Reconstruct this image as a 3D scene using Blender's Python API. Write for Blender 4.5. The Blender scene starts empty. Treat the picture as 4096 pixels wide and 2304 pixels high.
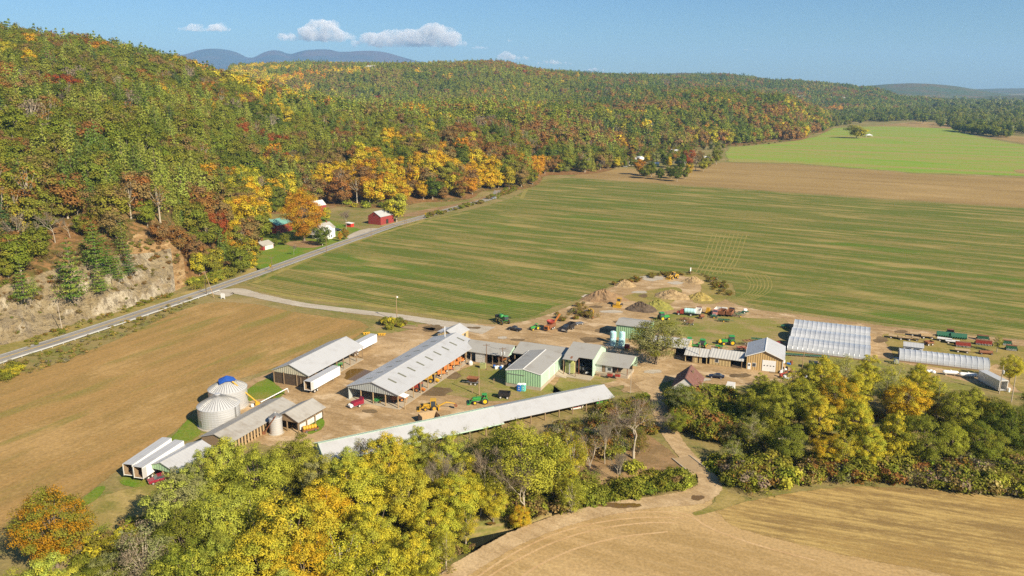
import bpy, math, random
import numpy as np
from mathutils import Vector, Matrix
from mathutils.geometry import delaunay_2d_cdt
R = math.radians
S = bpy.context.scene
COL = S.collection
rnd = random.Random(7)
# ---------------------------------------------------------------- camera, sky, sun, exposure
FPX, HC = 3170.0, 88.0                       # focal length (photo pixels of a 4096 wide frame), camera height in metres
TH = math.atan((1152 - 345) / FPX)           # camera pitch
CT, ST = math.cos(TH), math.sin(TH)
cam = bpy.data.cameras.new('camera'); camo = bpy.data.objects.new('camera', cam); COL.objects.link(camo)
camo.location = (0, 0, HC); camo.rotation_euler = (math.pi / 2 - TH, 0, 0)
cam.sensor_width = 36; cam.lens = 36 * FPX / 4096; cam.clip_start = 1; cam.clip_end = 60000
S.camera = camo
SUN_EL, SUN_AZ = 33.0, (0.68, -0.733)        # sun stands behind the camera on its right
W = bpy.data.worlds.new('World'); S.world = W; W.use_nodes = True
wn = W.node_tree
sky = wn.nodes.new('ShaderNodeTexSky'); sky.sky_type = 'NISHITA'; sky.sun_disc = False
sky.sun_elevation = R(SUN_EL); sky.sun_rotation = math.atan2(SUN_AZ[0], SUN_AZ[1])
sky.altitude = 100; sky.air_density = 1.0; sky.dust_density = 0.35; sky.ozone_density = 2.0
bg = wn.nodes['Background']; bg.inputs[1].default_value = 0.05
_mx = wn.nodes.new('ShaderNodeMix'); _mx.data_type = 'RGBA'; _mx.blend_type = 'MULTIPLY'; _mx.inputs[0].default_value = 1.0
_mx.inputs[7].default_value = (0.58, 0.86, 1.14, 1)          # clear dry autumn air: a deeper blue than the plain model
wn.links.new(sky.outputs[0], _mx.inputs[6]); wn.links.new(_mx.outputs[2], bg.inputs[0])
sl = bpy.data.lights.new('sun', 'SUN'); slo = bpy.data.objects.new('sun', sl); COL.objects.link(slo)
sl.energy = 5.0; sl.angle = R(0.53); sl.color = (1.0, 0.89, 0.71)
sdir = Vector((SUN_AZ[0] * math.cos(R(SUN_EL)), SUN_AZ[1] * math.cos(R(SUN_EL)), math.sin(R(SUN_EL))))
slo.rotation_euler = sdir.to_track_quat('Z', 'Y').to_euler(); slo.location = (300, -300, 400)
S.view_settings.view_transform = 'Standard'; S.view_settings.look = 'None'
S.view_settings.exposure = 0.86; S.view_settings.gamma = 1.0
S.render.engine = 'CYCLES'
S.cycles.use_denoising = False
S.cycles.max_bounces = 6; S.cycles.diffuse_bounces = 3; S.cycles.glossy_bounces = 2
S.cycles.transmission_bounces = 4; S.cycles.transparent_max_bounces = 12; S.cycles.volume_bounces = 1
S.cycles.sample_clamp_indirect = 6

# ---------------------------------------------------------------- survey: photo points to ground points
def G(x, y, z=0.0):
    u = x - 2048.0; v = y - 1152.0
    d = FPX * ST + v * CT; f = FPX * CT - v * ST; k = (HC - z) / d
    return (u * k, f * k)
def frame(ox, oy, k):
    return lambda x, y, z=0.0: G(ox + x * k, oy + y * k, z)
C2 = frame(1000, 1150, .41408); C3 = frame(1750, 1200, .3882); C4 = frame(2600, 1150, .34513); C5 = frame(3300, 1150, .34504)
CL = frame(0, 1300, .6927); CR = frame(0, 750, .4831); CB = frame(900, 600, .50466); CP = frame(2200, 1000, .3882)
CBR = frame(2200, 1400, .736); CG = frame(500, 1480, .33123); CFH = frame(1000, 820, .2795); CVI = frame(2440, 500, .20186); CFR = frame(2900, 350, .46429)
V = frame(0, 0, 1.59006)
def PXL(x, y, z):                            # world point to photo pixel (2576 wide), used to choose species by place
    dz = HC - z; dep = y * CT + dz * ST
    return (2048 + FPX * x / dep) / 1.59006, (1152 + FPX * (dz * CT - y * ST) / dep) / 1.59006

# ---------------------------------------------------------------- materials
def srgb(r, g, b):
    f = lambda c: (c / 255 / 12.92) if c <= 10 else ((c / 255 + .055) / 1.055) ** 2.4
    return (f(r), f(g), f(b))
MATS = {}
def _new(name):
    m = bpy.data.materials.new(name); m.use_nodes = True
    nt = m.node_tree; b = nt.nodes['Principled BSDF']
    return m, nt, b
def N(nt, t, **kw):
    n = nt.nodes.new(t)
    for k, v in kw.items(): setattr(n, k, v)
    return n
def mixc(nt, fac, a, b, blend='MIX'):
    n = N(nt, 'ShaderNodeMix', data_type='RGBA', blend_type=blend)
    for s, v in ((n.inputs[0], fac), (n.inputs[6], a), (n.inputs[7], b)):
        if hasattr(v, 'is_linked'): nt.links.new(v, s)
        elif isinstance(v, (int, float)): s.default_value = v
        else: s.default_value = (*v[:3], 1)
    return n.outputs[2]
def math_(nt, op, a, b=0.0, c=0.0):
    n = N(nt, 'ShaderNodeMath', operation=op)
    for s, v in zip(n.inputs, (a, b, c)):
        if hasattr(v, 'is_linked'): nt.links.new(v, s)
        else: s.default_value = v
    return n.outputs[0]
def ramp(nt, x, lo, hi):
    n = N(nt, 'ShaderNodeMapRange', interpolation_type='SMOOTHSTEP'); nt.links.new(x, n.inputs[0])
    n.inputs[1].default_value = lo; n.inputs[2].default_value = hi
    return n.outputs[0]
def noise(nt, vec, scale, detail=3, rough=.55):
    n = N(nt, 'ShaderNodeTexNoise'); n.inputs['Scale'].default_value = scale; n.inputs['Detail'].default_value = detail
    n.inputs['Roughness'].default_value = rough
    if vec is not None: nt.links.new(vec, n.inputs['Vector'])
    return n.outputs['Fac']
def mapped(nt, vec, rot=0.0, scale=(1, 1, 1), loc=(0, 0, 0)):
    a = N(nt, 'ShaderNodeMapping'); a.inputs['Rotation'].default_value = (0, 0, -rot); nt.links.new(vec, a.inputs['Vector'])
    b = N(nt, 'ShaderNodeMapping'); b.inputs['Scale'].default_value = scale; b.inputs['Location'].default_value = loc
    nt.links.new(a.outputs[0], b.inputs['Vector'])
    return b.outputs[0]
def bump(nt, b, h, strength, dist):
    n = N(nt, 'ShaderNodeBump'); n.inputs['Strength'].default_value = strength; n.inputs['Distance'].default_value = dist
    nt.links.new(h, n.inputs['Height']); nt.links.new(n.outputs[0], b.inputs['Normal'])
def paint(name, col, rough=.55, metal=0.0, wear=.25, scale=1.2, spec=.4, dirt=(.16, .11, .06), rib=0.0, ribax=0, ribfreq=4.0):
    """painted or weathered surface: mottled colour, patches of grime, optional pressed ribs"""
    if name in MATS: return MATS[name]
    m, nt, b = _new(name)
    tc = N(nt, 'ShaderNodeTexCoord').outputs['Object']
    f1 = noise(nt, tc, scale, 4, .65); f2 = noise(nt, tc, scale * 7, 3, .6)
    c = mixc(nt, math_(nt, 'MULTIPLY', ramp(nt, f1, .45, .8), wear), col, dirt)
    c = mixc(nt, math_(nt, 'MULTIPLY', f2, wear * .5), c, tuple(x * .6 for x in col))
    nt.links.new(c, b.inputs['Base Color']); b.inputs['Roughness'].default_value = rough; b.inputs['Metallic'].default_value = metal
    b.inputs['Specular IOR Level'].default_value = spec
    if rib:
        sx = N(nt, 'ShaderNodeSeparateXYZ'); nt.links.new(tc, sx.inputs[0])
        s = math_(nt, 'SINE', math_(nt, 'MULTIPLY', sx.outputs[ribax], ribfreq * 6.283))
        bump(nt, b, s, rib, .05)
    MATS[name] = m
    return m
def groundmat(name, c1, c2, c3, rot=0.0, along=.02, across=.3, patch=.02, fine=1.2, lo=.42, hi=.6, plo=.5, phi=.68, rows=0.0, rowamt=.25, fade=True, edge=.5, bumpd=.0, c4=None, detail=4, pstretch=1.0, tracks=0.0):
    """field or bare earth: streaks along the working direction, broad patches, fine speckle, drilled rows"""
    m, nt, b = _new(name)
    pos = N(nt, 'ShaderNodeNewGeometry').outputs['Position']
    st = noise(nt, mapped(nt, pos, rot, (along, across, 1)), 1.0, detail, .6)
    pa = noise(nt, mapped(nt, pos, rot, (patch, patch * pstretch, 1), (31, 7, 0)), 1.0, 4, .6)
    fi = noise(nt, pos, fine, 4, .7); bi = noise(nt, mapped(nt, pos, rot, (fine * .18, fine * .5, 1), (3, 9, 0)), 1.0, 3, .65)
    s = ramp(nt, math_(nt, 'ADD', st, math_(nt, 'MULTIPLY', math_(nt, 'SUBTRACT', bi, .5), .5)), lo, hi)
    c = mixc(nt, s, c1, c2)
    c = mixc(nt, ramp(nt, math_(nt, 'ADD', pa, math_(nt, 'MULTIPLY', math_(nt, 'SUBTRACT', bi, .5), .4)), plo, phi), c, c3)
    if c4:
        p4 = noise(nt, mapped(nt, pos, rot, (along * 1.7, across * .6, 1), (77, 3, 0)), 1.0, 3, .55)
        c = mixc(nt, ramp(nt, p4, .53, .68), c, c4)
    if rows:
        sx = N(nt, 'ShaderNodeSeparateXYZ'); nt.links.new(mapped(nt, pos, rot), sx.inputs[0])
        y = math_(nt, 'ADD', sx.outputs[1], math_(nt, 'MULTIPLY', st, 3.0))
        w = math_(nt, 'SINE', math_(nt, 'MULTIPLY', y, 6.283 / rows))
        w = math_(nt, 'MULTIPLY', ramp(nt, math_(nt, 'ADD', w, math_(nt, 'MULTIPLY', fi, .8)), .0, 1.2), rowamt)
        c = mixc(nt, w, c, tuple(x * .45 for x in c1))
    if tracks:
        sx = N(nt, 'ShaderNodeSeparateXYZ'); nt.links.new(mapped(nt, pos, rot), sx.inputs[0])
        y = math_(nt, 'ADD', sx.outputs[1], math_(nt, 'MULTIPLY', bi, 1.2))
        w = ramp(nt, math_(nt, 'SINE', math_(nt, 'MULTIPLY', y, 6.283 / tracks)), .93, 1.0)
        c = mixc(nt, math_(nt, 'MULTIPLY', w, .45), c, tuple(x * .72 for x in c3))
    fv = math_(nt, 'MULTIPLY_ADD', fi, 1.2, .40)
    cm = N(nt, 'ShaderNodeCombineColor')
    for i in range(3): nt.links.new(fv, cm.inputs[i])
    c = mixc(nt, 1.0, c, cm.outputs[0], 'MULTIPLY')
    nt.links.new(c, b.inputs['Base Color']); b.inputs['Roughness'].default_value = .95; b.inputs['Specular IOR Level'].default_value = .1
    if bumpd: bump(nt, b, fi, .6, bumpd)
    if fade:
        fa = N(nt, 'ShaderNodeAttribute', attribute_name='fade').outputs['Fac']
        e = noise(nt, pos, edge, 4, .65)
        a = ramp(nt, math_(nt, 'ADD', math_(nt, 'MULTIPLY', fa, 1.5), math_(nt, 'MULTIPLY', math_(nt, 'SUBTRACT', e, .75), 1.4)), .15, .42)
        nt.links.new(a, b.inputs['Alpha'])
    MATS[name] = m
    return m
# ---------------------------------------------------------------- object helpers
def tag(o, label=None, cat=None, group=None, kind=None):
    if label: o['label'] = label
    if cat: o['category'] = cat
    if group: o['group'] = group
    if kind: o['kind'] = kind
    return o
def link(name, data, parent=None):
    o = bpy.data.objects.new(name, data); COL.objects.link(o)
    if parent is not None: o.parent = parent
    return o
def npmesh(name, v, f, mat=None, smooth=False, attrs=None):
    """fast mesh from arrays; f is (n,3) or (n,4)"""
    me = bpy.data.meshes.new(name); v = np.asarray(v, np.float32); f = np.asarray(f, np.int32)
    me.vertices.add(len(v)); me.vertices.foreach_set('co', v.ravel())
    n = f.shape[1]; me.loops.add(f.size); me.loops.foreach_set('vertex_index', f.ravel())
    me.polygons.add(len(f)); me.polygons.foreach_set('loop_start', np.arange(0, f.size, n, dtype=np.int32))
    if mat: me.materials.append(mat)
    if smooth: me.polygons.foreach_set('use_smooth', np.ones(len(f), bool))
    me.update(calc_edges=True)
    for k, (typ, a) in (attrs or {}).items():
        at = me.attributes.new(k, typ, 'POINT'); at.data.foreach_set('value' if typ in ('FLOAT', 'INT') else 'vector', np.ascontiguousarray(a).ravel())
    return me
def smoothnoise(x, y, seed=0):
    """cheap value noise on arrays"""
    xi = np.floor(x).astype(np.int64); yi = np.floor(y).astype(np.int64); fx = x - xi; fy = y - yi
    fx = fx * fx * (3 - 2 * fx); fy = fy * fy * (3 - 2 * fy)
    def h(a, b):
        n = (a * 374761393 + b * 668265263 + seed * 1442695041) & 0x7fffffff
        n = ((n ^ (n >> 13)) * 1274126177) & 0x7fffffff
        return ((n ^ (n >> 16)) & 0xffff) / 65535.0
    return (h(xi, yi) * (1 - fx) + h(xi + 1, yi) * fx) * (1 - fy) + (h(xi, yi + 1) * (1 - fx) + h(xi + 1, yi + 1) * fx) * fy
def fbm(x, y, seed=0, o=4):
    s = 0; a = .5
    for i in range(o): s = s + a * (smoothnoise(x, y, seed + i) - .5); x = x * 2.03; y = y * 2.03; a *= .5
    return s
def polydist(P, poly, closed=True):
    A = np.asarray(poly, float); B = np.roll(A, -1, 0) if closed else A[1:]
    if not closed: A = A[:-1]
    d = np.full(len(P), 1e9)
    for a, b in zip(A, B):
        ab = b - a; t = np.clip(((P - a) @ ab) / max(ab @ ab, 1e-9), 0, 1)
        d = np.minimum(d, np.hypot(*(P - a - t[:, None] * ab).T))
    return d
def inside(P, poly):
    A = np.asarray(poly, float); r = np.zeros(len(P), bool); j = len(A) - 1
    for i in range(len(A)):
        (x1, y1), (x2, y2) = A[i], A[j]
        if y1 != y2:
            r ^= ((y1 > P[:, 1]) != (y2 > P[:, 1])) & (P[:, 0] < (x2 - x1) * (P[:, 1] - y1) / (y2 - y1) + x1)
        j = i
    return r
def densify(poly, step, closed=True, jit=0.0):
    out = []; n = len(poly)
    for i in range(n if closed else n - 1):
        a = np.array(poly[i], float); b = np.array(poly[(i + 1) % n], float)
        k = max(1, int(np.hypot(*(b - a)) / step))
        for t in range(k):
            p = a + (b - a) * t / k
            if jit: p = p + (fbm(np.array([p[0] / (jit * 6)]), np.array([p[1] / (jit * 6)]), 5)[0] * 2 * jit, fbm(np.array([p[0] / (jit * 6)]), np.array([p[1] / (jit * 6)]), 9)[0] * 2 * jit)
            out.append(tuple(p))
    if not closed: out.append(tuple(poly[-1]))
    return out
def catmull(pts, n=6, closed=False):
    P = [np.array(p, float) for p in pts]; out = []; m = len(P)
    for i in range(m if closed else m - 1):
        g = (lambda k: P[k % m]) if closed else (lambda k: P[min(max(k, 0), m - 1)])
        a, b, c, d = g(i - 1), g(i), g(i + 1), g(i + 2)
        for t in np.arange(n) / n:
            out.append(tuple(.5 * (2 * b + (c - a) * t + (2 * a - 5 * b + 4 * c - d) * t * t + (3 * b - a - 3 * c + d) * t ** 3)))
    if not closed: out.append(tuple(P[-1]))
    return out
def sheet(name, poly, mat, z, fade=2.0, step=None, jit=0.0, label=None, kind='structure', smooth=True):
    """a ground cover lying on the valley floor with a soft broken edge"""
    if smooth: poly = catmull(poly, 4, True)
    step = step or fade
    b = densify(poly, step, True, jit); b = np.array(b); nb = len(b)
    lo, hi = b.min(0), b.max(0)
    cand = []
    nxt = np.roll(b, -1, 0); prv = np.roll(b, 1, 0); t = nxt - prv; nn = np.stack([-t[:, 1], t[:, 0]], 1); nn /= np.maximum(np.hypot(*nn.T), 1e-6)[:, None]
    for s in (1, -1): cand.append(b + nn * fade * 1.05 * s)
    g = max(fade * 3, (max(hi - lo)) / 40)
    gx, gy = np.meshgrid(np.arange(lo[0], hi[0], g), np.arange(lo[1], hi[1], g)); cand.append(np.stack([gx.ravel(), gy.ravel()], 1))
    c = np.concatenate(cand); c = c[inside(c, b)]; d = polydist(c, b); c = c[d > fade * .8]
    P = np.concatenate([b, c]); 
    ed = [(i, (i + 1) % nb) for i in range(nb)]
    vs, _, fs, _, _, _ = delaunay_2d_cdt([Vector(p) for p in P], ed, [], 1, 1e-4)
    vv = np.array([(p.x, p.y) for p in vs]); fd = np.clip(polydist(vv, b) / fade, 0, 1)
    me = npmesh(name, np.c_[vv, np.full(len(vv), z)], [f[:3] for f in fs if len(f) == 3], mat, attrs={'fade': ('FLOAT', fd.astype(np.float32))})
    if len(me.polygons) and me.polygons[0].normal.z < 0: me.flip_normals()
    o = link(name, me); tag(o, label, None, None, kind); return o
def ribbon(name, path, width, mat, z, fade=.5, label=None, jit=0.0, kind='structure', n=6, widths=None):
    p = np.array(catmull(path, n)); t = np.gradient(p, axis=0); nn = np.stack([-t[:, 1], t[:, 0]], 1); nn /= np.hypot(*nn.T)[:, None]
    w = np.full(len(p), width) if widths is None else np.interp(np.linspace(0, 1, len(p)), np.linspace(0, 1, len(widths)), widths)
    offs = [-.5, -.5 + fade / width, 0, .5 - fade / width, .5]; fv = [0, 1, 1, 1, 0]
    rows = []
    for k, o_ in enumerate(offs): rows.append(p + nn * (w * o_)[:, None])
    m = len(p); vv = np.concatenate(rows); F = []
    for k in range(4):
        for i in range(m - 1): F.append((k * m + i, k * m + i + 1, (k + 1) * m + i + 1, (k + 1) * m + i))
    zz = np.full(len(vv), z)
    me = npmesh(name, np.c_[vv, zz], F, mat, attrs={'fade': ('FLOAT', np.repeat(fv, m).astype(np.float32))})
    if me.polygons[0].normal.z < 0: me.flip_normals()
    o = link(name, me); tag(o, label, None, None, kind); return o
# ---------------------------------------------------------------- land
def VP(*pts): return [V(x, y) for x, y in pts]
CREEK = [(-60, 128), (-20, 138), (10, 150), (25, 163), (36, 169), (43.5, 172), (52, 175), (64, 177), (80, 178), (110, 182), (150, 190), (260, 196), (420, 200)]
CRK = np.array(catmull(CREEK, 5))
def ground_z(x, y):
    d = polydist(np.array([[x, y]], float), CRK, False)[0]
    return -2.6 * math.exp(-(d / 3.4) ** 2)
xs = np.concatenate([-np.geomspace(20000, 300, 18), np.arange(-290, 440, 4.0), np.geomspace(450, 20000, 18)])
ys = np.concatenate([[-3000, -800, -200, 0, 50], np.arange(90, 240, 1.6), np.arange(240, 480, 8.0), np.geomspace(490, 30000, 40)])
gx, gy = np.meshgrid(xs, ys); P = np.stack([gx.ravel(), gy.ravel()], 1)
gz = -2.6 * np.exp(-(polydist(P, CRK, False) / 3.4) ** 2)
nx, ny = len(xs), len(ys)
ii = (np.arange(ny - 1)[:, None] * nx + np.arange(nx - 1)[None]).ravel()
gF = np.stack([ii, ii + 1, ii + nx + 1, ii + nx], 1)
GM = groundmat('meadow', (.25, .19, .07), (.165, .16, .04), (.30, .22, .095), R(-22), .03, .08, .025, .9, fade=False, bumpd=.1)
tag(link('ground', npmesh('ground', np.c_[P, gz], gF, GM)), 'valley floor of dry grass and weeds', None, None, 'structure')
ROW = math.atan2(-198, 331)
M_PLOW = groundmat('ploughed_soil', (.33, .20, .068), (.265, .17, .055), (.38, .24, .09), R(64), .010, .15, .03, 1.1, .38, .6, c4=(.22, .175, .045), edge=.35, tracks=5.5)
M_GREEN = groundmat('winter_rye', (.120, .148, .024), (.265, .205, .064), (.105, .170, .017), ROW, .010, .15, .010, 1.8, .43, .62, .55, .70, rows=2.3, rowamt=.46, c4=(.345, .26, .088), edge=.35, pstretch=4.0, detail=6)
M_LIME = groundmat('sprouting_rye', (.205, .285, .034), (.29, .245, .07), (.17, .285, .024), ROW, .003, .035, .006, .5, .40, .60, edge=.15, pstretch=3)
M_TILL = groundmat('tilled_soil', (.31, .208, .08), (.25, .165, .062), (.36, .245, .10), ROW, .002, .03, .006, .5, .4, .65, edge=.2, pstretch=3)
M_TAN = groundmat('harvested_soil', (.43, .285, .125), (.345, .225, .09), (.49, .34, .155), R(-28), .02, .16, .04, 1.6, .4, .62, edge=.4, tracks=4.2)
M_STUB = groundmat('corn_stubble', (.44, .30, .105), (.235, .15, .055), (.33, .21, .07), R(-19), .05, .42, .03, 2.8, .38, .64, edge=.4, rows=1.6, rowamt=.32)
M_DIRT = groundmat('yard_dirt', (.37, .25, .125), (.29, .19, .09), (.45, .315, .17), R(-22), .07, .3, .05, 1.3, .38, .62, edge=.3, c4=(.50, .365, .215))
M_GRAV = groundmat('gravel', (.43, .375, .29), (.37, .31, .23), (.48, .42, .33), R(-15), .06, .4, .05, 2.2, .4, .65, edge=.5)
M_LAWN = groundmat('lawn', (.13, .19, .018), (.20, .19, .035), (.10, .19, .012), R(20), .06, .1, .07, 1.5, .42, .65, edge=.4)
M_DRY = groundmat('rough_grass', (.28, .21, .065), (.19, .17, .038), (.36, .265, .095), R(-22), .07, .12, .06, 1.6, .42, .65, edge=.4)
M_YARDG = groundmat('yard_grass', (.21, .195, .045), (.30, .215, .095), (.155, .175, .03), R(-22), .06, .1, .06, 1.5, .42, .64, edge=.3)
M_ASPH = groundmat('asphalt', (.255, .237, .21), (.22, .203, .18), (.285, .265, .235), R(25), .02, .6, .08, 2.5, edge=1.5)
M_DAMP = groundmat('damp_soil', (.145, .098, .05), (.18, .125, .065), (.12, .08, .04), 0, .2, .3, .1, 2.0, edge=.35)
M_LEAF = groundmat('leaf_litter', (.29, .18, .085), (.21, .135, .06), (.35, .23, .11), 0, .1, .2, .08, 2.0, edge=.4)
sheet('verge', [V(*p) for p in [(712, 612), (740, 606), (790, 606), (812, 616), (790, 624), (740, 622)]], M_LEAF, .06, 1.5, 2, .4)
# big fields (photo outline to ground)
sheet('field', VP((612, 712), (690, 676), (830, 622), (930, 588), (1062, 552), (1130, 540), (1230, 514), (1290, 496), (1318, 478), (1328, 460), (1380, 449), (1425, 447), (1800, 473), (2150, 497), (2576, 524), (2800, 539), (2800, 880), (2576, 856), (2400, 836), (2200, 812), (2020, 790), (1900, 773), (1850, 752), (1835, 712), (1740, 684), (1640, 690), (1550, 716), (1480, 748), (1400, 772), (1340, 800), (1240, 808), (1150, 798), (1000, 775), (860, 757), (750, 745), (680, 736), (630, 722)), M_GREEN, .02, 2.5, 4, .6, 'broad striped green rye field', smooth=False)
sheet('field', VP((1425, 446), (1480, 430), (1585, 423), (1680, 430), (1720, 424), (1790, 411), (1830, 408), (2000, 413), (2300, 437), (2576, 447), (2800, 456), (2800, 540), (2576, 523), (2150, 496), (1800, 472)), M_TILL, .04, 6, 10, 1.0, 'brown tilled field beyond the rye', smooth=False)
sheet('field', VP((1820, 408), (1812, 385), (1825, 370), (1880, 366), (1960, 358), (2040, 345), (2074, 330), (2090, 322), (2180, 318), (2250, 317), (2330, 320), (2410, 325), (2440, 337), (2500, 350), (2576, 363), (2700, 385), (2760, 452), (2576, 444), (2300, 436), (2000, 412)), M_LIME, .06, 14, 16, 2.0, 'bright lime green field', smooth=False)
sheet('field', VP((2165, 318), (2230, 313), (2300, 305), (2360, 308), (2405, 311), (2408, 323), (2330, 321), (2250, 317)), M_TILL, .08, 14, 18, 1, 'far brown strip beyond the lime field', smooth=False)
sheet('field', VP((2300, 291), (2400, 290), (2405, 293), (2300, 294)), M_TILL, .08, 10, 30, 1, 'farther thin brown strip', smooth=False)
sheet('field', VP((2430, 277), (2500, 277), (2520, 281), (2440, 281)), M_LIME, .08, 10, 40, 1, 'farthest bright green field', smooth=False)
sheet('field', VP((2480, 345), (2520, 340), (2600, 345), (2720, 365), (2720, 385), (2576, 362)), M_TILL, .09, 8, 16, 1, 'brown plot beside the dark tree clump', smooth=False)
sheet('field', VP((2545, 428), (2600, 424), (2660, 430), (2660, 442), (2600, 438), (2560, 435)), M_TILL, .1, 6, 12, 1, 'small brown plot at the lime field edge')
sheet('field', VP((-260, 1020), (0, 948), (120, 920), (280, 858), (420, 792), (500, 764), (560, 757), (650, 764), (760, 786), (860, 800), (910, 806), (935, 822), (900, 852), (800, 888), (700, 926), (640, 945), (560, 975), (505, 1020), (478, 1060), (425, 1105), (330, 1165), (240, 1235), (150, 1310), (0, 1345), (-300, 1400)), M_PLOW, .02, 2.5, 3, .5, 'ploughed tan field between road and sheds', smooth=False)
sheet('field', VP((1000, 1560), (1120, 1460), (1200, 1400), (1290, 1350), (1400, 1306), (1520, 1276), (1640, 1264), (1740, 1252), (1790, 1225), (1812, 1240), (1800, 1275), (1850, 1322), (2000, 1362), (2200, 1405), (2400, 1442), (2700, 1490), (2700, 1620), (1000, 1620)), M_TAN, .03, 2.0, 2.5, .4, 'smooth tan harvested field', smooth=False)
sheet('field', VP((1730, 1298), (1770, 1288), (1850, 1262), (1960, 1240), (2060, 1226), (2150, 1220), (2350, 1226), (2576, 1256), (2750, 1280), (2750, 1500), (2400, 1460), (2200, 1425), (2000, 1382), (1850, 1342), (1760, 1315)), M_STUB, .027, 1.6, 2.0, .5, 'golden corn stubble field', smooth=False)
# farmyard
sheet('yard', VP((505, 1012), (560, 978), (650, 945), (760, 895), (880, 862), (950, 835), (1040, 815), (1170, 812), (1290, 812), (1400, 780), (1480, 745), (1560, 712), (1650, 693), (1740, 688), (1820, 715), (1830, 752), (1900, 776), (2020, 792), (2200, 815), (2400, 838), (2700, 876), (2700, 990), (2560, 990), (2400, 960), (2150, 950), (2000, 960), (1850, 975), (1700, 960), (1640, 985), (1560, 990), (1540, 965), (1300, 1020), (1200, 1060), (1060, 1080), (900, 1110), (800, 1140), (640, 1120), (520, 1090)), M_DIRT, .04, 2.5, 2.5, .6, 'dirt farmyard')
sheet('grass', VP((1190, 915), (1280, 905), (1420, 985), (1420, 1005), (1300, 1010), (1240, 1012), (1180, 1005), (1090, 990), (1050, 1000), (1080, 970)), M_YARDG, .06, 1.8, 1.8, .4)
sheet('grass', VP((1385, 985), (1430, 930), (1500, 945), (1580, 960), (1540, 965), (1440, 985)), M_YARDG, .06, 1.2, 1.2, .3)
sheet('grass', VP((1640, 800), (1720, 785), (1800, 790), (1900, 800), (1985, 805), (1975, 870), (1900, 870), (1780, 870), (1720, 850), (1650, 840)), M_YARDG, .06, 2.0, 2.0, .4)
sheet('grass', VP((2215, 840), (2300, 842), (2450, 850), (2600, 865), (2700, 875), (2700, 985), (2560, 985), (2510, 920), (2480, 945), (2400, 935), (2260, 905), (2235, 880)), M_DRY, .06, 2.0, 2.0, .4)
sheet('grass', VP((1960, 880), (2100, 885), (2250, 905), (2400, 950), (2480, 975), (2400, 985), (2200, 960), (2000, 935)), M_YARDG, .065, 1.5, 2.0, .4)
sheet('lawn', VP((640, 965), (680, 950), (700, 968), (720, 985), (700, 1003), (655, 1005), (620, 1012), (610, 990)), M_LAWN, .07, 1.0, 1.0, .3)
sheet('lawn', VP((455, 1070), (480, 1050), (500, 1070), (510, 1090), (480, 1110), (425, 1112)), M_LAWN, .07, 1.0, 1.0, .3)
sheet('lawn', VP((775, 1065), (810, 1050), (820, 1070), (795, 1090), (770, 1092)), M_LAWN, .07, .8, .8, .2)
sheet('lawn', VP((300, 1205), (340, 1185), (380, 1195), (385, 1215), (345, 1228), (305, 1220)), M_LAWN, .07, .8, .8, .3)
sheet('lawn', VP((195, 1265), (240, 1225), (270, 1225), (250, 1255), (210, 1275)), M_LAWN, .07, 1.0, .8, .3)
sheet('verge', VP((200, 1270), (330, 1225), (400, 1215), (420, 1240), (380, 1290), (330, 1320), (250, 1400), (200, 1360)), M_DRY, .05, 1.5, 1.5, .4)
sheet('grass', VP((940, 815), (975, 808), (1040, 812), (1050, 825), (990, 838), (930, 848), (905, 852)), M_YARDG, .07, 1.0, 1.0, .3)
# sand pit ground and weeds behind the yard
sheet('grass', VP((1560, 748), (1640, 728), (1700, 722), (1720, 735), (1690, 765), (1620, 780), (1590, 770)), M_DRY, .07, 1.5, 1.5, .4)
sheet('grass', VP((1700, 690), (1760, 690), (1815, 712), (1840, 740), (1800, 765), (1740, 760), (1760, 730), (1750, 705)), M_DRY, .07, 1.5, 1.5, .4)
# river flat behind the trees and the creek bank
sheet('bank', VP((1480, 1120), (1600, 1080), (1690, 1130), (1730, 1180), (1700, 1215), (1600, 1225), (1480, 1235), (1400, 1230)), M_LEAF, .03, 2, 2, .4)
# lawn round the farmhouse and forest-edge litter strip by the road
sheet('lawn', VP((640, 668), (648, 605), (700, 562), (790, 540), (860, 562), (930, 580), (975, 572), (920, 590), (820, 626), (700, 668), (650, 690)), M_LAWN, .03, 2.0, 3, .5)
sheet('verge', VP((560, 712), (640, 670), (660, 690), (600, 708), (500, 742), (440, 768), (300, 820), (200, 852), (150, 850), (300, 790), (460, 735)), M_DRY, .03, 2, 3, .5)
sheet('verge', VP((-100, 895), (60, 850), (250, 800), (420, 745), (540, 718), (545, 735), (430, 775), (250, 838), (100, 890), (-100, 925)), M_DRY, .035, 2, 3, .5)
sheet('verge', VP((1000, 545), (1060, 528), (1150, 512), (1230, 490), (1250, 480), (1262, 486), (1240, 500), (1150, 522), (1060, 542)), M_LEAF, .04, 2, 3, .4)
sheet('verge', VP((800, 530), (700, 560), (720, 548), (790, 500), (850, 520)), M_LEAF, .05, 2, 3, .4)
sheet('verge', VP((1780, 362), (1900, 352), (2000, 340), (2050, 325), (2054, 330), (2010, 345), (1900, 362), (1790, 368)), M_LEAF, .1, 6, 8, .4)
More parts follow.
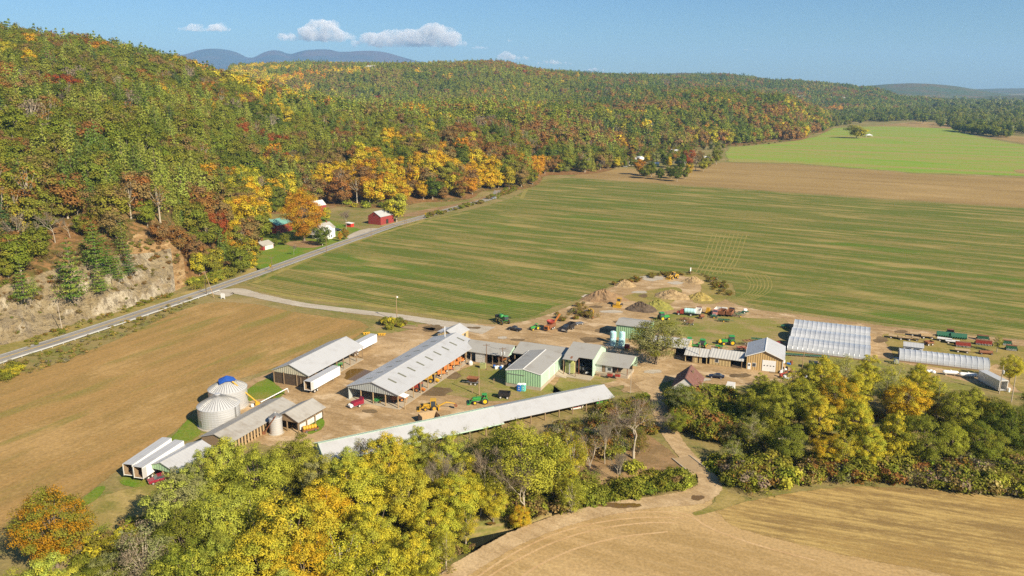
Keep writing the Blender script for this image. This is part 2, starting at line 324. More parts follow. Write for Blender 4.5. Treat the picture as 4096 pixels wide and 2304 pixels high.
# driveways and roads
ribbon('driveway', VP((545, 742), (590, 732), (640, 742), (750, 765), (880, 782), (1000, 796), (1120, 815), (1230, 832)), 7.5, M_GRAV, .09, 2.0, 'pale gravel driveway', widths=[17, 12, 8, 7, 7, 7, 9, 13])
ribbon('track', VP((1180, 838), (1280, 842), (1400, 830), (1480, 790), (1560, 760), (1640, 775), (1760, 775), (1900, 788), (2050, 806), (2250, 832), (2450, 853), (2650, 878)), 7, M_DIRT, .08, 2.2, 'dirt farm track', widths=[12, 14, 14, 12, 9, 7, 6, 5, 5, 5, 5])
LANE = np.array(catmull(VP((1560, 905), (1610, 950), (1640, 985), (1665, 1040), (1695, 1105), (1740, 1160), (1775, 1195), (1785, 1225), (1745, 1250), (1660, 1262), (1560, 1275), (1440, 1302), (1330, 1340), (1240, 1385), (1120, 1460)), 6))
M_LANE = groundmat('lane_dirt', (.44, .31, .165), (.36, .245, .125), (.50, .36, .20), R(-40), .2, .5, .1, 2.0, edge=.5)
ribbon('track', VP((1560, 905), (1610, 950), (1640, 985), (1665, 1040), (1695, 1105), (1740, 1160), (1775, 1195), (1785, 1225), (1745, 1250), (1660, 1262), (1560, 1275), (1440, 1302), (1330, 1340), (1240, 1385), (1120, 1460), (1000, 1560)), 5, M_LANE, .07, 1.2, 'narrow dirt lane over the creek', widths=[10, 9, 7.5, 6.2, 5.4, 5.2, 5.4, 7, 8, 6, 6, 6, 6, 6, 6, 6])
sheet('verge', VP((1795, 1215), (1840, 1238), (1880, 1258), (1820, 1285), (1760, 1300), (1730, 1292), (1790, 1262)), M_DRY, .06, 1.2, 1.5, .4)
sheet('track', VP((1250, 1048), (1400, 1010), (1545, 975), (1620, 960), (1610, 945), (1540, 958), (1400, 1000), (1250, 1030), (1100, 1045), (900, 1062), (820, 1090), (830, 1110), (1000, 1085)), M_DIRT, .075, 1.2, 1.5, .3)
sheet('driveway', VP((870, 598), (895, 582), (930, 574), (975, 576), (960, 583), (915, 600)), M_GRAV, .07, 1.5, 2, .2, 'gravel parking apron by the farmhouse')
ribbon('road', VP((-260, 991), (-120, 944), (0, 903), (130, 862), (280, 813), (430, 763), (525, 731), (600, 705), (700, 670), (830, 623), (930, 588), (1000, 564), (1075, 543), (1160, 519), (1235, 499), (1250, 488), (1258, 475), (1275, 455), (1300, 438)), 8.4, M_ASPH, .11, .5, 'two lane country road', n=5)
ribbon('road', VP((1560, 388), (1680, 378), (1780, 364), (1850, 359), (1920, 353), (1980, 346), (2030, 337), (2052, 326), (2062, 318)), 9, M_ASPH, .14, .6, 'far stretch of the country road', n=5)
M_YEL = paint('road_yellow', (.62, .40, .05), .8, wear=.5, scale=.6); M_WHT = paint('road_white', (.70, .68, .62), .8, wear=.4, scale=.6)
roadp = np.array(catmull(VP((-260, 991), (-120, 944), (0, 903), (130, 862), (280, 813), (430, 763), (525, 731), (600, 705), (700, 670), (830, 623), (930, 588), (1000, 564), (1075, 543), (1160, 519), (1235, 499)), 5))
def offset(path, d):
    p = np.array(path); t = np.gradient(p, axis=0); n = np.stack([-t[:, 1], t[:, 0]], 1); n /= np.hypot(*n.T)[:, None]
    return p + n * d
for off, m in ((.2, M_YEL), (-.2, M_YEL), (3.35, M_WHT), (-3.35, M_WHT)):
    q = offset(roadp, off); w = .24 if m is M_YEL else .26
    a, b_ = offset(q, w / 2), offset(q, -w / 2); k = len(q)
    F = [(i, i + 1, k + i + 1, k + i) for i in range(k - 1)]
    me = npmesh('road_marking', np.c_[np.concatenate([a, b_]), np.full(2 * k, .118)], F, m)
    if me.polygons[0].normal.z < 0: me.flip_normals()
    tag(link('road_marking', me), None, None, None, 'structure')
# wheel ruts and turning rows
M_RUT = groundmat('rut', (.50, .33, .16), (.44, .28, .13), (.54, .37, .19), 0, .05, .2, .1, 2.0, edge=.5); M_STRAW = groundmat('straw_rows', (.27, .22, .06), (.21, .19, .045), (.31, .245, .075), 0, .05, .2, .1, 2.0, edge=.5)
for q in ([(1150, 1449), (1230, 1396), (1330, 1345), (1450, 1308), (1580, 1290), (1690, 1288)], [(1190, 1460), (1270, 1405), (1370, 1354), (1480, 1320), (1600, 1303), (1720, 1303)], [(1215, 1460), (1290, 1415), (1390, 1366), (1500, 1332), (1620, 1316), (1700, 1316)], [(1300, 1460), (1360, 1420), (1450, 1380), (1560, 1352), (1680, 1338)], [(1690, 1285), (1740, 1300), (1790, 1330), (1900, 1370), (2050, 1410)]):
    ribbon('rut', VP(*q), .7, M_RUT, .045, .22, 'pale wheel rut')
for i in range(9):
    x0 = 1762 + i * 11; ribbon('rut', VP((x0 - 14, 690), (x0 + 8, 650), (x0 + 22, 610), (x0 + 30, 588)), .75, M_STRAW, .035, .34, 'straw coloured turning row')
for i in range(7):
    k = i * 9; ribbon('rut', VP((1835 + k * .4, 678 - k * .1), (1870 + k, 690), (1888 + k, 715), (1872 + k, 740), (1830 + k * .6, 756 + k * .12)), .65, M_STRAW, .035, .3, 'straw coloured turning row')
for q in ([(640, 712), (700, 684), (830, 630), (930, 596), (1070, 556), (1180, 534)], [(1330, 462), (1385, 452), (1450, 451)], [(1312, 500), (1322, 480), (1338, 466)], [(650, 728), (760, 750), (900, 764), (1050, 784), (1200, 806)]): ribbon('headland', VP(*q), 5.5, M_STRAW, .03, 2.4, 'straw coloured field margin')
# puddles and stains
def water_mat(name, col, rough=.08):
    if name in MATS: return MATS[name]
    m, nt, b = _new(name); b.inputs['Base Color'].default_value = (*col, 1); b.inputs['Roughness'].default_value = rough
    pos = N(nt, 'ShaderNodeNewGeometry').outputs['Position']; bump(nt, b, noise(nt, pos, 2.0, 2), .08, .05)
    fa = N(nt, 'ShaderNodeAttribute', attribute_name='fade').outputs['Fac']
    nt.links.new(ramp(nt, math_(nt, 'ADD', fa, math_(nt, 'MULTIPLY', math_(nt, 'SUBTRACT', noise(nt, pos, 1.2, 3), .5), .8)), .1, .4), b.inputs['Alpha'])
    MATS[name] = m; return m
M_PUD = water_mat('muddy_water', (.15, .085, .02)); M_CRK = water_mat('creek_water', (.02, .022, .014), .05)
def blob(cx, cy, rx, ry, n=14, seed=0):
    r = random.Random(seed); return [(cx + rx * math.cos(a) * r.uniform(.75, 1.15), cy + ry * math.sin(a) * r.uniform(.75, 1.15)) for a in np.linspace(0, 6.283, n, endpoint=False)]
for i, (x, y, rx, ry) in enumerate([(905, 945, 42, 16), (1560, 1272, 70, 8), (1990, 772 + 108 + 57, 60, 5), (1990, 958, 0, 0), (1755, 1253, 22, 8), (1235, 1317, 16, 5)]):
    if rx: sheet('puddle', [V(*p) for p in blob(x, y, rx, ry, 12, i)], M_PUD, .10, .8, .8, 0, 'muddy puddle')
for i, (x, y, rx, ry) in enumerate([(1090, 985, 60, 16), (1140, 945, 30, 12), (1190, 825, 30, 5), (1080, 830, 24, 8), (1520, 832, 30, 8), (1490, 856, 40, 10), (1470, 790, 20, 5), (1500, 772, 24, 5), (1560, 810, 28, 6), (1180, 1055, 20, 4), (930, 1035, 30, 8), (1040, 905, 34, 9), (1000, 1048, 24, 5), (1900, 865, 70, 5), (1860, 945, 40, 8), (2000, 968, 30, 6), (1300, 855, 30, 5), (1620, 745, 18, 6), (1700, 735, 22, 4), (840, 810, 16, 3), (610, 705, 16, 3), (1090, 825, 30, 10), (1690, 850, 26, 4), (2265, 835, 26, 6), (1780, 1000, 20, 5), (2215, 855, 26, 10), (340, 1220, 22, 8)]):
    sheet('stain', [V(*p) for p in blob(x, y, rx, ry, 12, i + 40)], M_DAMP, .095, 2.0, 1.2, 0, 'dark damp patch of bare soil')
for i, (x, y, rx, ry) in enumerate([(1640, 700, 40, 8), (1610, 735, 30, 5), (1480, 745, 24, 6), (1540, 785, 40, 6), (1700, 712, 30, 6), (960, 935, 30, 7), (1060, 880, 50, 8), (1110, 850, 40, 8), (1250, 850, 40, 6), (1380, 845, 30, 4), (1640, 935, 40, 8), (1760, 955, 40, 8)]):
    sheet('track', [V(*p) for p in blob(x, y, rx, ry, 12, i + 90)], M_GRAV, .085, 2.5, 1.4, 0)
k = len(CRK); a, b_ = offset(CRK, 2.6), offset(CRK, -2.6)
tag(link('creek', npmesh('creek', np.c_[np.concatenate([a, CRK, b_]), np.full(3 * k, -1.6)], [(j * k + i, j * k + i + 1, (j + 1) * k + i + 1, (j + 1) * k + i) for j in range(2) for i in range(k - 1)], M_CRK, attrs={'fade': ('FLOAT', np.ones(3 * k, np.float32))})), 'dark still creek', None, None, 'structure')

# ---------------------------------------------------------------- hills: a height field in rings round the valley
PROF = [(-1300, [(200, 0), (218, 14), (300, 34), (450, 66), (650, 115), (900, 150), (1400, 150)]),
 (-300, [(253, 0), (257, 3), (260, 8), (263, 9), (268, 15), (330, 31), (450, 58), (600, 92), (900, 146), (1050, 155), (1400, 140)]),
 (0, [(270, 0), (273, 3), (276, 8), (279, 9), (284, 15), (340, 29), (450, 53), (600, 84), (800, 120), (950, 141), (1350, 128)]),
 (400, [(306, 0), (309, 4), (312, 8), (315, 9.5), (320, 16), (365, 30), (480, 54), (620, 77), (800, 107), (950, 127), (1350, 115)]),
 (640, [(337, 0), (340, 3), (344, 7), (347, 8), (352, 11), (390, 30), (500, 50), (640, 70), (800, 93), (950, 111), (1350, 102)]),
 (760, [(360, 0), (385, 8), (430, 22), (530, 46), (650, 62), (800, 85), (950, 102), (1350, 95)]),
 (960, [(400, 0), (440, 8), (560, 26), (700, 46), (820, 66), (950, 86), (1100, 86), (1400, 40), (1900, 40), (2600, 140)]),
 (1005, [(420, 0), (460, 8), (580, 26), (700, 44), (820, 62), (950, 81), (1100, 81), (1400, 36), (1900, 38), (2600, 142)]),
 (1045, [(560, 0), (610, 11), (720, 34), (820, 55), (950, 77), (1100, 77), (1400, 30), (1900, 36), (2600, 144)]),
 (1270, [(605, 0), (660, 11), (750, 25), (850, 42), (950, 60), (1050, 63), (1200, 48), (1500, 14), (1900, 30), (2150, 88), (2600, 149), (3300, 140)]),
 (1500, [(592, 0), (640, 14), (720, 26), (850, 36), (1000, 43), (1180, 50), (1350, 44), (1550, 20), (1900, 34), (2150, 84), (2600, 147), (3300, 140)]),
 (1700, [(625, 0), (680, 15), (760, 28), (880, 37), (1000, 43), (1180, 49), (1350, 44), (1550, 24), (1900, 38), (2150, 86), (2600, 145), (3300, 135)]),
 (1956, [(700, 0), (760, 16), (850, 30), (1000, 41), (1180, 49), (1350, 46), (1550, 30), (1900, 46), (2200, 95), (2600, 149), (3300, 140)]),
 (2200, [(830, 0), (900, 14), (1000, 24), (1250, 39), (1450, 46), (1650, 30), (1950, 40), (2250, 85), (2600, 124), (3300, 115)]),
 (2512, [(1120, 0), (1190, 12), (1350, 32), (1550, 48), (1700, 51), (2000, 58), (2600, 90), (3200, 117), (4200, 105)]),
 (2830, [(1268, 0), (1330, 14), (1450, 36), (1600, 56), (1750, 66), (1950, 58), (2300, 55), (3000, 80), (3800, 128), (4700, 100)]),
 (3100, [(1380, 0), (1440, 14), (1560, 36), (1700, 52), (1800, 58), (2000, 40), (2400, 30), (3000, 50), (3800, 95), (4700, 80)]),
 (3235, [(1640, 0), (1690, 15), (1780, 30), (1900, 26), (2050, 6), (2400, 2), (2700, 5), (3000, 36), (3400, 62), (3800, 88), (4700, 70)]),
 (3300, [(2600, 0), (2700, 6), (3000, 36), (3400, 58), (3800, 82), (4700, 66)]),
 (3420, [(2620, 0), (2750, 8), (3000, 32), (3400, 50), (3800, 68), (4700, 30), (5600, -1)]),
 (3600, [(3000, 0), (3200, 20), (3500, 24), (3900, 8), (4300, -1)]),
 (3800, [(3300, 0), (3500, 5), (3800, -1)]),
 (4096, [(4000, -1), (6000, -1)]),
 (5200, [(4300, -1), (6000, -1)])]
PROF = [(p[0], p[1] if p[0] < 1020 else [(430, -1), (p[1][0][0] - 4, -1)] + p[1]) for p in PROF]   # level valley floor in front of the farther hills
PA = np.array([((p[0] - 2048) / 3170) for p in PROF]); PT = np.array([p[1][0][0] for p in PROF], float)
SS = np.concatenate([np.arange(0, 30, 1.5), np.geomspace(30, 8600, 200)])
ZT = []
for p in PROF:
    yy = np.array([q[0] for q in p[1]], float); zz = np.array([q[1] for q in p[1]], float)
    ZT.append(np.interp(SS + yy[0], np.append(yy, yy[-1] + 3000), np.append(zz, min(zz[-1], max(zz[-1] - 60, 0)))))
ZT = np.array(ZT)
k5 = np.ones(7) / 7
for r in ZT: r[24:] = np.convolve(np.pad(r, 3, 'edge'), k5, 'valid')[24:]
def hill_height(x, y):
    """terrain height of the hills (arrays); -1 where the valley floor lies"""
    x = np.asarray(x, float); y = np.asarray(y, float); a = x / y
    j = np.clip(np.searchsorted(PA, a) - 1, 0, len(PA) - 2); t = np.clip((a - PA[j]) / (PA[j + 1] - PA[j]), 0, 1)
    s = y - (PT[j] * (1 - t) + PT[j + 1] * t)
    z0 = np.empty_like(s); z1 = np.empty_like(s)
    for q in range(len(PA)):
        m = j == q
        if m.any(): z0[m] = np.interp(s[m], SS, ZT[q]); z1[m] = np.interp(s[m], SS, ZT[q + 1])
    ts = t * t * (3 - 2 * t); z = z0 * (1 - ts) + z1 * ts
    big = np.clip(s / 120, 0, 1); amp = np.minimum(z * .16, 11) * big
    z = z + amp * fbm(x / 230, y / 230, 3, 4) * 2
    return np.where(s < 0, -1.0 + np.maximum(s, -40) * .05, z), s
colA = np.unique(np.concatenate([np.linspace(PA[0], PA[-1], 250), np.linspace(-.70, -.30, 150), PA]))
NA, NS = len(colA), len(SS)
toeA = np.interp(colA, PA, PT)
YY = toeA[:, None] + SS[None] - 1.0; XX = colA[:, None] * YY
HZ, HS = hill_height(XX.ravel(), YY.ravel()); HZ = HZ.reshape(NA, NS); HZ[:, 0] = -1.2
# rock cliff by the road: craggy face
cl = np.clip((-.435 - colA) / .03, 0, 1) * np.clip((colA + .95) / .1, 0, 1)
rug = fbm(XX / 5, HZ / 4 + YY / 9, 11, 4) * 4 + np.floor(fbm(XX / 4.2, HZ / 7, 15, 3) * 9) * .75 + np.floor(fbm(XX / 9, HZ / 3.2, 17, 2) * 7) * .9
face = np.clip(SS / 3, 0, 1) * np.clip((24 - SS) / 6, 0, 1)
def edge_mul(x, y, sv, c_): return 1 - np.clip(.34 + fbm(x / 16, y / 40, 23, 4) * 1.2 + fbm(x / 5, y / 40, 27, 3) * .5, 0, .75) * np.clip((26 - sv) / 14, 0, 1) * c_
edge = edge_mul(XX, YY, SS[None], cl[:, None])
YD = YY + rug * face[None] * cl[:, None] * .9; ZD = HZ * edge + fbm(XX / 4, YY / 4, 19, 3) * 3 * face[None] * cl[:, None]
# jagged, slumped top edge
HV = np.stack([XX, YD, ZD], 2).reshape(-1, 3)
qi = (np.arange(NA - 1)[:, None] * NS + np.arange(NS - 1)[None])
fc = (cl[:-1] > .15)[:, None] & (SS[:-1] < 24)[None]
fsl = (colA[:-1] > -.545)[:, None] & (colA[:-1] < -.425)[:, None] & (SS[:-1] < 38)[None] & (SS[:-1][None] < (colA[:-1, None] + .57) * 420) & ~fc
def quads(mask): q = qi[mask]; return np.stack([q, q + NS, q + NS + 1, q + 1], 1)
m, nt, b = _new('forest_floor')
pos = N(nt, 'ShaderNodeNewGeometry').outputs['Position']
c = mixc(nt, ramp(nt, noise(nt, pos, .03, 4), .4, .6), (.16, .085, .032), (.085, .075, .022)); c = mixc(nt, ramp(nt, noise(nt, pos, .35, 4, .7), .42, .66), c, (.27, .145, .06))
nt.links.new(c, b.inputs['Base Color']); b.inputs['Roughness'].default_value = 1; b.inputs['Specular IOR Level'].default_value = .05; M_FLOOR = m
m, nt, b = _new('cliff_rock')
pos = N(nt, 'ShaderNodeNewGeometry').outputs['Position']; sx = N(nt, 'ShaderNodeSeparateXYZ'); nt.links.new(N(nt, 'ShaderNodeNewGeometry').outputs['Normal'], sx.inputs[0])
bed = noise(nt, mapped(nt, pos, .5, (.22, .22, .75)), 1.0, 5, .72); vert = noise(nt, mapped(nt, pos, .5, (.42, .3, .12)), 1.0, 5, .7)
c = mixc(nt, ramp(nt, bed, .35, .65), (.37, .30, .195), (.53, .45, .315)); c = mixc(nt, math_(nt, 'MULTIPLY', ramp(nt, vert, .50, .62), .85), c, (.145, .11, .065))
c = mixc(nt, math_(nt, 'MULTIPLY', ramp(nt, noise(nt, pos, .16, 4), .52, .66), .6), c, (.27, .185, .10))
c = mixc(nt, math_(nt, 'MULTIPLY', ramp(nt, sx.outputs[2], .55, .8), .8), c, (.25, .185, .09))
vc = N(nt, 'ShaderNodeTexVoronoi'); nt.links.new(mapped(nt, pos, .5, (.30, .25, .42)), vc.inputs['Vector']); vc.inputs['Scale'].default_value = 1.0
sc_ = N(nt, 'ShaderNodeSeparateColor'); nt.links.new(vc.outputs['Color'], sc_.inputs[0])
nt.links.remove(vc.inputs['Vector'].links[0]); wv = N(nt, 'ShaderNodeVectorMath', operation='ADD'); nz = N(nt, 'ShaderNodeTexNoise'); nz.inputs['Scale'].default_value = .5; nz.inputs['Detail'].default_value = 4; nt.links.new(pos, nz.inputs['Vector']); sc2 = N(nt, 'ShaderNodeVectorMath', operation='SCALE'); sc2.inputs[3].default_value = 1.6; nt.links.new(nz.outputs['Color'], sc2.inputs[0]); nt.links.new(mapped(nt, pos, .5, (.55, .4, .35)), wv.inputs[0]); nt.links.new(sc2.outputs[0], wv.inputs[1]); nt.links.new(wv.outputs[0], vc.inputs['Vector'])
c = mixc(nt, math_(nt, 'MULTIPLY', ramp(nt, sc_.outputs[0], .45, .9), .6), c, (.19, .15, .10))
c = mixc(nt, ramp(nt, noise(nt, mapped(nt, pos, .5, (.9, .6, .10), (5, 2, 0)), 1.0, 5, .75), .56, .64), c, (.12, .09, .055))
nt.links.new(c, b.inputs['Base Color']); b.inputs['Roughness'].default_value = .95; b.inputs['Specular IOR Level'].default_value = .1
bump(nt, b, math_(nt, 'ADD', bed, math_(nt, 'MULTIPLY', vert, 1.0)), 1.0, 1.6); M_ROCK = m
def hillobj(name, mask, mat, label, smooth):
    f = quads(mask); u, inv = np.unique(f.ravel(), return_inverse=True)
    tag(link(name, npmesh(name, HV[u], inv.reshape(f.shape), mat, smooth)), label, None, None, 'structure')
hillobj('hills', ~fc & ~fsl, M_FLOOR, 'wooded hills beyond the valley', True)
M_SLIP = groundmat('bare_slip', (.29, .175, .075), (.20, .12, .05), (.38, .26, .125), R(40), .08, .3, .08, 1.6, fade=False)
hillobj('slope', fsl, M_SLIP, 'bare earth slip beside the cliff', True)
hillobj('cliff', fc, M_ROCK, 'tan rock cliff cut beside the road', False)
# far ridges: skyline from the survey, each a broad ridge with depth
def ridge(name, sky, D0, depth0, depth1, fall, mat, label, x0, x1, seed, n=240, m=60):
    mx = np.linspace(x0, x1, n); my = np.interp(mx, [p[0] for p in sky], [p[1] for p in sky]); my = np.convolve(np.pad(my, 3, 'edge'), np.ones(7) / 7, 'valid'); rows = []
    for sft in np.linspace(depth0, depth1, m):
        yv = D0 + sft; v = my * 1.59006 - 1152; d = FPX * ST + v * CT; f = FPX * CT - v * ST
        crest = HC - d / f * D0; fal = np.exp(-(abs(sft) / fall) ** 1.6); x = (mx * 1.59006 - 2048) / f * yv
        nz = fbm(x / (fall * .55), np.full_like(x, yv / (fall * .7)), seed, 5)
        rows.append(np.stack([x, np.full_like(x, yv), crest * fal * (1 + nz * .9 * (abs(sft) / (fall * 1.2) if sft < 0 else .25)) - (0 if fal > .2 else 40)], 1))
    mi = (np.arange(m - 1)[:, None] * n + np.arange(n - 1)[None]).ravel()
    tag(link(name, npmesh(name, np.concatenate(rows), np.stack([mi, mi + 1, mi + n + 1, mi + n], 1), mat, True)), label, None, None, 'structure')
def farmat(name, c1, c2, sc, c3=None):
    m, nt, b = _new(name); pos = N(nt, 'ShaderNodeNewGeometry').outputs['Position']
    c = mixc(nt, ramp(nt, noise(nt, pos, sc, 5, .65), .4, .6), c1, c2)
    if c3: c = mixc(nt, ramp(nt, noise(nt, pos, sc * 14, 3, .7), .42, .62), c, c3)
    nt.links.new(c, b.inputs['Base Color']); b.inputs['Roughness'].default_value = 1; b.inputs['Specular IOR Level'].default_value = 0; return m
MS = [(380, 152), (440, 142), (470, 136), (500, 125.5), (530, 122), (560, 123.5), (590, 129), (612, 139), (628, 149), (645, 141), (662, 132.5), (675, 127), (690, 125.5), (703, 127), (716, 131), (728, 139), (742, 133), (758, 128), (775, 125), (800, 125.5), (835, 126.5), (848, 131), (865, 130), (880, 130), (905, 128), (930, 127.5), (955, 129), (980, 134), (1010, 143), (1050, 154), (1110, 163), (1200, 175)]
ridge('mountain', MS, 15000.0, -4300, 3600, 2100, farmat('mountain_forest_hazed', (.035, .065, .085), (.085, .075, .085), .001), 'distant blue mountain range', 300, 1250, 21)  # blue of the distant air is mixed into the forest colour
FM = farmat('far_forest', (.075, .10, .035), (.15, .095, .045), .0035, (.05, .075, .03))
ridge('hills', [(1400, 235), (1480, 205), (1540, 193), (1600, 187.5), (1660, 184.5), (1720, 183), (1765, 185), (1800, 193), (1860, 203), (1950, 212), (2050, 230)], 5600.0, -1300, 1200, 620, FM, 'far russet ridge beyond the middle hills', 1400, 2050, 33)
ridge('hills', [(1950, 240), (2050, 231), (2120, 222), (2180, 216), (2230, 211.5), (2290, 209), (2350, 211), (2410, 217), (2460, 226), (2520, 236), (2600, 246)], 7200.0, -1500, 1500, 800, FM, 'far rounded ridge at the right', 1950, 2600, 37)
ridge('hills', [(2300, 240), (2400, 230), (2460, 224.5), (2510, 223), (2576, 222), (2650, 219), (2800, 222)], 10500.0, -2200, 1800, 1100, FM, 'farthest blue ridge at the right frame edge', 2300, 2800, 41)
ridge('hills', [(2330, 262), (2400, 252), (2450, 246), (2500, 243), (2560, 240), (2650, 238), (2800, 240)], 5600.0, -900, 900, 500, FM, 'low wooded rise before the farthest ridge', 2330, 2800, 45)
# ---------------------------------------------------------------- trees
def leafmat(name, spread=.24):
    """leaves: colour of the whole tree from its 'tint', drifting to 'tintb' in clumps, each leaf a little different"""
    m, nt, b = _new(name)
    t1 = N(nt, 'ShaderNodeAttribute', attribute_name='tint', attribute_type='INSTANCER').outputs['Color']
    t2 = N(nt, 'ShaderNodeAttribute', attribute_name='tintb', attribute_type='INSTANCER').outputs['Color']
    lv = N(nt, 'ShaderNodeAttribute', attribute_name='leaf').outputs['Fac']
    cv = N(nt, 'ShaderNodeAttribute', attribute_name='clump').outputs['Fac']
    c = mixc(nt, ramp(nt, math_(nt, 'ADD', cv, math_(nt, 'MULTIPLY', lv, .35)), .45, .95), t1, t2)
    k = math_(nt, 'MULTIPLY_ADD', lv, spread * 2, 1 - spread); cm = N(nt, 'ShaderNodeCombineColor')
    for i in range(3): nt.links.new(k, cm.inputs[i])
    c = mixc(nt, 1.0, c, cm.outputs[0], 'MULTIPLY')
    nt.nodes.remove(b); out = nt.nodes['Material Output']
    d = N(nt, 'ShaderNodeBsdfDiffuse'); tr = N(nt, 'ShaderNodeBsdfTranslucent'); mx = N(nt, 'ShaderNodeMixShader'); mx.inputs[0].default_value = .34
    nt.links.new(c, d.inputs[0]); nt.links.new(c, tr.inputs[0]); nt.links.new(d.outputs[0], mx.inputs[1]); nt.links.new(tr.outputs[0], mx.inputs[2]); nt.links.new(mx.outputs[0], out.inputs[0])
    MATS[name] = m; return m
M_LEAFY = leafmat('leaves'); M_BARK = paint('bark', (.20, .155, .11), .9, wear=.5, scale=2, spec=.1); M_BARKP = paint('pale_bark', (.40, .34, .25), .9, wear=.4, scale=2, spec=.1)
M_TWIG = paint('twigs', (.30, .235, .165), .9, wear=.2, scale=1, spec=.1)
def quadleaves(rg, P, Nn, size, asp=1.0, jit=.8):
    """leaf cards at P facing roughly along Nn"""
    n = len(P); nv = Nn + rg.normal(0, jit, (n, 3)); nv /= np.linalg.norm(nv, axis=1)[:, None]
    r = rg.normal(0, 1, (n, 3)); u = np.cross(nv, r); u /= np.maximum(np.linalg.norm(u, axis=1), 1e-6)[:, None]; w = np.cross(nv, u)
    s = (size * rg.uniform(.55, 1.35, n))[:, None] * .5
    v = np.stack([P - u * s, P - w * s * asp * .8 + nv * s * .25, P + u * s, P + w * s * asp * .8 + nv * s * .25], 1).reshape(-1, 3)
    return v
def tubes(segs, n=5):
    """tapered limbs from (p0, p1, r0, r1) pieces"""
    vs, fs = [], []
    for p0, p1, r0, r1 in segs:
        p0 = np.array(p0, float); p1 = np.array(p1, float); d = p1 - p0; L = np.linalg.norm(d)
        if L < 1e-6: continue
        d /= L; a = np.cross(d, [0, 0, 1] if abs(d[2]) < .9 else [1, 0, 0]); a /= np.linalg.norm(a); b_ = np.cross(d, a); k = len(vs)
        for p, r in ((p0, r0), (p1, r1)):
            for i in range(n):
                t = 6.2832 * i / n; vs.append(p + (a * math.cos(t) + b_ * math.sin(t)) * r)
        for i in range(n): fs.append((k + i, k + (i + 1) % n, k + n + (i + 1) % n, k + n + i))
    return np.array(vs), np.array(fs)
def decid(seed, H, Rr, leaf, K, per, base=.28, tall=1.0, shell=.62, rc=(.26, .42), flat=0.0, gap=0.0, jit=.7):
    """broadleaf: limbs reach out to leaf clumps scattered through an uneven crown"""
    rg = np.random.default_rng(seed); zc = H * (1 + base) / 2; rz = H * (1 - base) / 2
    C = []; tries = 0
    while len(C) < K and tries < 9000:
        tries += 1
        d = rg.normal(0, 1, 3); d /= np.linalg.norm(d); d[2] = d[2] * (1 - flat)
        k = rg.uniform(shell, .92) * (.86 + .28 * smoothnoise(np.array([d[0] * 2 + 5.1]), np.array([d[1] * 2 + d[2] * 3 + 3.3]), seed)[0])
        wz = 1.0 if d[2] > 0 else (1 - .35 * -d[2])
        p = np.array([d[0] * Rr * k * wz, d[1] * Rr * k * wz, zc + d[2] * rz * k])
        if tall > 1: p[:2] *= (1.0 - .45 * max(d[2], 0) ** 1.3)
        if gap and smoothnoise(np.array([p[0] * .5 + 9]), np.array([p[1] * .5 + p[2] * .4]), seed + 3)[0] < gap: continue
        r = Rr * rg.uniform(*rc) * (.75 + .25 * (1 - max(d[2], 0)))
        if any(np.linalg.norm(p - q[0]) < .55 * (r + q[1]) for q in C) and rg.random() < .75: continue
        C.append((p, r))
    LP, LN, CL_ = [], [], []
    for p, r in C:
        n = int(per * (r / (Rr * .34)) ** 2)
        d = rg.normal(0, 1, (n, 3)); d /= np.linalg.norm(d, axis=1)[:, None]; d = d[d[:, 2] > -.55 + rg.normal(0, .15, len(d))]
        rr = r * rg.uniform(.45, 1.08, len(d))[:, None] * (1 + .22 * np.sin(d[:, :1] * 7 + p[0]) * np.cos(d[:, 1:2] * 6))
        out = (p - [0, 0, zc * .75]); out = out / (np.linalg.norm(out) + 1e-6)
        LP.append(p + d * rr * [1, 1, .8]); LN.append(d * .9 + out * .5 + [0, 0, .35]); CL_.append(np.full(len(d), rg.random()))
    LP = np.concatenate(LP); LN = np.concatenate(LN); CL_ = np.concatenate(CL_)
    v = quadleaves(rg, LP, LN, leaf, 1.0, jit); lv = np.repeat(rg.random(len(LP)), 4)
    # limbs
    seg = []; th = H * .018 + .05; fork = H * base * rg.uniform(.8, 1.1); top = np.array([rg.normal(0, .3), rg.normal(0, .3), H * .72])
    seg.append(((0, 0, -.3), (0, 0, fork * .5), th * 1.35, th)); seg.append(((0, 0, fork * .5), (0, 0, fork), th, th * .9)); seg.append(((0, 0, fork), top, th * .85, th * .25))
    for p, r in C[:28]:
        t = min(max((p[2] * .55 - fork * .5) / H, .05), .55); a = np.array([0, 0, fork]) * (1 - t) + top * t; m_ = a * .45 + p * .55 + [0, 0, -r * .3]
        seg.append((a, m_, th * .45, th * .25)); seg.append((m_, p, th * .25, th * .08))
    tv, tf = tubes(seg, 5)
    return v, lv, np.repeat(CL_, 4), tv, tf
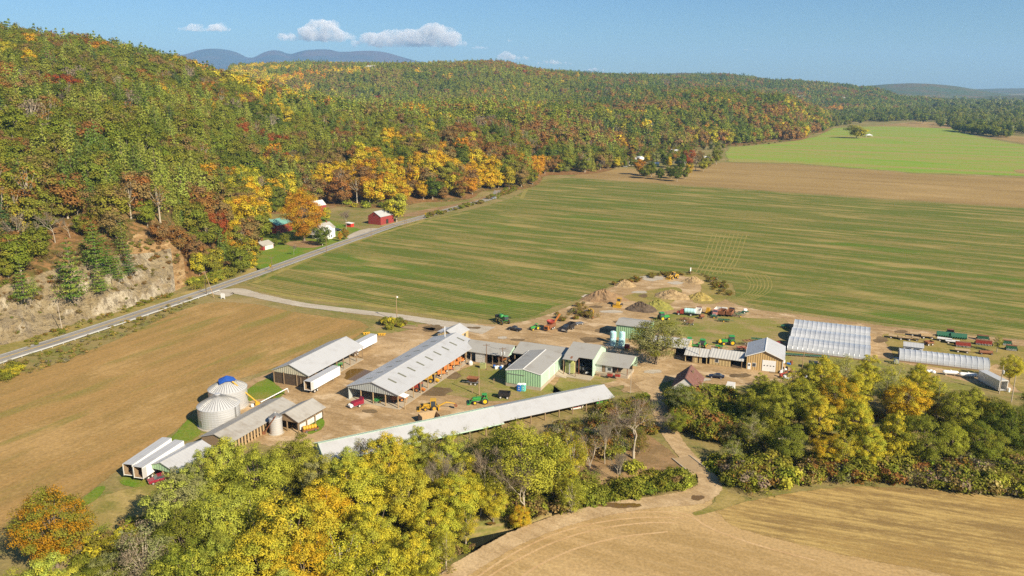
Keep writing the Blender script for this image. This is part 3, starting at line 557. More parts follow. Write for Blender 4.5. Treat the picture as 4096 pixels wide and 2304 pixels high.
def pine(seed, H, Rr, leaf, levels, nb, per, layered=True):
    rg = np.random.default_rng(seed); LP, LN, CC = [], [], []; seg = [((0, 0, -.3), (0, 0, H * .5), H * .017, H * .011), ((0, 0, H * .5), (0, 0, H), H * .011, .03)]
    for i in range(levels):
        t = i / (levels - 1); z = H * (.10 + .88 * t); L = Rr * (1 - t) ** .72 * rg.uniform(.82, 1.08) + .35; k = max(3, int(nb * (1 - .45 * t))); a0 = rg.uniform(0, 6.28)
        for j in range(k):
            a = a0 + 6.283 * j / k + rg.normal(0, .22); l = L * rg.uniform(.6, 1.1); up = .12 + .25 * t
            n = max(3, int(per * l / Rr)); s = rg.uniform(.25, 1.0, n) ** .8
            base_ = np.stack([np.cos(a) * l * s, np.sin(a) * l * s, z + l * s * up * s - .05 * l], 1); spr = .20 * l * (.4 + s)[:, None]
            LP.append(base_ + rg.normal(0, 1, (n, 3)) * spr * [1, 1, .20 if layered else .75]); LN.append(np.tile([math.cos(a) * (.5 if layered else .9), math.sin(a) * (.5 if layered else .9), .9], (n, 1))); CC.append(np.full(n, rg.random()))
            if j % 2 == 0: seg.append(((0, 0, z - .1 * l), (math.cos(a) * l * .8, math.sin(a) * l * .8, z + l * up * .5), .07, .02))
    LP = np.concatenate(LP); LN = np.concatenate(LN); v = quadleaves(rg, LP, LN, leaf, .6, .45); tv, tf = tubes(seg, 4)
    return v, np.repeat(rg.random(len(LP)), 4), np.repeat(np.concatenate(CC), 4), tv, tf
def bare(seed, H, spread, depth=4, twigs=900, twl=.9, tww=.05, stems=1, leafs=0, leaf=.3):
    """leafless tree: forking limbs and a veil of fine twigs"""
    rg = np.random.default_rng(seed); seg = []; tips = []
    def grow(p, d, L, r, k):
        p1 = p + d * L; mid = p + d * L * .5 + rg.normal(0, .06 * L, 3); seg.append((p, mid, r, r * .82)); seg.append((mid, p1, r * .82, r * .62))
        tips.append((p1, d, L))
        if k == 0: return
        for q in range(rg.integers(2, 4)):
            dd = d + rg.normal(0, spread, 3) + [0, 0, .18]; dd /= np.linalg.norm(dd); grow(p1 if q else mid * .3 + p1 * .7, dd, L * rg.uniform(.55, .8), r * .56, k - 1)
    for q in range(stems):
        d = np.array([rg.normal(0, .12 * stems), rg.normal(0, .12 * stems), 1.0]); d /= np.linalg.norm(d); grow(np.array([rg.normal(0, .15 * (stems - 1)), rg.normal(0, .15 * (stems - 1)), -.2]), d, H * .34, H * .014 + .05, depth)
    T = [t for t in tips if t[2] < H * .22]; n = twigs; ix = rg.integers(0, len(T), n)
    P = np.array([T[i][0] for i in ix]); D = np.array([T[i][1] for i in ix]) + rg.normal(0, .55, (n, 3)) + [0, 0, .15]; D /= np.linalg.norm(D, axis=1)[:, None]
    P = P - D * 0 + rg.normal(0, .25, (n, 3)); L = (twl * rg.uniform(.5, 1.3, n))[:, None]; s = np.cross(D, rg.normal(0, 1, (n, 3))); s /= np.linalg.norm(s, axis=1)[:, None]
    v = np.stack([P - s * tww, P + s * tww, P + D * L + s * tww * .4, P + D * L - s * tww * .4], 1).reshape(-1, 3)
    if leafs:
        ix = rg.integers(0, len(T), leafs); Q = np.array([T[i][0] for i in ix]) + rg.normal(0, .6, (leafs, 3)); v = np.concatenate([v, quadleaves(rg, Q, np.tile([0, 0, .6], (leafs, 1)), leaf)])
    tv, tf = tubes(seg, 4); k = len(v) // 4
    return v, np.repeat(rg.random(k), 4), np.repeat(rg.random(k), 4), tv, tf
PROTO = {}
def proto(key, data, bark):
    v, lv, cv, tv, tf = data; n = len(v) // 4
    cm = npmesh('crown', v, np.arange(4 * n).reshape(-1, 4), M_LEAFY, attrs={'leaf': ('FLOAT', lv.astype(np.float32)), 'clump': ('FLOAT', cv.astype(np.float32))})
    tm = npmesh('trunk', tv, tf, bark, True)
    PROTO[key] = (cm, tm)
for i in range(3): proto('round%d' % i, decid(10 + i, 13, 5.4, .21, 125, 820, .10, 1.0, .5, (.14, .27), 0, 0, .4), M_BARK)
for i in range(3): proto('tall%d' % i, decid(20 + i, 16, 4.6, .21, 140, 820, .08, 1.3, .5, (.14, .26), 0, 0, .4), M_BARK)
for i in range(2): proto('thin%d' % i, decid(30 + i, 15, 4.4, .20, 105, 290, .2, 1.1, .35, (.15, .28), 0, .3, .55), M_BARKP)
proto('maple0', decid(40, 15, 6.2, .22, 165, 800, .05, 1.25, .64, (.14, .24), 0, 0, .5), M_BARK)
proto('yard0', decid(47, 16, 7.4, .32, 150, 420, .10, 1.0, .4, (.13, .25), 0, .22), M_BARK)
for i in range(2): proto('bare%d' % i, bare(50 + i, 13, .42, 5, 1500, 1.0, .022), M_BARKP)
proto('bare2', bare(53, 11, .5, 4, 700, .9, .02, 3, 260, .34), M_BARKP)
for i in range(3): proto('bush%d' % i, decid(60 + i, 2.6, 2.0, .34, 22, 70, .02, 1, .5, (.3, .45)), M_BARK)
proto('brush0', bare(66, 2.8, .5, 3, 500, .7, .02, 6, 240, .24), M_TWIG)
for i in range(3): proto('mid%d' % i, decid(70 + i, 13.5, 5.2, 0.62, 30, 150, .07, 1.0, .5, (.32, .5), 0, 0, .28), M_BARKP)
proto('midthin0', decid(75, 15, 4.4, .62, 30, 30, .35, 1, .4, (.22, .36), 0, .35), M_BARKP)
for i in range(2): proto('pine%d' % i, pine(80 + i, 19, 4.8, .70, 12, 8, 46), M_BARK)
for i in range(2): proto('woodpine%d' % i, pine(87 + i, 18, 5.0, .85, 13, 9, 30, False), M_BARK)
proto('midbare0', bare(85, 14, .4, 3, 380, 1.4, .05), M_BARKP)
for i in range(3): proto('far%d' % i, decid(90 + i, 13.0, 5.4, 1.35, 14, 34, .12, 1, .45, (.42, .58), 0, 0, .25), M_BARKP)
proto('farpine0', pine(95, 17, 4.2, 1.9, 8, 5, 6), M_BARK); proto('farbare0', bare(96, 13, .4, 2, 90, 2.6, .11), M_BARKP)
# leaf colours
TINT = dict(green=(.185, .215, .028), dgreen=(.10, .14, .024), olive=(.235, .235, .032), ltgreen=(.42, .46, .075), ygreen=(.43, .42, .05), yellow=(.56, .46, .04), gold=(.57, .36, .025), orange=(.50, .235, .03), rust=(.30, .145, .04), brown=(.26, .175, .065), red=(.34, .075, .025), grey=(.29, .23, .15), sage=(.29, .29, .11), pine=(.165, .22, .042), ypine=(.31, .34, .058), dpine=(.085, .14, .042), tan=(.44, .315, .11), conifer=(.13, .235, .032), amber=(.42, .215, .016), twig=(.27, .215, .15))
TREES = {}
def tree(name, key, x, y, z, s, rz, tint, tintb, label, group=None, sz=1.0, lean=0.0):
    cm, tm = PROTO[key]; o = link(name, None); o.location = (x, y, z); o.rotation_euler = (lean * math.cos(rz * 3), lean * math.sin(rz * 3), rz); o.scale = (s, s, s * sz); o.empty_display_size = .2
    tag(o, label, 'tree' if 'bush' not in key and 'brush' not in key else 'bush', group)
    c = link('crown' if 'bush' not in key and 'brush' not in key else 'foliage', cm, o); t = link('trunk' if 'bush' not in key and 'brush' not in key else 'stem', tm, o)
    c['tint'] = tint; c['tintb'] = tintb
    TREES.setdefault(key, (c, t)); return o
def vary(rg, t, v=.18):
    k = 1 + rg.uniform(-v, v); return tuple(max(0.004, c * k * (1 + rg.uniform(-v, v) * .5)) for c in t)
rg = np.random.default_rng(5)
COLWORD = dict(green='green', dgreen='dark green', olive='olive', ltgreen='pale green', ygreen='yellow green', yellow='yellow', gold='golden', orange='orange', rust='rust brown', brown='brown', red='red', grey='grey', sage='grey green', pine='green', ypine='pale green', dpine='dark green', twig='bare')
# --- the belt of trees along the creek: photo (crown middle x, crown top y, height in m) to ground
def belt(px, py_top, H, key, t1, t2, label, sx=1.0, group=None, name='tree'):
    """plant a tree whose top stands at a photo point"""
    x, y = V(px, py_top, H); K = {'roun': 13, 'tall': 16, 'thin': 15, 'yard': 16, 'mapl': 15, 'bare': 14.5, 'mid0': 14.5, 'mid1': 14.5, 'mid2': 14.5, 'pine': 19.5, 'bush': 2.7, 'brus': 3.2, 'midt': 15, 'midb': 14, 'far0': 13.5, 'far1': 13.5, 'far2': 13.5, 'farp': 17, 'farb': 13}[key[:4]]
    s = H / K * sx; return tree(name, key, x, y, min(0, ground_z(x, y)), s, rg.uniform(0, 6.28), vary(rg, TINT[t1], .08), vary(rg, TINT[t2], .08), label, group, 1 / sx)
BELT = [
 (112, 1222, 17, 'maple0', 'olive', 'amber', 'round maple turning from green to orange at the ploughed field corner', 1.12),
 (108, 1392, 15, 'tall0', 'ltgreen', 'ygreen', 'pale green tree in front of the orange-green maple', 1.25),
 (30, 1440, 12, 'round0', 'ygreen', 'olive', 'yellow green tree at the bottom corner below the maple', 1.2),
 (345, 1310, 15, 'thin0', 'sage', 'grey', 'grey green thin-leaved tree beside the bare lane end', 1.25),
 (265, 1395, 9, 'round2', 'olive', 'sage', 'low olive tree between the maple and the grey green tree', 1.1),
 (430, 1165, 18, 'tall1', 'ltgreen', 'sage', 'big pale green tree beside the red pickup', 1.15),
 (553, 1088, 17, 'tall2', 'ltgreen', 'ygreen', 'tall pale green tree rising over the grey shed roof', 1.1),
 (498, 1125, 14, 'tall0', 'ltgreen', 'sage', 'slim pale green tree at the shed with the green gable', .95),
 (640, 1120, 15, 'round0', 'ygreen', 'green', 'leafy green tree left of the small silo', 1.15),
 (735, 1098, 14, 'round1', 'ygreen', 'olive', 'bright green tree in front of the small silo', 1.2),
 (800, 1140, 12, 'round2', 'sage', 'ygreen', 'pale tree at the left end of the long roof', 1.0),
 (455, 1275, 13, 'round1', 'green', 'olive', 'shaded green tree under the big pale green tree', 1.1),
 (560, 1225, 15, 'round2', 'ltgreen', 'ygreen', 'pale tree below the shed roof', 1.1),
 (640, 1215, 17, 'thin1', 'yellow', 'ygreen', 'yellow tree with pale limbs below the bright green tree', 1.3),
 (720, 1235, 18, 'round0', 'yellow', 'ygreen', 'full yellow tree with forked pale trunk', 1.15),
 (805, 1190, 17, 'tall0', 'yellow', 'gold', 'golden tree in the middle of the creek belt', 1.2),
 (885, 1140, 18, 'tall1', 'yellow', 'ygreen', 'broad yellow tree under the long roof', 1.25),
 (960, 1075, 17, 'tall2', 'ygreen', 'yellow', 'tall yellow tree overlapping the long roof', 1.1),
 (905, 1095, 13, 'thin0', 'sage', 'twig', 'thin grey green tree by the long roof eave', 1.0),
 (1050, 1065, 14, 'tall0', 'ygreen', 'ltgreen', 'yellow green tree covering the roof joint', 1.0),
 (1020, 1150, 17, 'tall2', 'ygreen', 'yellow', 'yellow tree right of the broad yellow tree', 1.15),
 (1112, 1120, 17, 'bare0', 'twig', 'twig', 'slim leafless tree between the yellow trees', .9),
 (1165, 1075, 14, 'thin1', 'ygreen', 'sage', 'yellow green thin tree in front of the long roof', 1.0),
 (1205, 1110, 17, 'bare1', 'twig', 'grey', 'tall bare tree with pale leaning trunk', .95),
 (1260, 1090, 14, 'thin0', 'olive', 'ygreen', 'small olive tree behind the big olive tree', 1.0),
 (1320, 1062, 19, 'round1', 'olive', 'ygreen', 'big olive brown tree at the end of the belt', 1.25),
 (1315, 1120, 17, 'bare0', 'grey', 'twig', 'half bare tree standing in front of the olive tree', 1.1),
 (1405, 1105, 15, 'tall1', 'yellow', 'olive', 'yellow tree beside the bare thicket', 1.0),
 (1440, 1170, 11, 'thin0', 'ygreen', 'olive', 'low yellow green tree by the bare thicket', 1.1),
 (1240, 1210, 9, 'round2', 'yellow', 'ygreen', 'low yellow tree at the lane edge below bare trees', 1.0),
 (1170, 1240, 10, 'thin1', 'yellow', 'olive', 'thin yellow tree beside the tan field', 1.0),
 (1090, 1240, 12, 'round0', 'ygreen', 'yellow', 'yellow green tree left of the lane bend', 1.0),
 (1310, 1250, 6, 'round1', 'yellow', 'gold', 'small golden tree at the foot of the olive tree', 1.0),
 (935, 1255, 16, 'tall0', 'yellow', 'ygreen', 'yellow tree in the lower middle of the belt', 1.1),
 (850, 1320, 16, 'thin1', 'yellow', 'ygreen', 'loose yellow tree with white limbs near the frame bottom', 1.3),
 (760, 1345, 14, 'round2', 'gold', 'yellow', 'deep gold tree near the frame bottom', 1.1),
 (650, 1335, 15, 'round1', 'ygreen', 'yellow', 'yellow green tree below the forked yellow tree', 1.2),
 (545, 1330, 14, 'tall2', 'ltgreen', 'olive', 'pale green tree in the shade gap', 1.1),
 (460, 1370, 13, 'round0', 'green', 'ygreen', 'green tree low in the shaded gap', 1.2),
 (380, 1420, 11, 'thin1', 'sage', 'olive', 'sage tree at the frame bottom', 1.2),
 (205, 1440, 9, 'round1', 'ygreen', 'green', 'small green tree at the frame bottom left', 1.2),
 (560, 1430, 12, 'round0', 'ygreen', 'ltgreen', 'bright green tree at the frame bottom', 1.2),
 (940, 1380, 14, 'round0', 'yellow', 'ygreen', 'round yellow tree at the frame bottom', 1.2),
 (1040, 1330, 14, 'tall1', 'ygreen', 'yellow', 'slender yellow green tree above the tan field', 1.1),
 (1120, 1330, 9, 'thin0', 'ygreen', 'olive', 'small loose tree beside the lane bend', 1.1),
 (1060, 1420, 10, 'round2', 'yellow', 'olive', 'yellow tree at the frame bottom beside the tan field', 1.1),
 (840, 1430, 11, 'tall0', 'yellow', 'gold', 'gold tree at the frame bottom middle', 1.2),
 (700, 1425, 12, 'tall2', 'ygreen', 'ltgreen', 'green tree at the frame bottom left of the gold tree', 1.2),
 # thicket and bare trees by the bridge
 (1600, 1010, 15, 'bare1', 'twig', 'twig', 'large bare many-limbed tree near the creek bridge', 1.7),
 (1525, 1050, 12, 'bare0', 'grey', 'twig', 'bare grey tree in the thicket behind the long shed', .8),
 (1490, 1060, 12, 'bare2', 'twig', 'rust', 'bare bushy tree left in the thicket', .9),
 (1455, 1040, 11, 'bare2', 'twig', 'olive', 'bare bushy tree against the long shed eave', .9),
 (1560, 1020, 9, 'bare2', 'twig', 'olive', 'bare shrub tree by the shed corner', 1.0),
 (1560, 1110, 10, 'bare0', 'twig', 'twig', 'small bare tree beside the large bare tree', .9),
 (1655, 798, 16, 'yard0', 'sage', 'olive', 'big grey green tree between the mint tanks and the tan workshop', 1.3),
 # right belt
 (1722, 965, 9, 'round1', 'sage', 'green', 'silvery green tree in front of the brown roofed house', 1.2),
 (1758, 985, 7.5, 'round2', 'ygreen', 'green', 'bright green tree beside the brown roofed house', 1.0),
 (1700, 1030, 7, 'round0', 'green', 'olive', 'low green tree at the lane edge', 1.2),
 (1838, 975, 4.2, 'round2', 'orange', 'olive', 'small orange tree beside the box truck', 1.0),
 (1920, 935, 12, 'tall0', 'ygreen', 'olive', 'yellow green tree before the tan workshop', 1.1),
 (1890, 970, 11, 'tall1', 'ygreen', 'olive', 'yellow green tree right of the box truck', 1.1),
 (1960, 985, 12, 'round0', 'ygreen', 'olive', 'yellow green tree left in the right belt', 1.1),
 (1895, 1030, 11, 'thin0', 'sage', 'olive', 'grey green tree over the creek pool', 1.2),
 (1850, 1065, 10, 'thin1', 'sage', 'green', 'grey tree left of the grey green tree', 1.1),
 (2020, 960, 13, 'round1', 'olive', 'ygreen', 'mottled tree by the green dumpster', 1.1),
 (2078, 885, 16, 'tall2', 'ygreen', 'yellow', 'tall yellow green tree below the triple greenhouse', 1.1),
 (2130, 888, 15, 'thin0', 'ygreen', 'sage', 'thin yellow green tree against the greenhouse', 1.1),
 (2190, 885, 15, 'tall0', 'yellow', 'ygreen', 'bright yellow tree between the two greenhouses', 1.0),
 (2110, 945, 14, 'round2', 'gold', 'olive', 'golden brown tree in the right belt', 1.1),
 (2070, 985, 14, 'tall1', 'ygreen', 'yellow', 'yellow green tree beneath the tall yellow green tree', 1.1),
 (2160, 990, 14, 'tall2', 'ygreen', 'yellow', 'yellow green tree in the middle of the right belt', 1.1),
 (2240, 935, 13, 'thin1', 'sage', 'ygreen', 'greyish thin tree below the long greenhouse', 1.1),
 (2318, 905, 13, 'tall1', 'ygreen', 'yellow', 'yellow green tree against the long greenhouse', 1.0),
 (2290, 950, 14, 'round0', 'yellow', 'gold', 'broad yellow tree below the long greenhouse', 1.1),
 (2370, 960, 13, 'thin0', 'sage', 'ygreen', 'pale thin tree near the white tanks', 1.1),
 (2420, 985, 12, 'round1', 'ygreen', 'olive', 'round yellow green tree near the white tanks', 1.1),
 (2480, 995, 11, 'tall0', 'yellow', 'ygreen', 'yellow tree left of the grey container', 1.1),
 (2550, 892, 9, 'round2', 'yellow', 'ygreen', 'yellow tree right of the long greenhouse', 1.0),
 (2560, 1020, 12, 'round0', 'green', 'dgreen', 'deep green tree at the right frame edge', 1.3),
 (2480, 1060, 12, 'round1', 'olive', 'green', 'dark olive tree near the right frame edge', 1.1),
 (2400, 1050, 13, 'tall2', 'ygreen', 'olive', 'yellow green tree behind the power lines', 1.1),
 (2330, 1040, 14, 'round2', 'green', 'olive', 'shaded green tree behind the power lines', 1.1),
 (2260, 1030, 15, 'tall0', 'yellow', 'olive', 'yellow tree behind the hedge', 1.1),
 (2195, 1060, 13, 'tall1', 'yellow', 'ygreen', 'low yellow tree at the hedge', 1.0),
 (2130, 1070, 12, 'thin1', 'yellow', 'ygreen', 'loose yellow tree left of the low yellow tree', 1.0),
 (2090, 1090, 9, 'round0', 'gold', 'yellow', 'yellow orange tree at the hedge front', 1.1),
 (2010, 1075, 9, 'thin0', 'ygreen', 'sage', 'thin tree beside the creek side pole', 1.0),
 (1990, 1040, 12, 'round1', 'olive', 'green', 'olive tree over the creek pole', 1.1),
 (1955, 945, 13, 'tall2', 'ygreen', 'olive', 'yellow green tree standing behind the box truck tree', 1.1),
 (2040, 905, 14, 'tall0', 'olive', 'ygreen', 'tall olive tree left of the tall yellow green tree', 1.0),
 (2160, 925, 15, 'tall1', 'ygreen', 'yellow', 'tall yellow green tree below the greenhouse corner', 1.1),
 (2255, 900, 14, 'thin1', 'sage', 'ygreen', 'tall loose tree at the greenhouse gap', 1.2),
 (2350, 935, 14, 'tall0', 'yellow', 'ygreen', 'tall yellow tree below the single greenhouse', 1.1),
 (2450, 965, 13, 'tall2', 'ygreen', 'olive', 'yellow green tree left of the power line trees', 1.2),
 (2525, 985, 13, 'round1', 'green', 'olive', 'green tree below the grey container', 1.2),
 (2000, 920, 12, 'thin0', 'ygreen', 'yellow', 'thin yellow tree behind the junk heap', 1.1),
 (1445, 1085, 13, 'thin1', 'olive', 'yellow', 'thin olive tree at the right end of the yellow belt', 1.2),
 (1095, 1125, 14, 'tall1', 'yellow', 'ygreen', 'yellow tree behind the slim leafless tree', 1.0),
 (1180, 1135, 13, 'tall0', 'ygreen', 'yellow', 'yellow green tree behind the leaning bare trunk', 1.0),
 (1150, 1185, 12, 'round1', 'yellow', 'ygreen', 'round yellow tree low behind the bare trees', 1.1),
 (1255, 1150, 13, 'thin1', 'olive', 'ygreen', 'loose olive tree left of the big olive tree', 1.1),
 (1215, 1165, 10, 'round0', 'ygreen', 'olive', 'low yellow green tree between the bare trunks', 1.0),
 (1375, 1080, 14, 'thin0', 'yellow', 'olive', 'thin yellow tree right of the big olive tree', 1.1),
 (1000, 1088, 15, 'tall1', 'ygreen', 'yellow', 'yellow green tree overlapping the middle of the second long shed', 1.0),
 (1092, 1080, 13, 'thin0', 'ygreen', 'sage', 'thin yellow green tree at the joint of the two long sheds', 1.1),
 (1132, 1082, 14, 'tall0', 'ygreen', 'ltgreen', 'yellow green tree right of the shed joint', 1.0),
 (868, 1118, 14, 'tall2', 'ygreen', 'ltgreen', 'yellow green tree covering the left end of the second long shed', 1.1),
 (1230, 1072, 13, 'thin1', 'olive', 'ygreen', 'loose olive tree against the long shed roof', 1.1),
 (2640, 960, 13, 'round1', 'ygreen', 'olive', 'yellow green tree beyond the right frame edge', 1.1),
]
for b_ in BELT: belt(b_[0], b_[1], b_[2], b_[3], b_[4], b_[5], b_[6], b_[7])
# ---------------------------------------------------------------- hillside trees
def zone(px, py):
    """chances of each leaf colour by place on the slopes"""
    w = dict(pine=1.4, ypine=1.6, dpine=.3, green=4.4, dgreen=.9, olive=2.6, brown=.6, rust=.5, gold=.22, yellow=.25, orange=.16, red=.08, grey=.35)
    def e(cx, cy, rx, ry): return math.exp(-((px - cx) / rx) ** 2 - ((py - cy) / ry) ** 2)
    k = e(120, 580, 260, 90); w['brown'] += 10 * k; w['rust'] += 10 * k; w['grey'] += 5 * k; w['ypine'] *= 1 - .95 * k; w['green'] *= 1 - .6 * k; w['pine'] *= 1 - .7 * k
    k = e(620, 560, 190, 75); w['gold'] += 9 * k; w['orange'] += 5 * k; w['yellow'] += 5 * k; w['olive'] += 3 * k; w['pine'] *= 1 - .7 * k; w['ypine'] *= 1 - .8 * k
    k = e(700, 480, 90, 60); w['gold'] += 14 * k; w['orange'] += 7 * k
    k = e(1130, 450, 200, 60); w['gold'] += 11 * k; w['orange'] += 6 * k; w['green'] *= 1 - .5 * k; w['pine'] *= 1 - .5 * k; w['brown'] += 3 * k; w['yellow'] += 3.4 * k; w['olive'] += 3 * k; w['dgreen'] += 2 * k; w['ypine'] *= 1 - .8 * k; w['rust'] += 1.5 * k; w['pine'] *= 1 - .6 * k
    k = e(1330, 340, 260, 50); w['brown'] += 4.5 * k; w['rust'] += 3 * k; w['grey'] += 2.5 * k
    k = e(780, 285, 420, 26); w['ypine'] += 11 * k; w['pine'] += 3 * k
    k = e(280, 420, 260, 50); w['ypine'] += 6 * k; w['olive'] += 2 * k
    k = e(640, 215, 110, 60); w['gold'] += 4.5 * k; w['orange'] += 2 * k; w['yellow'] += 2.5 * k
    k = e(60, 130, 160, 26); w['gold'] += 2.6 * k; w['yellow'] += 1.0 * k
    k = e(200, 90, 320, 18); w['rust'] += 2.5 * k; w['brown'] += 1.5 * k
    k = e(150, 215, 220, 26); w['grey'] += 2.5 * k; w['rust'] += 1.5 * k
    k = e(1880, 285, 190, 50); w['rust'] += 6 * k; w['brown'] += 5 * k; w['orange'] += .9 * k; w['gold'] += .5 * k; w['dgreen'] += 2 * k; w['pine'] *= 1 - .7 * k; w['ypine'] *= 1 - .9 * k
    k = e(1990, 300, 60, 50); w['gold'] += 5 * k; w['yellow'] += 2.5 * k; w['orange'] += 2 * k
    k = e(1640, 300, 170, 35); w['dgreen'] += 4 * k; w['dpine'] += 3 * k
    k = e(1250, 165, 220, 14); w['rust'] += 6 * k; w['brown'] += 3 * k
    k = e(1600, 192, 300, 10); w['rust'] += 2 * k
    if px > 1450 and py < 275: w['dgreen'] += 5; w['dpine'] += 3; w['brown'] += 1.2; w['ypine'] *= .3; w['gold'] *= .15; w['yellow'] *= .1; w['orange'] *= .3; w['olive'] *= .5
    if px < 460 and py > 430:
        for q in ('gold', 'yellow', 'orange', 'red'): w[q] *= .12
    w['olive'] *= .8
    return w
pts = []
rg = np.random.default_rng(11)
def scatter(y0, y1, sp, a0, a1):
    yy = np.arange(y0, y1, sp); out = []
    for y in yy:
        xx = np.arange(a0 * y, a1 * y, sp); out.append(np.stack([xx + rg.uniform(-.45, .45, len(xx)) * sp, np.full(len(xx), y) + rg.uniform(-.45, .45, len(xx)) * sp], 1))
    return np.concatenate(out)
raw = [scatter(230, 700, 8.8, -.86, .02), scatter(700, 1150, 9.6, -.80, .18), scatter(1150, 2000, 10, -.40, .46), scatter(2000, 3400, 12, -.34, .60), scatter(3400, 5600, 16, -.1, .76)]
FP = np.concatenate(raw); fz, fs = hill_height(FP[:, 0], FP[:, 1])
ok = (fz > .6) & ~((fs < 17) & (FP[:, 0] / FP[:, 1] < -.43) & (FP[:, 1] < 380))
aa = FP[:, 0] / FP[:, 1]
# the bare slip beside the cliff and thinner growth over it
slip = (aa > -.60) & (aa < -.455) & (fs < 40) & (fs > 6) & (FP[:, 1] < 420)
ok &= ~(slip & (rg.random(len(FP)) < .88))
# hide nothing seen: drop trees behind a crest
def visible(x, y, z):
    t = np.linspace(.35, .97, 26)[:, None]; hz, _ = hill_height((x[None] * t).ravel(), (y[None] * t).ravel())
    return (hz.reshape(26, -1) < (HC + (z[None] - HC) * t) + 1).all(0)
FP, fz, fs = FP[ok], fz[ok], fs[ok]
vis = np.concatenate([visible(FP[i:i + 4000, 0], FP[i:i + 4000, 1], fz[i:i + 4000] + 16) for i in range(0, len(FP), 4000)])
FP, fz, fs = FP[vis], fz[vis], fs[vis]
order = np.argsort(FP[:, 1]); FP, fz, fs = FP[order], fz[order], fs[order]
nF = len(FP); kinds = []; clus = fbm(FP[:, 0] / 60, FP[:, 1] / 60, 31, 3)
KN = ['pine', 'ypine', 'dpine', 'green', 'dgreen', 'olive', 'brown', 'rust', 'gold', 'yellow', 'orange', 'red', 'grey']
cl2 = fbm(FP[:, 0] / 38 + 50, FP[:, 1] / 38, 37, 3)
# stands: patches of one species, larger farther up the slopes
SD = np.concatenate([scatter(230, 1100, 30, -.86, .2), scatter(1100, 2100, 52, -.4, .5), scatter(2100, 7000, 90, -.35, .8)]); sdk = []
for q in SD:
    px, py = PXL(q[0], q[1], max(hill_height(q[:1], q[1:])[0][0], 0) + 9); w = zone(px, py); wv = np.array([max(w[k], 0) for k in KN]); wv[8:12] *= .8
    sdk.append(KN[int(np.searchsorted(np.cumsum(wv) / wv.sum(), rg.random()))])
stand = []
for i in range(nF):
    q = FP[i] + rg.normal(0, 6 if FP[i, 1] < 1100 else 12, 2); lo_, hi_ = (0, len(SD))
    d2 = ((SD - q) ** 2).sum(1); stand.append(sdk[int(d2.argmin())])
for i in range(nF):
    if rg.random() < .62: kinds.append(stand[i]); continue
    px, py = PXL(FP[i, 0], FP[i, 1], fz[i] + 9); w = zone(px, py)
    c = clus[i] * 5; wts = np.array([max(w[k], 0) for k in KN]); wts[:3] *= math.exp(c * 1.6); wts[6:8] *= math.exp(cl2[i] * 7); wts[8:12] *= math.exp(-cl2[i] * 7 - .5)
    kinds.append(KN[int(np.searchsorted(np.cumsum(wts) / wts.sum(), rg.random()))])
CON = ('pine', 'ypine', 'dpine')
def where_on_hill(px, py):
    if px < 480 and py > 470: return 'on the slope above the rock cliff'
    if px < 480: return 'high on the left hillside'
    if px < 660 and py > 470: return 'at the forest foot between the cliff and the red shed'
    if px < 860: return 'on the slope behind the farmhouse'
    if px < 1080: return 'on the slope above the red barn'
    if px < 1340: return 'on the slope by the road bend'
    return 'at the wood edge beside the brown field'
SHAPEW = {'round': 'broad-crowned', 'tall': 'tall-crowned', 'mid': 'full-crowned', 'mid0': 'rounded', 'mid1': 'spreading', 'mid2': 'upright', 'midthin0': 'thin-leaved', 'woodpine0': 'layered', 'woodpine1': 'narrow', 'midbare0': 'leafless'}
# single trees that stand out, planted by hand along the road foot and round the farmhouse
HAND = [
 (165, 600, 22, 'pine0', 'conifer', 'ypine', 'tall layered pine standing at the cliff top', .85), (228, 553, 17, 'pine1', 'conifer', 'pine', 'broad pine behind the tall pine on the slope', 1.2),
 (300, 545, 15, 'pine0', 'pine', 'olive', 'pine near the top of the slip', .8), (242, 648, 13, 'pine1', 'ypine', 'conifer', 'pale pine at the cliff edge right of the tall pine', .95),
 (268, 610, 12, 'pine0', 'conifer', 'pine', 'small dark pine in the cluster by the slip', .9), (318, 612, 12, 'pine1', 'conifer', 'dpine', 'rightmost pine of the cluster by the slip', .85),
 (45, 650, 14, 'pine1', 'conifer', 'ypine', 'pine at the left end of the cliff top', .9), (80, 690, 6, 'pine0', 'ypine', 'conifer', 'short pine on the cliff top', 1.1), (290, 630, 11, 'pine1', 'ypine', 'conifer', 'middle pine of the cluster by the slip', .85)]
for (px, py, H, key, t1, t2, lab, sx) in HAND:
    H *= 1.12; sx *= 1.08
    ft = np.linspace(270, 520, 500); best = None                       # walk the sight line until its foot lies on the slope
    for y in ft:
        v = py * 1.59006 - 1152; d = FPX * ST + v * CT; f = FPX * CT - v * ST; x = (px * 1.59006 - 2048) / f * y; zt = HC - d / f * y
        hz = hill_height(np.array([x]), np.array([y]))[0][0]
        if hz > 1 and hz + H >= zt: best = (x, y, hz); break
    if best: tree('pine_tree', key, best[0], best[1], best[2] - .3, H / 19 * sx, rg.uniform(0, 6), vary(rg, TINT[t1], .06), vary(rg, TINT[t2], .06), lab, None, 1 / sx); 
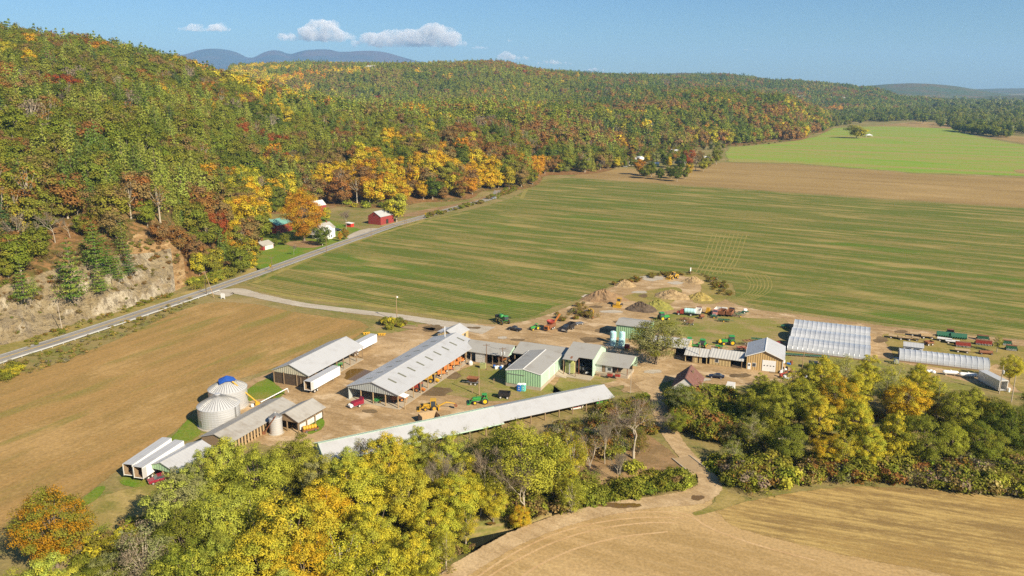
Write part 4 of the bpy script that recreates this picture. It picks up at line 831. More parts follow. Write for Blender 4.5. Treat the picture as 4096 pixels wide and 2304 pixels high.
HANDF = [  # stand on the valley floor
 (757, 472, 27, 'maple0', 'gold', 'orange', 'great orange maple beside the white farmhouse', 1.05), (808, 563, 12.5, 'mid0', 'dgreen', 'green', 'dark green tree in front of the farmhouse', 1.05),
 (855, 580, 7, 'tall0', 'gold', 'orange', 'slim gold tree at the farmhouse wall', .9), (868, 572, 8, 'round1', 'orange', 'olive', 'orange green tree by the farmhouse drive', .8),
 (868, 520, 14, 'bare0', 'twig', 'twig', 'pale leafless tree between farmhouse and red barn', 1.1), (700, 572, 8, 'pine1', 'dpine', 'dpine', 'small blue green spruce before the green roofed barn', 1.0),
 (737, 612, 7, 'bare1', 'twig', 'twig', 'small bare tree on the roadside lawn', .9), (995, 478, 20, 'mid1', 'yellow', 'ygreen', 'yellow tree with pale trunk beside the red barn', 1.1),
 (690, 598, 4.5, 'round2', 'green', 'olive', 'low round tree by the little red shed', 1.0), (715, 585, 5.5, 'round0', 'olive', 'green', 'round dark tree near the spruce', 1.0),
 (655, 548, 8, 'round1', 'ygreen', 'green', 'leafy green tree left of the green roofed barn', 1.2), (820, 520, 10, 'mid2', 'yellow', 'olive', 'yellow tree behind the farmhouse', 1.0), (650, 455, 24, 'mid0', 'gold', 'yellow', 'gold maple left of the great orange maple', 1.0), (690, 440, 25, 'mid1', 'orange', 'gold', 'orange maple behind the green roofed barn', 1.0), (720, 430, 26, 'mid2', 'yellow', 'gold', 'yellow maple behind the great orange maple', 1.0), (612, 478, 22, 'mid0', 'gold', 'orange', 'gold maple at the lawn corner', 1.0), (578, 560, 17, 'mid1', 'orange', 'olive', 'orange maple at the forest foot near the road', .9), (545, 530, 19, 'mid2', 'red', 'rust', 'dark red maple at the forest foot', .8), (622, 585, 17, 'mid0', 'olive', 'gold', 'olive gold tree at the lawn edge', 1.0), (600, 610, 15, 'mid1', 'olive', 'green', 'olive tree at the roadside lawn edge', 1.1), (535, 620, 14, 'mid2', 'olive', 'yellow', 'olive yellow tree right of the cliff', 1.0), (495, 625, 13, 'mid0', 'yellow', 'olive', 'yellow tree at the cliff end', .9)]
FOOT = {757: 606, 808: 618, 855: 607, 868: 603, 700: 603, 737: 642, 995: 558, 690: 620, 715: 617, 655: 590}
for k_, h in enumerate(HANDF):
    if h[0] in FOOT and h[1] > 460 and not h[6].startswith('orange maple') and not h[6].startswith('yellow tree behind'):
        x, y = V(h[0], FOOT[h[0]] if 'pale leafless' not in h[6] else 585); lo, hi = 2, 45
        for _ in range(30):
            md = (lo + hi) / 2
            if PXL(x, y, md)[1] > h[1]: lo = md
            else: hi = md
        HANDF[k_] = (h[0], h[1], lo) + tuple(h[3:])
for h in HANDF:
    if h[0] < 640:
        for y in np.linspace(330, 620, 600):
            v = h[1] * 1.59006 - 1152; d = FPX * ST + v * CT; f = FPX * CT - v * ST; x = (h[0] * 1.59006 - 2048) / f * y; zt = HC - d / f * y
            hz = max(0, hill_height(np.array([x]), np.array([y]))[0][0])
            if hz + h[2] >= zt: break
        tree('maple_tree', h[3], x, y, hz - .3, h[2] / 14.5 * h[7], rg.uniform(0, 6), vary(rg, TINT[h[4]], .06), vary(rg, TINT[h[5]], .06), h[6], None, 1 / h[7])
    else: belt(*h, name='tree')
# village trees, the lone field tree and the dark clump
HV_ = [(1557, 358, 17, 'mid0', 'green', 'dgreen', 'large green tree at the left end of the field village', 1.0), (1570, 348, 15, 'mid1', 'orange', 'gold', 'orange tree at the village edge', .8), (1522, 350, 15, 'mid1', 'olive', 'yellow', 'olive tree left of the village', 1.0), (1598, 352, 14, 'mid2', 'olive', 'gold', 'olive gold tree behind the village', .9), (1637, 367, 15, 'mid0', 'olive', 'rust', 'round tree with an orange top in the village', 1.1), (1610, 395, 14, 'mid1', 'olive', 'orange', 'orange topped tree near the village cars', .9), (1640, 405, 12, 'mid2', 'dgreen', 'green', 'dark green tree by the village cabins', 1.2), (1678, 376, 15, 'mid0', 'dgreen', 'green', 'dark green tree in the village middle', 1.0), (1697, 366, 16, 'mid1', 'rust', 'olive', 'rust topped village tree', 1.0), (1685, 393, 10, 'mid2', 'yellow', 'gold', 'small yellow village tree', .8), (1735, 370, 17, 'mid0', 'red', 'rust', 'red topped village tree', .9), (1715, 384, 15, 'mid1', 'dgreen', 'dgreen', 'deep green village tree', .9), (1752, 390, 13, 'midthin0', 'grey', 'brown', 'grey brown thin village tree', .9), (1705, 415, 12, 'mid2', 'dgreen', 'green', 'dark green tree at the front of the village', 1.0), (1735, 405, 11, 'mid0', 'olive', 'gold', 'olive tree at the right of the village', .8), (1772, 394, 12, 'mid1', 'ygreen', 'olive', 'yellow green tree near the village end', 1.0), (1805, 368, 16, 'mid2', 'green', 'olive', 'tall green tree at the right end of the village', 1.0), (1662, 418, 10, 'mid0', 'dgreen', 'green', 'small dark tree at the village front', 1.0), (1725, 420, 9, 'mid1', 'dgreen', 'olive', 'dark shrub tree at the village front edge', .9), (1760, 375, 13, 'mid1', 'dgreen', 'brown', 'dark tree behind the village end', 1.0), (1650, 380, 12, 'mid2', 'sage', 'green', 'grey green village tree', 1.0),
 (2158, 311, 25, 'mid1', 'yellow', 'olive', 'lone yellow tree in the lime field', 1.9), (2172, 334, 6, 'far1', 'brown', 'olive', 'brown bush beside the field pavilion', 1.4),
 (2470, 300, 24, 'far0', 'dgreen', 'green', 'dark tree at the front of the right tree clump', 1.1), (2505, 300, 20, 'far1', 'dgreen', 'olive', 'dark tree right in the clump beyond the lime field', 1.1), (2435, 292, 20, 'far2', 'dgreen', 'green', 'dark tree left in the clump beyond the lime field', 1.1), (2545, 312, 18, 'far0', 'dgreen', 'sage', 'dark tree by the brown plot', 1.1), (2410, 290, 16, 'far1', 'dgreen', 'dgreen', 'leftmost dark tree of the clump beyond the lime field', 1.1), (2580, 315, 18, 'far2', 'dgreen', 'green', 'dark tree at the right frame edge by the brown plot', 1.1),
 (1590, 372, 14, 'mid2', 'rust', 'olive', 'rust brown tree behind the village cabins', 1.0), (1655, 368, 14, 'mid0', 'dgreen', 'green', 'dark round tree in the back row of the village', 1.1), (1720, 368, 15, 'mid2', 'green', 'dgreen', 'green tree in the back row of the village', 1.0), (1625, 412, 11, 'mid1', 'dgreen', 'olive', 'dark green tree hiding the first village cabin', 1.2), (1690, 412, 11, 'mid0', 'dgreen', 'green', 'dark tree hiding the village front trailer', 1.2), (1785, 384, 13, 'mid0', 'olive', 'brown', 'olive brown tree left of the last village tree', 1.0), (1545, 372, 15, 'mid2', 'green', 'olive', 'green tree left of the large village tree', 1.1),
 (1838, 352, 9, 'farpine0', 'dpine', 'dpine', 'small dark spruce beside the far road', 1.0), (2100, 296, 12, 'farbare0', 'grey', 'twig', 'grey bare tree beyond the far road bend', 1.2)]
for h in HV_:
    h = list(h)
    if 1500 < h[0] < 1820: h[2] *= 1.3
    belt(*h, name='tree')
# the nearest trees on the slope stand singly, the rest read as one wood
NSINGLE = 300 - len([o for o in COL.objects if o.get('category') == 'tree']) - 8
def pick(kind, d, r):
    if kind in CON: return ('woodpine%d' % r.integers(0, 2)) if d < 900 else 'farpine0'
    if kind == 'grey': return ('midbare0' if r.random() < .65 else 'midthin0') if d < 900 else 'farbare0'
    if d < 900: return 'midthin0' if (kind in ('brown', 'rust') and r.random() < .35) else 'mid%d' % r.integers(0, 3)
    return 'far%d' % r.integers(0, 3)
inview = np.array([abs(PXL(*FP[i], fz[i] + 8)[0] - 1288) < 1330 for i in range(nF)])
taken = np.array([[o.location.x, o.location.y] for o in COL.objects if o.get('category') == 'tree' and o.location.y > 280])
cnt = 0; stuff = []
for i in range(nF):
    k = kinds[i]; d = FP[i, 1]; key = pick(k, d, rg)
    near = np.hypot(*(taken - FP[i]).T).min() if len(taken) else 99
    if near < 4.5 and d < 700: continue
    t1 = TINT[k]; t2 = t1
    if k not in CON and k != 'grey': t2 = TINT[{'green': 'olive', 'dgreen': 'green', 'olive': 'brown', 'brown': 'rust', 'rust': 'olive', 'gold': 'yellow', 'yellow': 'olive', 'orange': 'gold', 'red': 'rust'}[k]]
    if key in ('midbare0', 'farbare0'): t1 = t2 = TINT['twig']
    s = rg.uniform(.72, 1.62) ** 1.1 * (.92 if k in CON else 1.0); s *= (.62 + .38 * min(fs[i] / 60, 1)) if d < 420 else 1
    if d > 3300: s *= 1.35
    elif d > 1900: s *= 1.1
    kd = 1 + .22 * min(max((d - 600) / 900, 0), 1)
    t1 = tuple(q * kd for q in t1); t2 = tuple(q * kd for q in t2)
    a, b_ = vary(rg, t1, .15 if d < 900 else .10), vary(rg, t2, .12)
    if cnt < NSINGLE and inview[i] and d < 900:
        px, py = PXL(FP[i, 0], FP[i, 1], fz[i] + 9)
        w = ('%s %s' % (SHAPEW[key], 'pine' if k in CON else 'tree')) if k in CON else '%s tree' % SHAPEW[key]
        lab = '%s %s %s' % ('grey' if key == 'midbare0' else COLWORD[k], w, where_on_hill(px, py))
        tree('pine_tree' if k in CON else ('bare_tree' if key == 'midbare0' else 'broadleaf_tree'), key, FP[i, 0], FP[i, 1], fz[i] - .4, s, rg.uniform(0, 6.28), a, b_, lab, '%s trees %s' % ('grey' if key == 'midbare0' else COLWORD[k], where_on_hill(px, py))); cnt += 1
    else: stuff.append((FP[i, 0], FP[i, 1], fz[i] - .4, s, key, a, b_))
# flat ground tree lines far out in the valley
def line(p0, p1, wdt, sp, ks, keys, s0, s1):
    x0, y0 = V(*p0); x1, y1 = V(*p1); L = math.hypot(x1 - x0, y1 - y0)
    for t in np.arange(0, L, sp):
        for q in range(max(1, int(wdt / sp))):
            x = x0 + (x1 - x0) * t / L + rg.normal(0, wdt * .25); y = y0 + (y1 - y0) * t / L + rg.normal(0, wdt * .5); k = ks[rg.integers(0, len(ks))]
            stuff.append((x, y, -.3, rg.uniform(s0, s1), keys[rg.integers(0, len(keys))], vary(rg, TINT[k]), vary(rg, TINT['green'])))
FK = ['far0', 'far1', 'far2']
line((2060, 322), (2130, 312), 30, 9, ['olive', 'sage', 'dgreen', 'brown'], FK, .6, 1.0); line((2090, 305), (2180, 302), 90, 12, ['dgreen', 'olive', 'sage'], FK, .8, 1.2)
line((2130, 306), (2300, 300), 60, 11, ['dgreen', 'dpine', 'olive'], FK, .7, 1.2); line((2280, 300), (2420, 300), 60, 11, ['dgreen', 'olive'], FK, .8, 1.2); line((2060, 300), (2400, 283), 260, 20, ['dgreen', 'sage', 'olive', 'green'], FK, 1.0, 1.5)
line((2410, 330), (2520, 345), 26, 8, ['dgreen', 'green', 'olive'], FK, .9, 1.4); line((2420, 318), (2640, 335), 110, 12, ['dgreen', 'olive', 'sage'], FK, .9, 1.4); line((2400, 305), (2680, 312), 200, 14, ['dgreen', 'olive', 'sage'], FK, .9, 1.4); line((2400, 296), (2700, 300), 300, 20, ['dgreen', 'olive', 'sage'], FK, 1.1, 1.6)
line((2200, 286), (2700, 280), 500, 34, ['dgreen', 'sage', 'olive'], FK, 1.5, 2.2); line((2080, 290), (2330, 280), 500, 30, ['dgreen', 'olive'], FK, 1.3, 2.0); line((2300, 273), (2750, 268), 900, 60, ['dgreen', 'sage'], FK, 2.0, 3.0)
line((1330, 440), (1590, 418), 14, 6, ['olive', 'yellow', 'green', 'brown', 'gold'], ['mid0', 'mid1', 'mid2', 'midthin0'], .55, .95); line((1340, 425), (1560, 402), 60, 8, ['olive', 'yellow', 'green', 'sage'], ['mid0', 'mid1', 'mid2'], .7, 1.05); line((1480, 395), (1800, 372), 40, 9, ['olive', 'green', 'brown', 'rust'], ['mid0', 'mid1', 'midthin0'], .5, .9)
line((1262, 462), (1325, 445), 22, 6, ['olive', 'grey', 'green'], ['mid0', 'midthin0'], .5, .8)
def forest(name, items, label):
    """one wood: tree shapes set on points by geometry nodes"""
    keys = sorted({q[4] for q in items}); me = bpy.data.meshes.new(name); n = len(items); me.vertices.add(n)
    me.vertices.foreach_set('co', np.array([q[:3] for q in items], np.float32).ravel())
    for nm, typ, arr in (('sc', 'FLOAT', [q[3] for q in items]), ('pi', 'INT', [keys.index(q[4]) for q in items]), ('tint', 'FLOAT_VECTOR', [q[5] for q in items]), ('tintb', 'FLOAT_VECTOR', [q[6] for q in items]), ('rz', 'FLOAT', rg.uniform(0, 6.28, n))):
        at = me.attributes.new(nm, typ, 'POINT'); a = np.array(arr, np.int32 if typ == 'INT' else np.float32); at.data.foreach_set('vector' if typ == 'FLOAT_VECTOR' else 'value', a.ravel())
    o = link(name, me); tag(o, label, None, None, 'stuff')
    ng = bpy.data.node_groups.new(name, 'GeometryNodeTree'); ng.interface.new_socket('Geometry', in_out='INPUT', socket_type='NodeSocketGeometry'); ng.interface.new_socket('Geometry', in_out='OUTPUT', socket_type='NodeSocketGeometry')
    gi = N(ng, 'NodeGroupInput'); go = N(ng, 'NodeGroupOutput'); jn = N(ng, 'GeometryNodeJoinGeometry'); L = ng.links
    def attr(nm, t):
        a = N(ng, 'GeometryNodeInputNamedAttribute', data_type=t); a.inputs[0].default_value = nm; return a.outputs['Attribute']
    rz = N(ng, 'ShaderNodeCombineXYZ'); L.new(attr('rz', 'FLOAT'), rz.inputs[2]); sc = attr('sc', 'FLOAT'); pi = attr('pi', 'INT')
    for k, key in enumerate(keys):
        cmp_ = N(ng, 'FunctionNodeCompare', data_type='INT', operation='EQUAL'); L.new(pi, [s for s in cmp_.inputs if s.type == 'INT'][0]); [s for s in cmp_.inputs if s.type == 'INT'][1].default_value = k
        for ob in TREES[key]:
            oi = N(ng, 'GeometryNodeObjectInfo'); oi.inputs['Object'].default_value = ob
            ip = N(ng, 'GeometryNodeInstanceOnPoints'); L.new(gi.outputs[0], ip.inputs['Points']); L.new(cmp_.outputs[0], ip.inputs['Selection']); L.new(oi.outputs['Geometry'], ip.inputs['Instance']); L.new(rz.outputs[0], ip.inputs['Rotation']); L.new(sc, ip.inputs['Scale'])
            L.new(ip.outputs[0], jn.inputs[0])
    L.new(jn.outputs[0], go.inputs[0]); md = o.modifiers.new('scatter', 'NODES'); md.node_group = ng
    return o
miss = {q[4] for q in stuff} - set(TREES)
assert not miss, miss
forest('forest', stuff, 'autumn forest covering the hills')
# brush and weeds along the creek, hedges and field edges
br = []
def brush(poly, n, ks, keys, s0, s1):
    p = np.array([V(*q) for q in poly]); lo, hi = p.min(0), p.max(0); c = 0; t = 0
    while c < n and t < n * 20:
        t += 1; q = rg.uniform(lo, hi)
        if inside(q[None], p)[0] and polydist(q[None], LANE, False)[0] > 3.6: k = ks[rg.integers(0, len(ks))]; br.append((q[0], q[1], ground_z(*q) - .1, rg.uniform(s0, s1), keys[rg.integers(0, len(keys))], vary(rg, TINT[k]), vary(rg, TINT['olive']))); c += 1
BB = ['bush0', 'bush1', 'bush2', 'brush0']
_b = [('shrub', 'bush0', 1590, 1192, 'ygreen', 'green shrub mound beside the lane bridge'), ('shrub', 'bush1', 975, 818, 'yellow', 'yellow bush by the timber pile'), ('shrub', 'bush2', 230, 735, 'green', 'round bush on the cliff face'), ('shrub', 'brush0', 1480, 800, 'brown', 'brown brush behind the rusty screener')]
for nm, key, px, py, tn, lab in _b:
    x, y = V(px, py)
    if key == 'bush2': x, y = V(230, 745); y += 6; z = hill_height(np.array([x]), np.array([y]))[0][0]
    else: z = 0
    tree(nm, key, x, y, z, 1.3, 1.0, TINT[tn], TINT['olive'], lab)
brush([(1250, 1285), (1450, 1215), (1500, 1225), (1720, 1180), (1745, 1205), (1725, 1235), (1500, 1270), (1300, 1320)], 125, ['green', 'ygreen', 'olive', 'brown'], BB, .3, 1.6)
brush([(1690, 985), (1850, 1000), (1960, 1130), (1900, 1150), (1780, 1110), (1690, 1075), (1650, 1040)], 150, ['green', 'olive', 'brown', 'ygreen', 'rust'], BB, .7, 1.7)
brush([(1780, 1165), (1900, 1185), (2050, 1165), (2300, 1180), (2600, 1205), (2620, 1262), (2400, 1232), (2200, 1212), (2050, 1215), (1900, 1240), (1820, 1218)], 250, ['green', 'olive', 'brown', 'ygreen', 'rust', 'tan', 'grey'], BB, .3, 1.9)
brush([(1850, 1000), (2580, 1040), (2600, 1180), (2300, 1170), (2000, 1130)], 110, ['olive', 'brown', 'green', 'rust'], BB, .6, 1.2)
brush([(1380, 1090), (1560, 1020), (1640, 1040), (1640, 1120), (1560, 1150), (1400, 1180)], 160, ['brown', 'rust', 'grey', 'olive'], ['brush0', 'brush0', 'bush0'], .7, 1.5)
brush([(200, 1380), (420, 1290), (640, 1250), (1100, 1230), (1240, 1300), (1050, 1480), (200, 1520)], 260, ['olive', 'brown', 'green', 'yellow'], BB, .7, 1.5)
brush([(0, 962), (120, 930), (250, 880), (420, 800), (500, 765), (480, 752), (250, 835), (100, 890), (0, 915)], 170, ['tan', 'tan', 'olive', 'brown', 'grey'], ['brush0', 'bush0'], .25, .55)
brush([(0, 930), (60, 920), (60, 950), (0, 960)], 14, ['olive', 'yellow'], BB, .7, 1.1)
brush([(60, 862), (250, 790), (430, 735), (440, 745), (250, 808), (60, 880)], 110, ['tan', 'olive', 'green', 'rust', 'tan'], ['brush0', 'bush0'], .25, .6)
brush([(1060, 552), (1150, 530), (1230, 507), (1262, 495), (1300, 480), (1315, 462), (1300, 455), (1262, 486), (1150, 524), (1070, 543)], 120, ['olive', 'brown', 'green', 'rust'], BB, .5, 1.2)
brush([(940, 822), (985, 808), (1020, 815), (1010, 830), (950, 832)], 12, ['yellow', 'olive', 'brown'], BB, .6, 1.0)
brush([(1400, 790), (1470, 760), (1500, 765), (1470, 800), (1410, 815)], 26, ['brown', 'grey', 'rust'], ['brush0', 'bush0'], .35, .8)
brush([(1540, 716), (1640, 690), (1740, 684), (1745, 692), (1650, 698), (1560, 722)], 60, ['rust', 'brown'], ['brush0', 'bush1'], .3, .65)
brush([(1760, 690), (1830, 715), (1840, 745), (1800, 740), (1780, 705)], 40, ['rust', 'brown', 'grey'], ['brush0', 'bush1'], .35, .8)
brush([(650, 560), (700, 540), (800, 500), (930, 530), (980, 520), (980, 505), (800, 470), (700, 500), (640, 540)], 120, ['olive', 'ygreen', 'yellow', 'brown', 'green'], BB, .8, 1.9)
brush([(480, 735), (560, 705), (640, 670), (640, 655), (560, 690), (480, 715)], 60, ['ygreen', 'olive', 'yellow', 'green'], BB, .7, 1.6)
brush([(1785, 366), (1950, 354), (2055, 332), (2062, 337), (1960, 362), (1800, 371)], 80, ['brown', 'olive'], BB, .6, 1.2)
brush([(1640, 1000), (1660, 1030), (1600, 1060), (1560, 1030)], 40, ['brown', 'olive', 'green'], ['brush0', 'bush0'], .4, 1.0)
for i in range(520):                                                # scrub on the ledges and brow of the cliff and over the slip
    a = rg.uniform(-.70, -.405); y = float(np.interp(a, PA, PT)) + rg.uniform(2, 34); x = a * y; hz, s_ = hill_height(np.array([x]), np.array([y])); c_ = float(np.clip((-.435 - a) / .03, 0, 1)); up = s_[0] > 13
    if rg.random() < (.75 if up else .16):
        k = ['brown', 'olive', 'rust', 'grey', 'green', 'brown'][rg.integers(0, 6)]; br.append((x, y, float(hz[0] * edge_mul(np.array([x]), np.array([y]), s_, c_)[0]) - .3, rg.uniform(.3, .9 if up else .55), ['brush0', 'bush0', 'bush1'][rg.integers(0, 3)], vary(rg, TINT[k]), vary(rg, TINT['brown'])))
forest('undergrowth', br, 'brush and weeds along the creek and field edges')
print('trees', cnt, len(stuff), len(br))
# ---------------------------------------------------------------- shape kit: every shape is (verts, faces)
def box(c, s, rz=0.0, ry=0.0, rx=0.0):
    x, y, z = s[0] / 2, s[1] / 2, s[2] / 2
    M = Matrix.Rotation(rz, 3, 'Z') @ Matrix.Rotation(ry, 3, 'Y') @ Matrix.Rotation(rx, 3, 'X')
    v = [tuple(M @ Vector(p) + Vector(c)) for p in ((-x, -y, -z), (x, -y, -z), (x, y, -z), (-x, y, -z), (-x, -y, z), (x, -y, z), (x, y, z), (-x, y, z))]
    return v, [(0, 3, 2, 1), (4, 5, 6, 7), (0, 1, 5, 4), (1, 2, 6, 5), (2, 3, 7, 6), (3, 0, 4, 7)]
def rod(p0, p1, r0, r1=None, n=10, caps=True):
    r1 = r0 if r1 is None else r1
    p0 = Vector(p0); p1 = Vector(p1); d = (p1 - p0).normalized(); a = d.orthogonal().normalized(); b = d.cross(a)
    v = [tuple(p + (a * math.cos(6.2832 * i / n) + b * math.sin(6.2832 * i / n)) * r) for p, r in ((p0, r0), (p1, r1)) for i in range(n)]
    f = [(i, (i + 1) % n, n + (i + 1) % n, n + i) for i in range(n)]
    if caps: f += [tuple(range(n - 1, -1, -1)), tuple(range(n, 2 * n))]
    return v, f
def lathe(c, prof, n=20, axis='z'):
    """turned shape from (radius, height) steps"""
    v, f = [], []
    for r, h in prof:
        for i in range(n):
            a = 6.2832 * i / n; p = (r * math.cos(a), r * math.sin(a), h)
            if axis == 'x': p = (h, p[0], p[1])
            if axis == 'y': p = (p[0], h, p[1])
            v.append((c[0] + p[0], c[1] + p[1], c[2] + p[2]))
    m = len(prof)
    for k in range(m - 1):
        for i in range(n): f.append((k * n + i, k * n + (i + 1) % n, (k + 1) * n + (i + 1) % n, (k + 1) * n + i))
    f.append(tuple(range(n - 1, -1, -1))); f.append(tuple(range((m - 1) * n, m * n)))
    return v, f
def prism(prof, y0, y1, taper=1.0):
    """side outline in x-z pushed across y"""
    n = len(prof); v = [(x, y0 * taper if False else y0, z) for x, z in prof] + [(x, y1, z) for x, z in prof]
    return v, [(i, (i + 1) % n, n + (i + 1) % n, n + i) for i in range(n)] + [tuple(range(n - 1, -1, -1)), tuple(range(n, 2 * n))]
def tray(c, s, t=.08):
    """open box: floor and four sides"""
    x, y, z = c; a, b, h = s
    return [box((x, y, z + t / 2), (a, b, t)), box((x - a / 2 + t / 2, y, z + h / 2 + t / 2), (t, b, h - t)), box((x + a / 2 - t / 2, y, z + h / 2 + t / 2), (t, b, h - t)), box((x, y - b / 2 + t / 2, z + h / 2 + t / 2), (a - 2 * t, t, h - t)), box((x, y + b / 2 - t / 2, z + h / 2 + t / 2), (a - 2 * t, t, h - t))]
def mesh_of(name, shapes, mat, bevel=0.0):
    v, f = [], []
    for sv, sf in shapes:
        k = len(v); v += sv; f += [tuple(i + k for i in q) for q in sf]
    me = bpy.data.meshes.new(name); me.from_pydata(v, [], f); me.materials.append(mat); me.validate(); me.update()
    if len(f) > 60 and any(len(q) > 5 for q in f): pass
    return me
def make(name, label, cat, x, y, rot, parts, group=None, z=0.0, s=1.0):
    """a thing at a place: Empty at its base, each part a mesh, sub-parts under their part; part = (name, material, shapes[, [sub-parts]])"""
    o = link(name, None); o.location = (x, y, z); o.rotation_euler = (0, 0, R(rot)); o.scale = (s, s, s); o.empty_display_size = .3; tag(o, label, cat, group)
    for p in parts:
        c = link(p[0], mesh_of(p[0], p[2], p[1]), o)
        for q in (p[3] if len(p) > 3 else []): link(q[0], mesh_of(q[0], q[2], q[1]), c)
    return o
# materials of the farm
M_ROOF = paint('roof_sheet', (.50, .495, .48), .42, .15, .22, .3, rib=.16, ribax=1, ribfreq=1.1)
M_ROOFB = paint('grey_roof_sheet', (.37, .35, .305), .5, .1, .3, .25, rib=.2, ribax=1, ribfreq=1.1)
M_ROOFO = paint('weathered_roof', (.37, .345, .30), .8, 0, .6, .25, rib=.25, ribax=1, ribfreq=.8)
M_ROOFX = paint('pale_roof_sheet', (.52, .50, .45), .45, .1, .2, .3, rib=.5, ribax=0, ribfreq=1.1)
M_MINT = paint('mint_siding_lit', (.44, .60, .44), .5, 0, .12, .3, rib=.5, ribax=1, ribfreq=1.1); M_MINTF = paint('mint_siding_dim', (.30, .46, .26), .5, 0, .14, .3, rib=.6, ribax=0, ribfreq=1.3)  # one mint siding: first copy in its sunlit tone, second dimmer
M_TRIM = paint('white_trim', (.78, .76, .70), .5, wear=.15); M_CONC = paint('concrete', (.42, .35, .25), .9, wear=.4, scale=.6)
M_PLANK = paint('dark_planks', (.085, .058, .036), .9, wear=.5, scale=1.5, dirt=(.23, .14, .07), rib=.8, ribax=0, ribfreq=3.2); M_WOOD = paint('weathered_wood', (.27, .185, .105), .9, wear=.5, scale=2)
M_BARE = paint('bare_timber', (.42, .29, .15), .9, wear=.4, scale=2); M_GABLE = paint('cream_sheet', (.50, .46, .34), .5, .05, .25, .5, rib=.6, ribax=0, ribfreq=1.4); M_GABLEG = paint('grey_gable_sheet', (.42, .44, .41), .5, .1, .2, .5, rib=.6, ribax=0, ribfreq=1.4)
M_TAN = paint('tan_siding', (.47, .32, .135), .55, 0, .15, .4, rib=.6, ribax=0, ribfreq=1.4); M_TANO = paint('old_tan_siding', (.48, .36, .17), .8, 0, .35, .6, rib=.5, ribax=0, ribfreq=1.0)
M_DARK = paint('interior_shade', (.028, .022, .016), .95, wear=.2); M_GLASS = paint('window_glass', (.05, .06, .07), .12, 0, .05, spec=.6); M_SKYL = paint('skylight_sheet', (.17, .165, .11), .35, 0, .2)  # near-black interior tone stands in for shade in sheds and openings
M_WHITE = paint('white_paint', (.80, .79, .76), .45, 0, .10, .4); M_WHITED = paint('soiled_white', (.66, .63, .57), .6, 0, .45, .5, dirt=(.32, .19, .09)); M_GALV = paint('galvanised', (.62, .61, .58), .38, .3, .12, .6)
M_BIN = paint('bin_sheet', (.56, .555, .54), .33, .35, .12, .3, rib=.22, ribax=2, ribfreq=1.6); M_RUST = paint('rust', (.22, .085, .035), .85, 0, .5, 1.0); M_REDB = paint('barn_red', (.27, .036, .03), .75, 0, .25, .5, rib=.4, ribax=0, ribfreq=1.6)
M_TEAL = paint('green_roof', (.17, .36, .28), .5, .1, .2, .3); M_SHING = paint('brown_shingle', (.17, .075, .055), .85, 0, .45, .9, dirt=(.30, .20, .15)); M_STEEL = paint('steel', (.35, .34, .32), .4, .6, .3); M_BLACK = paint('black_paint', (.02, .02, .022), .35, 0, .2); M_TYRE = paint('tyre', (.035, .032, .03), .9, 0, .35, dirt=(.16, .12, .08))
M_PLASTIC = None
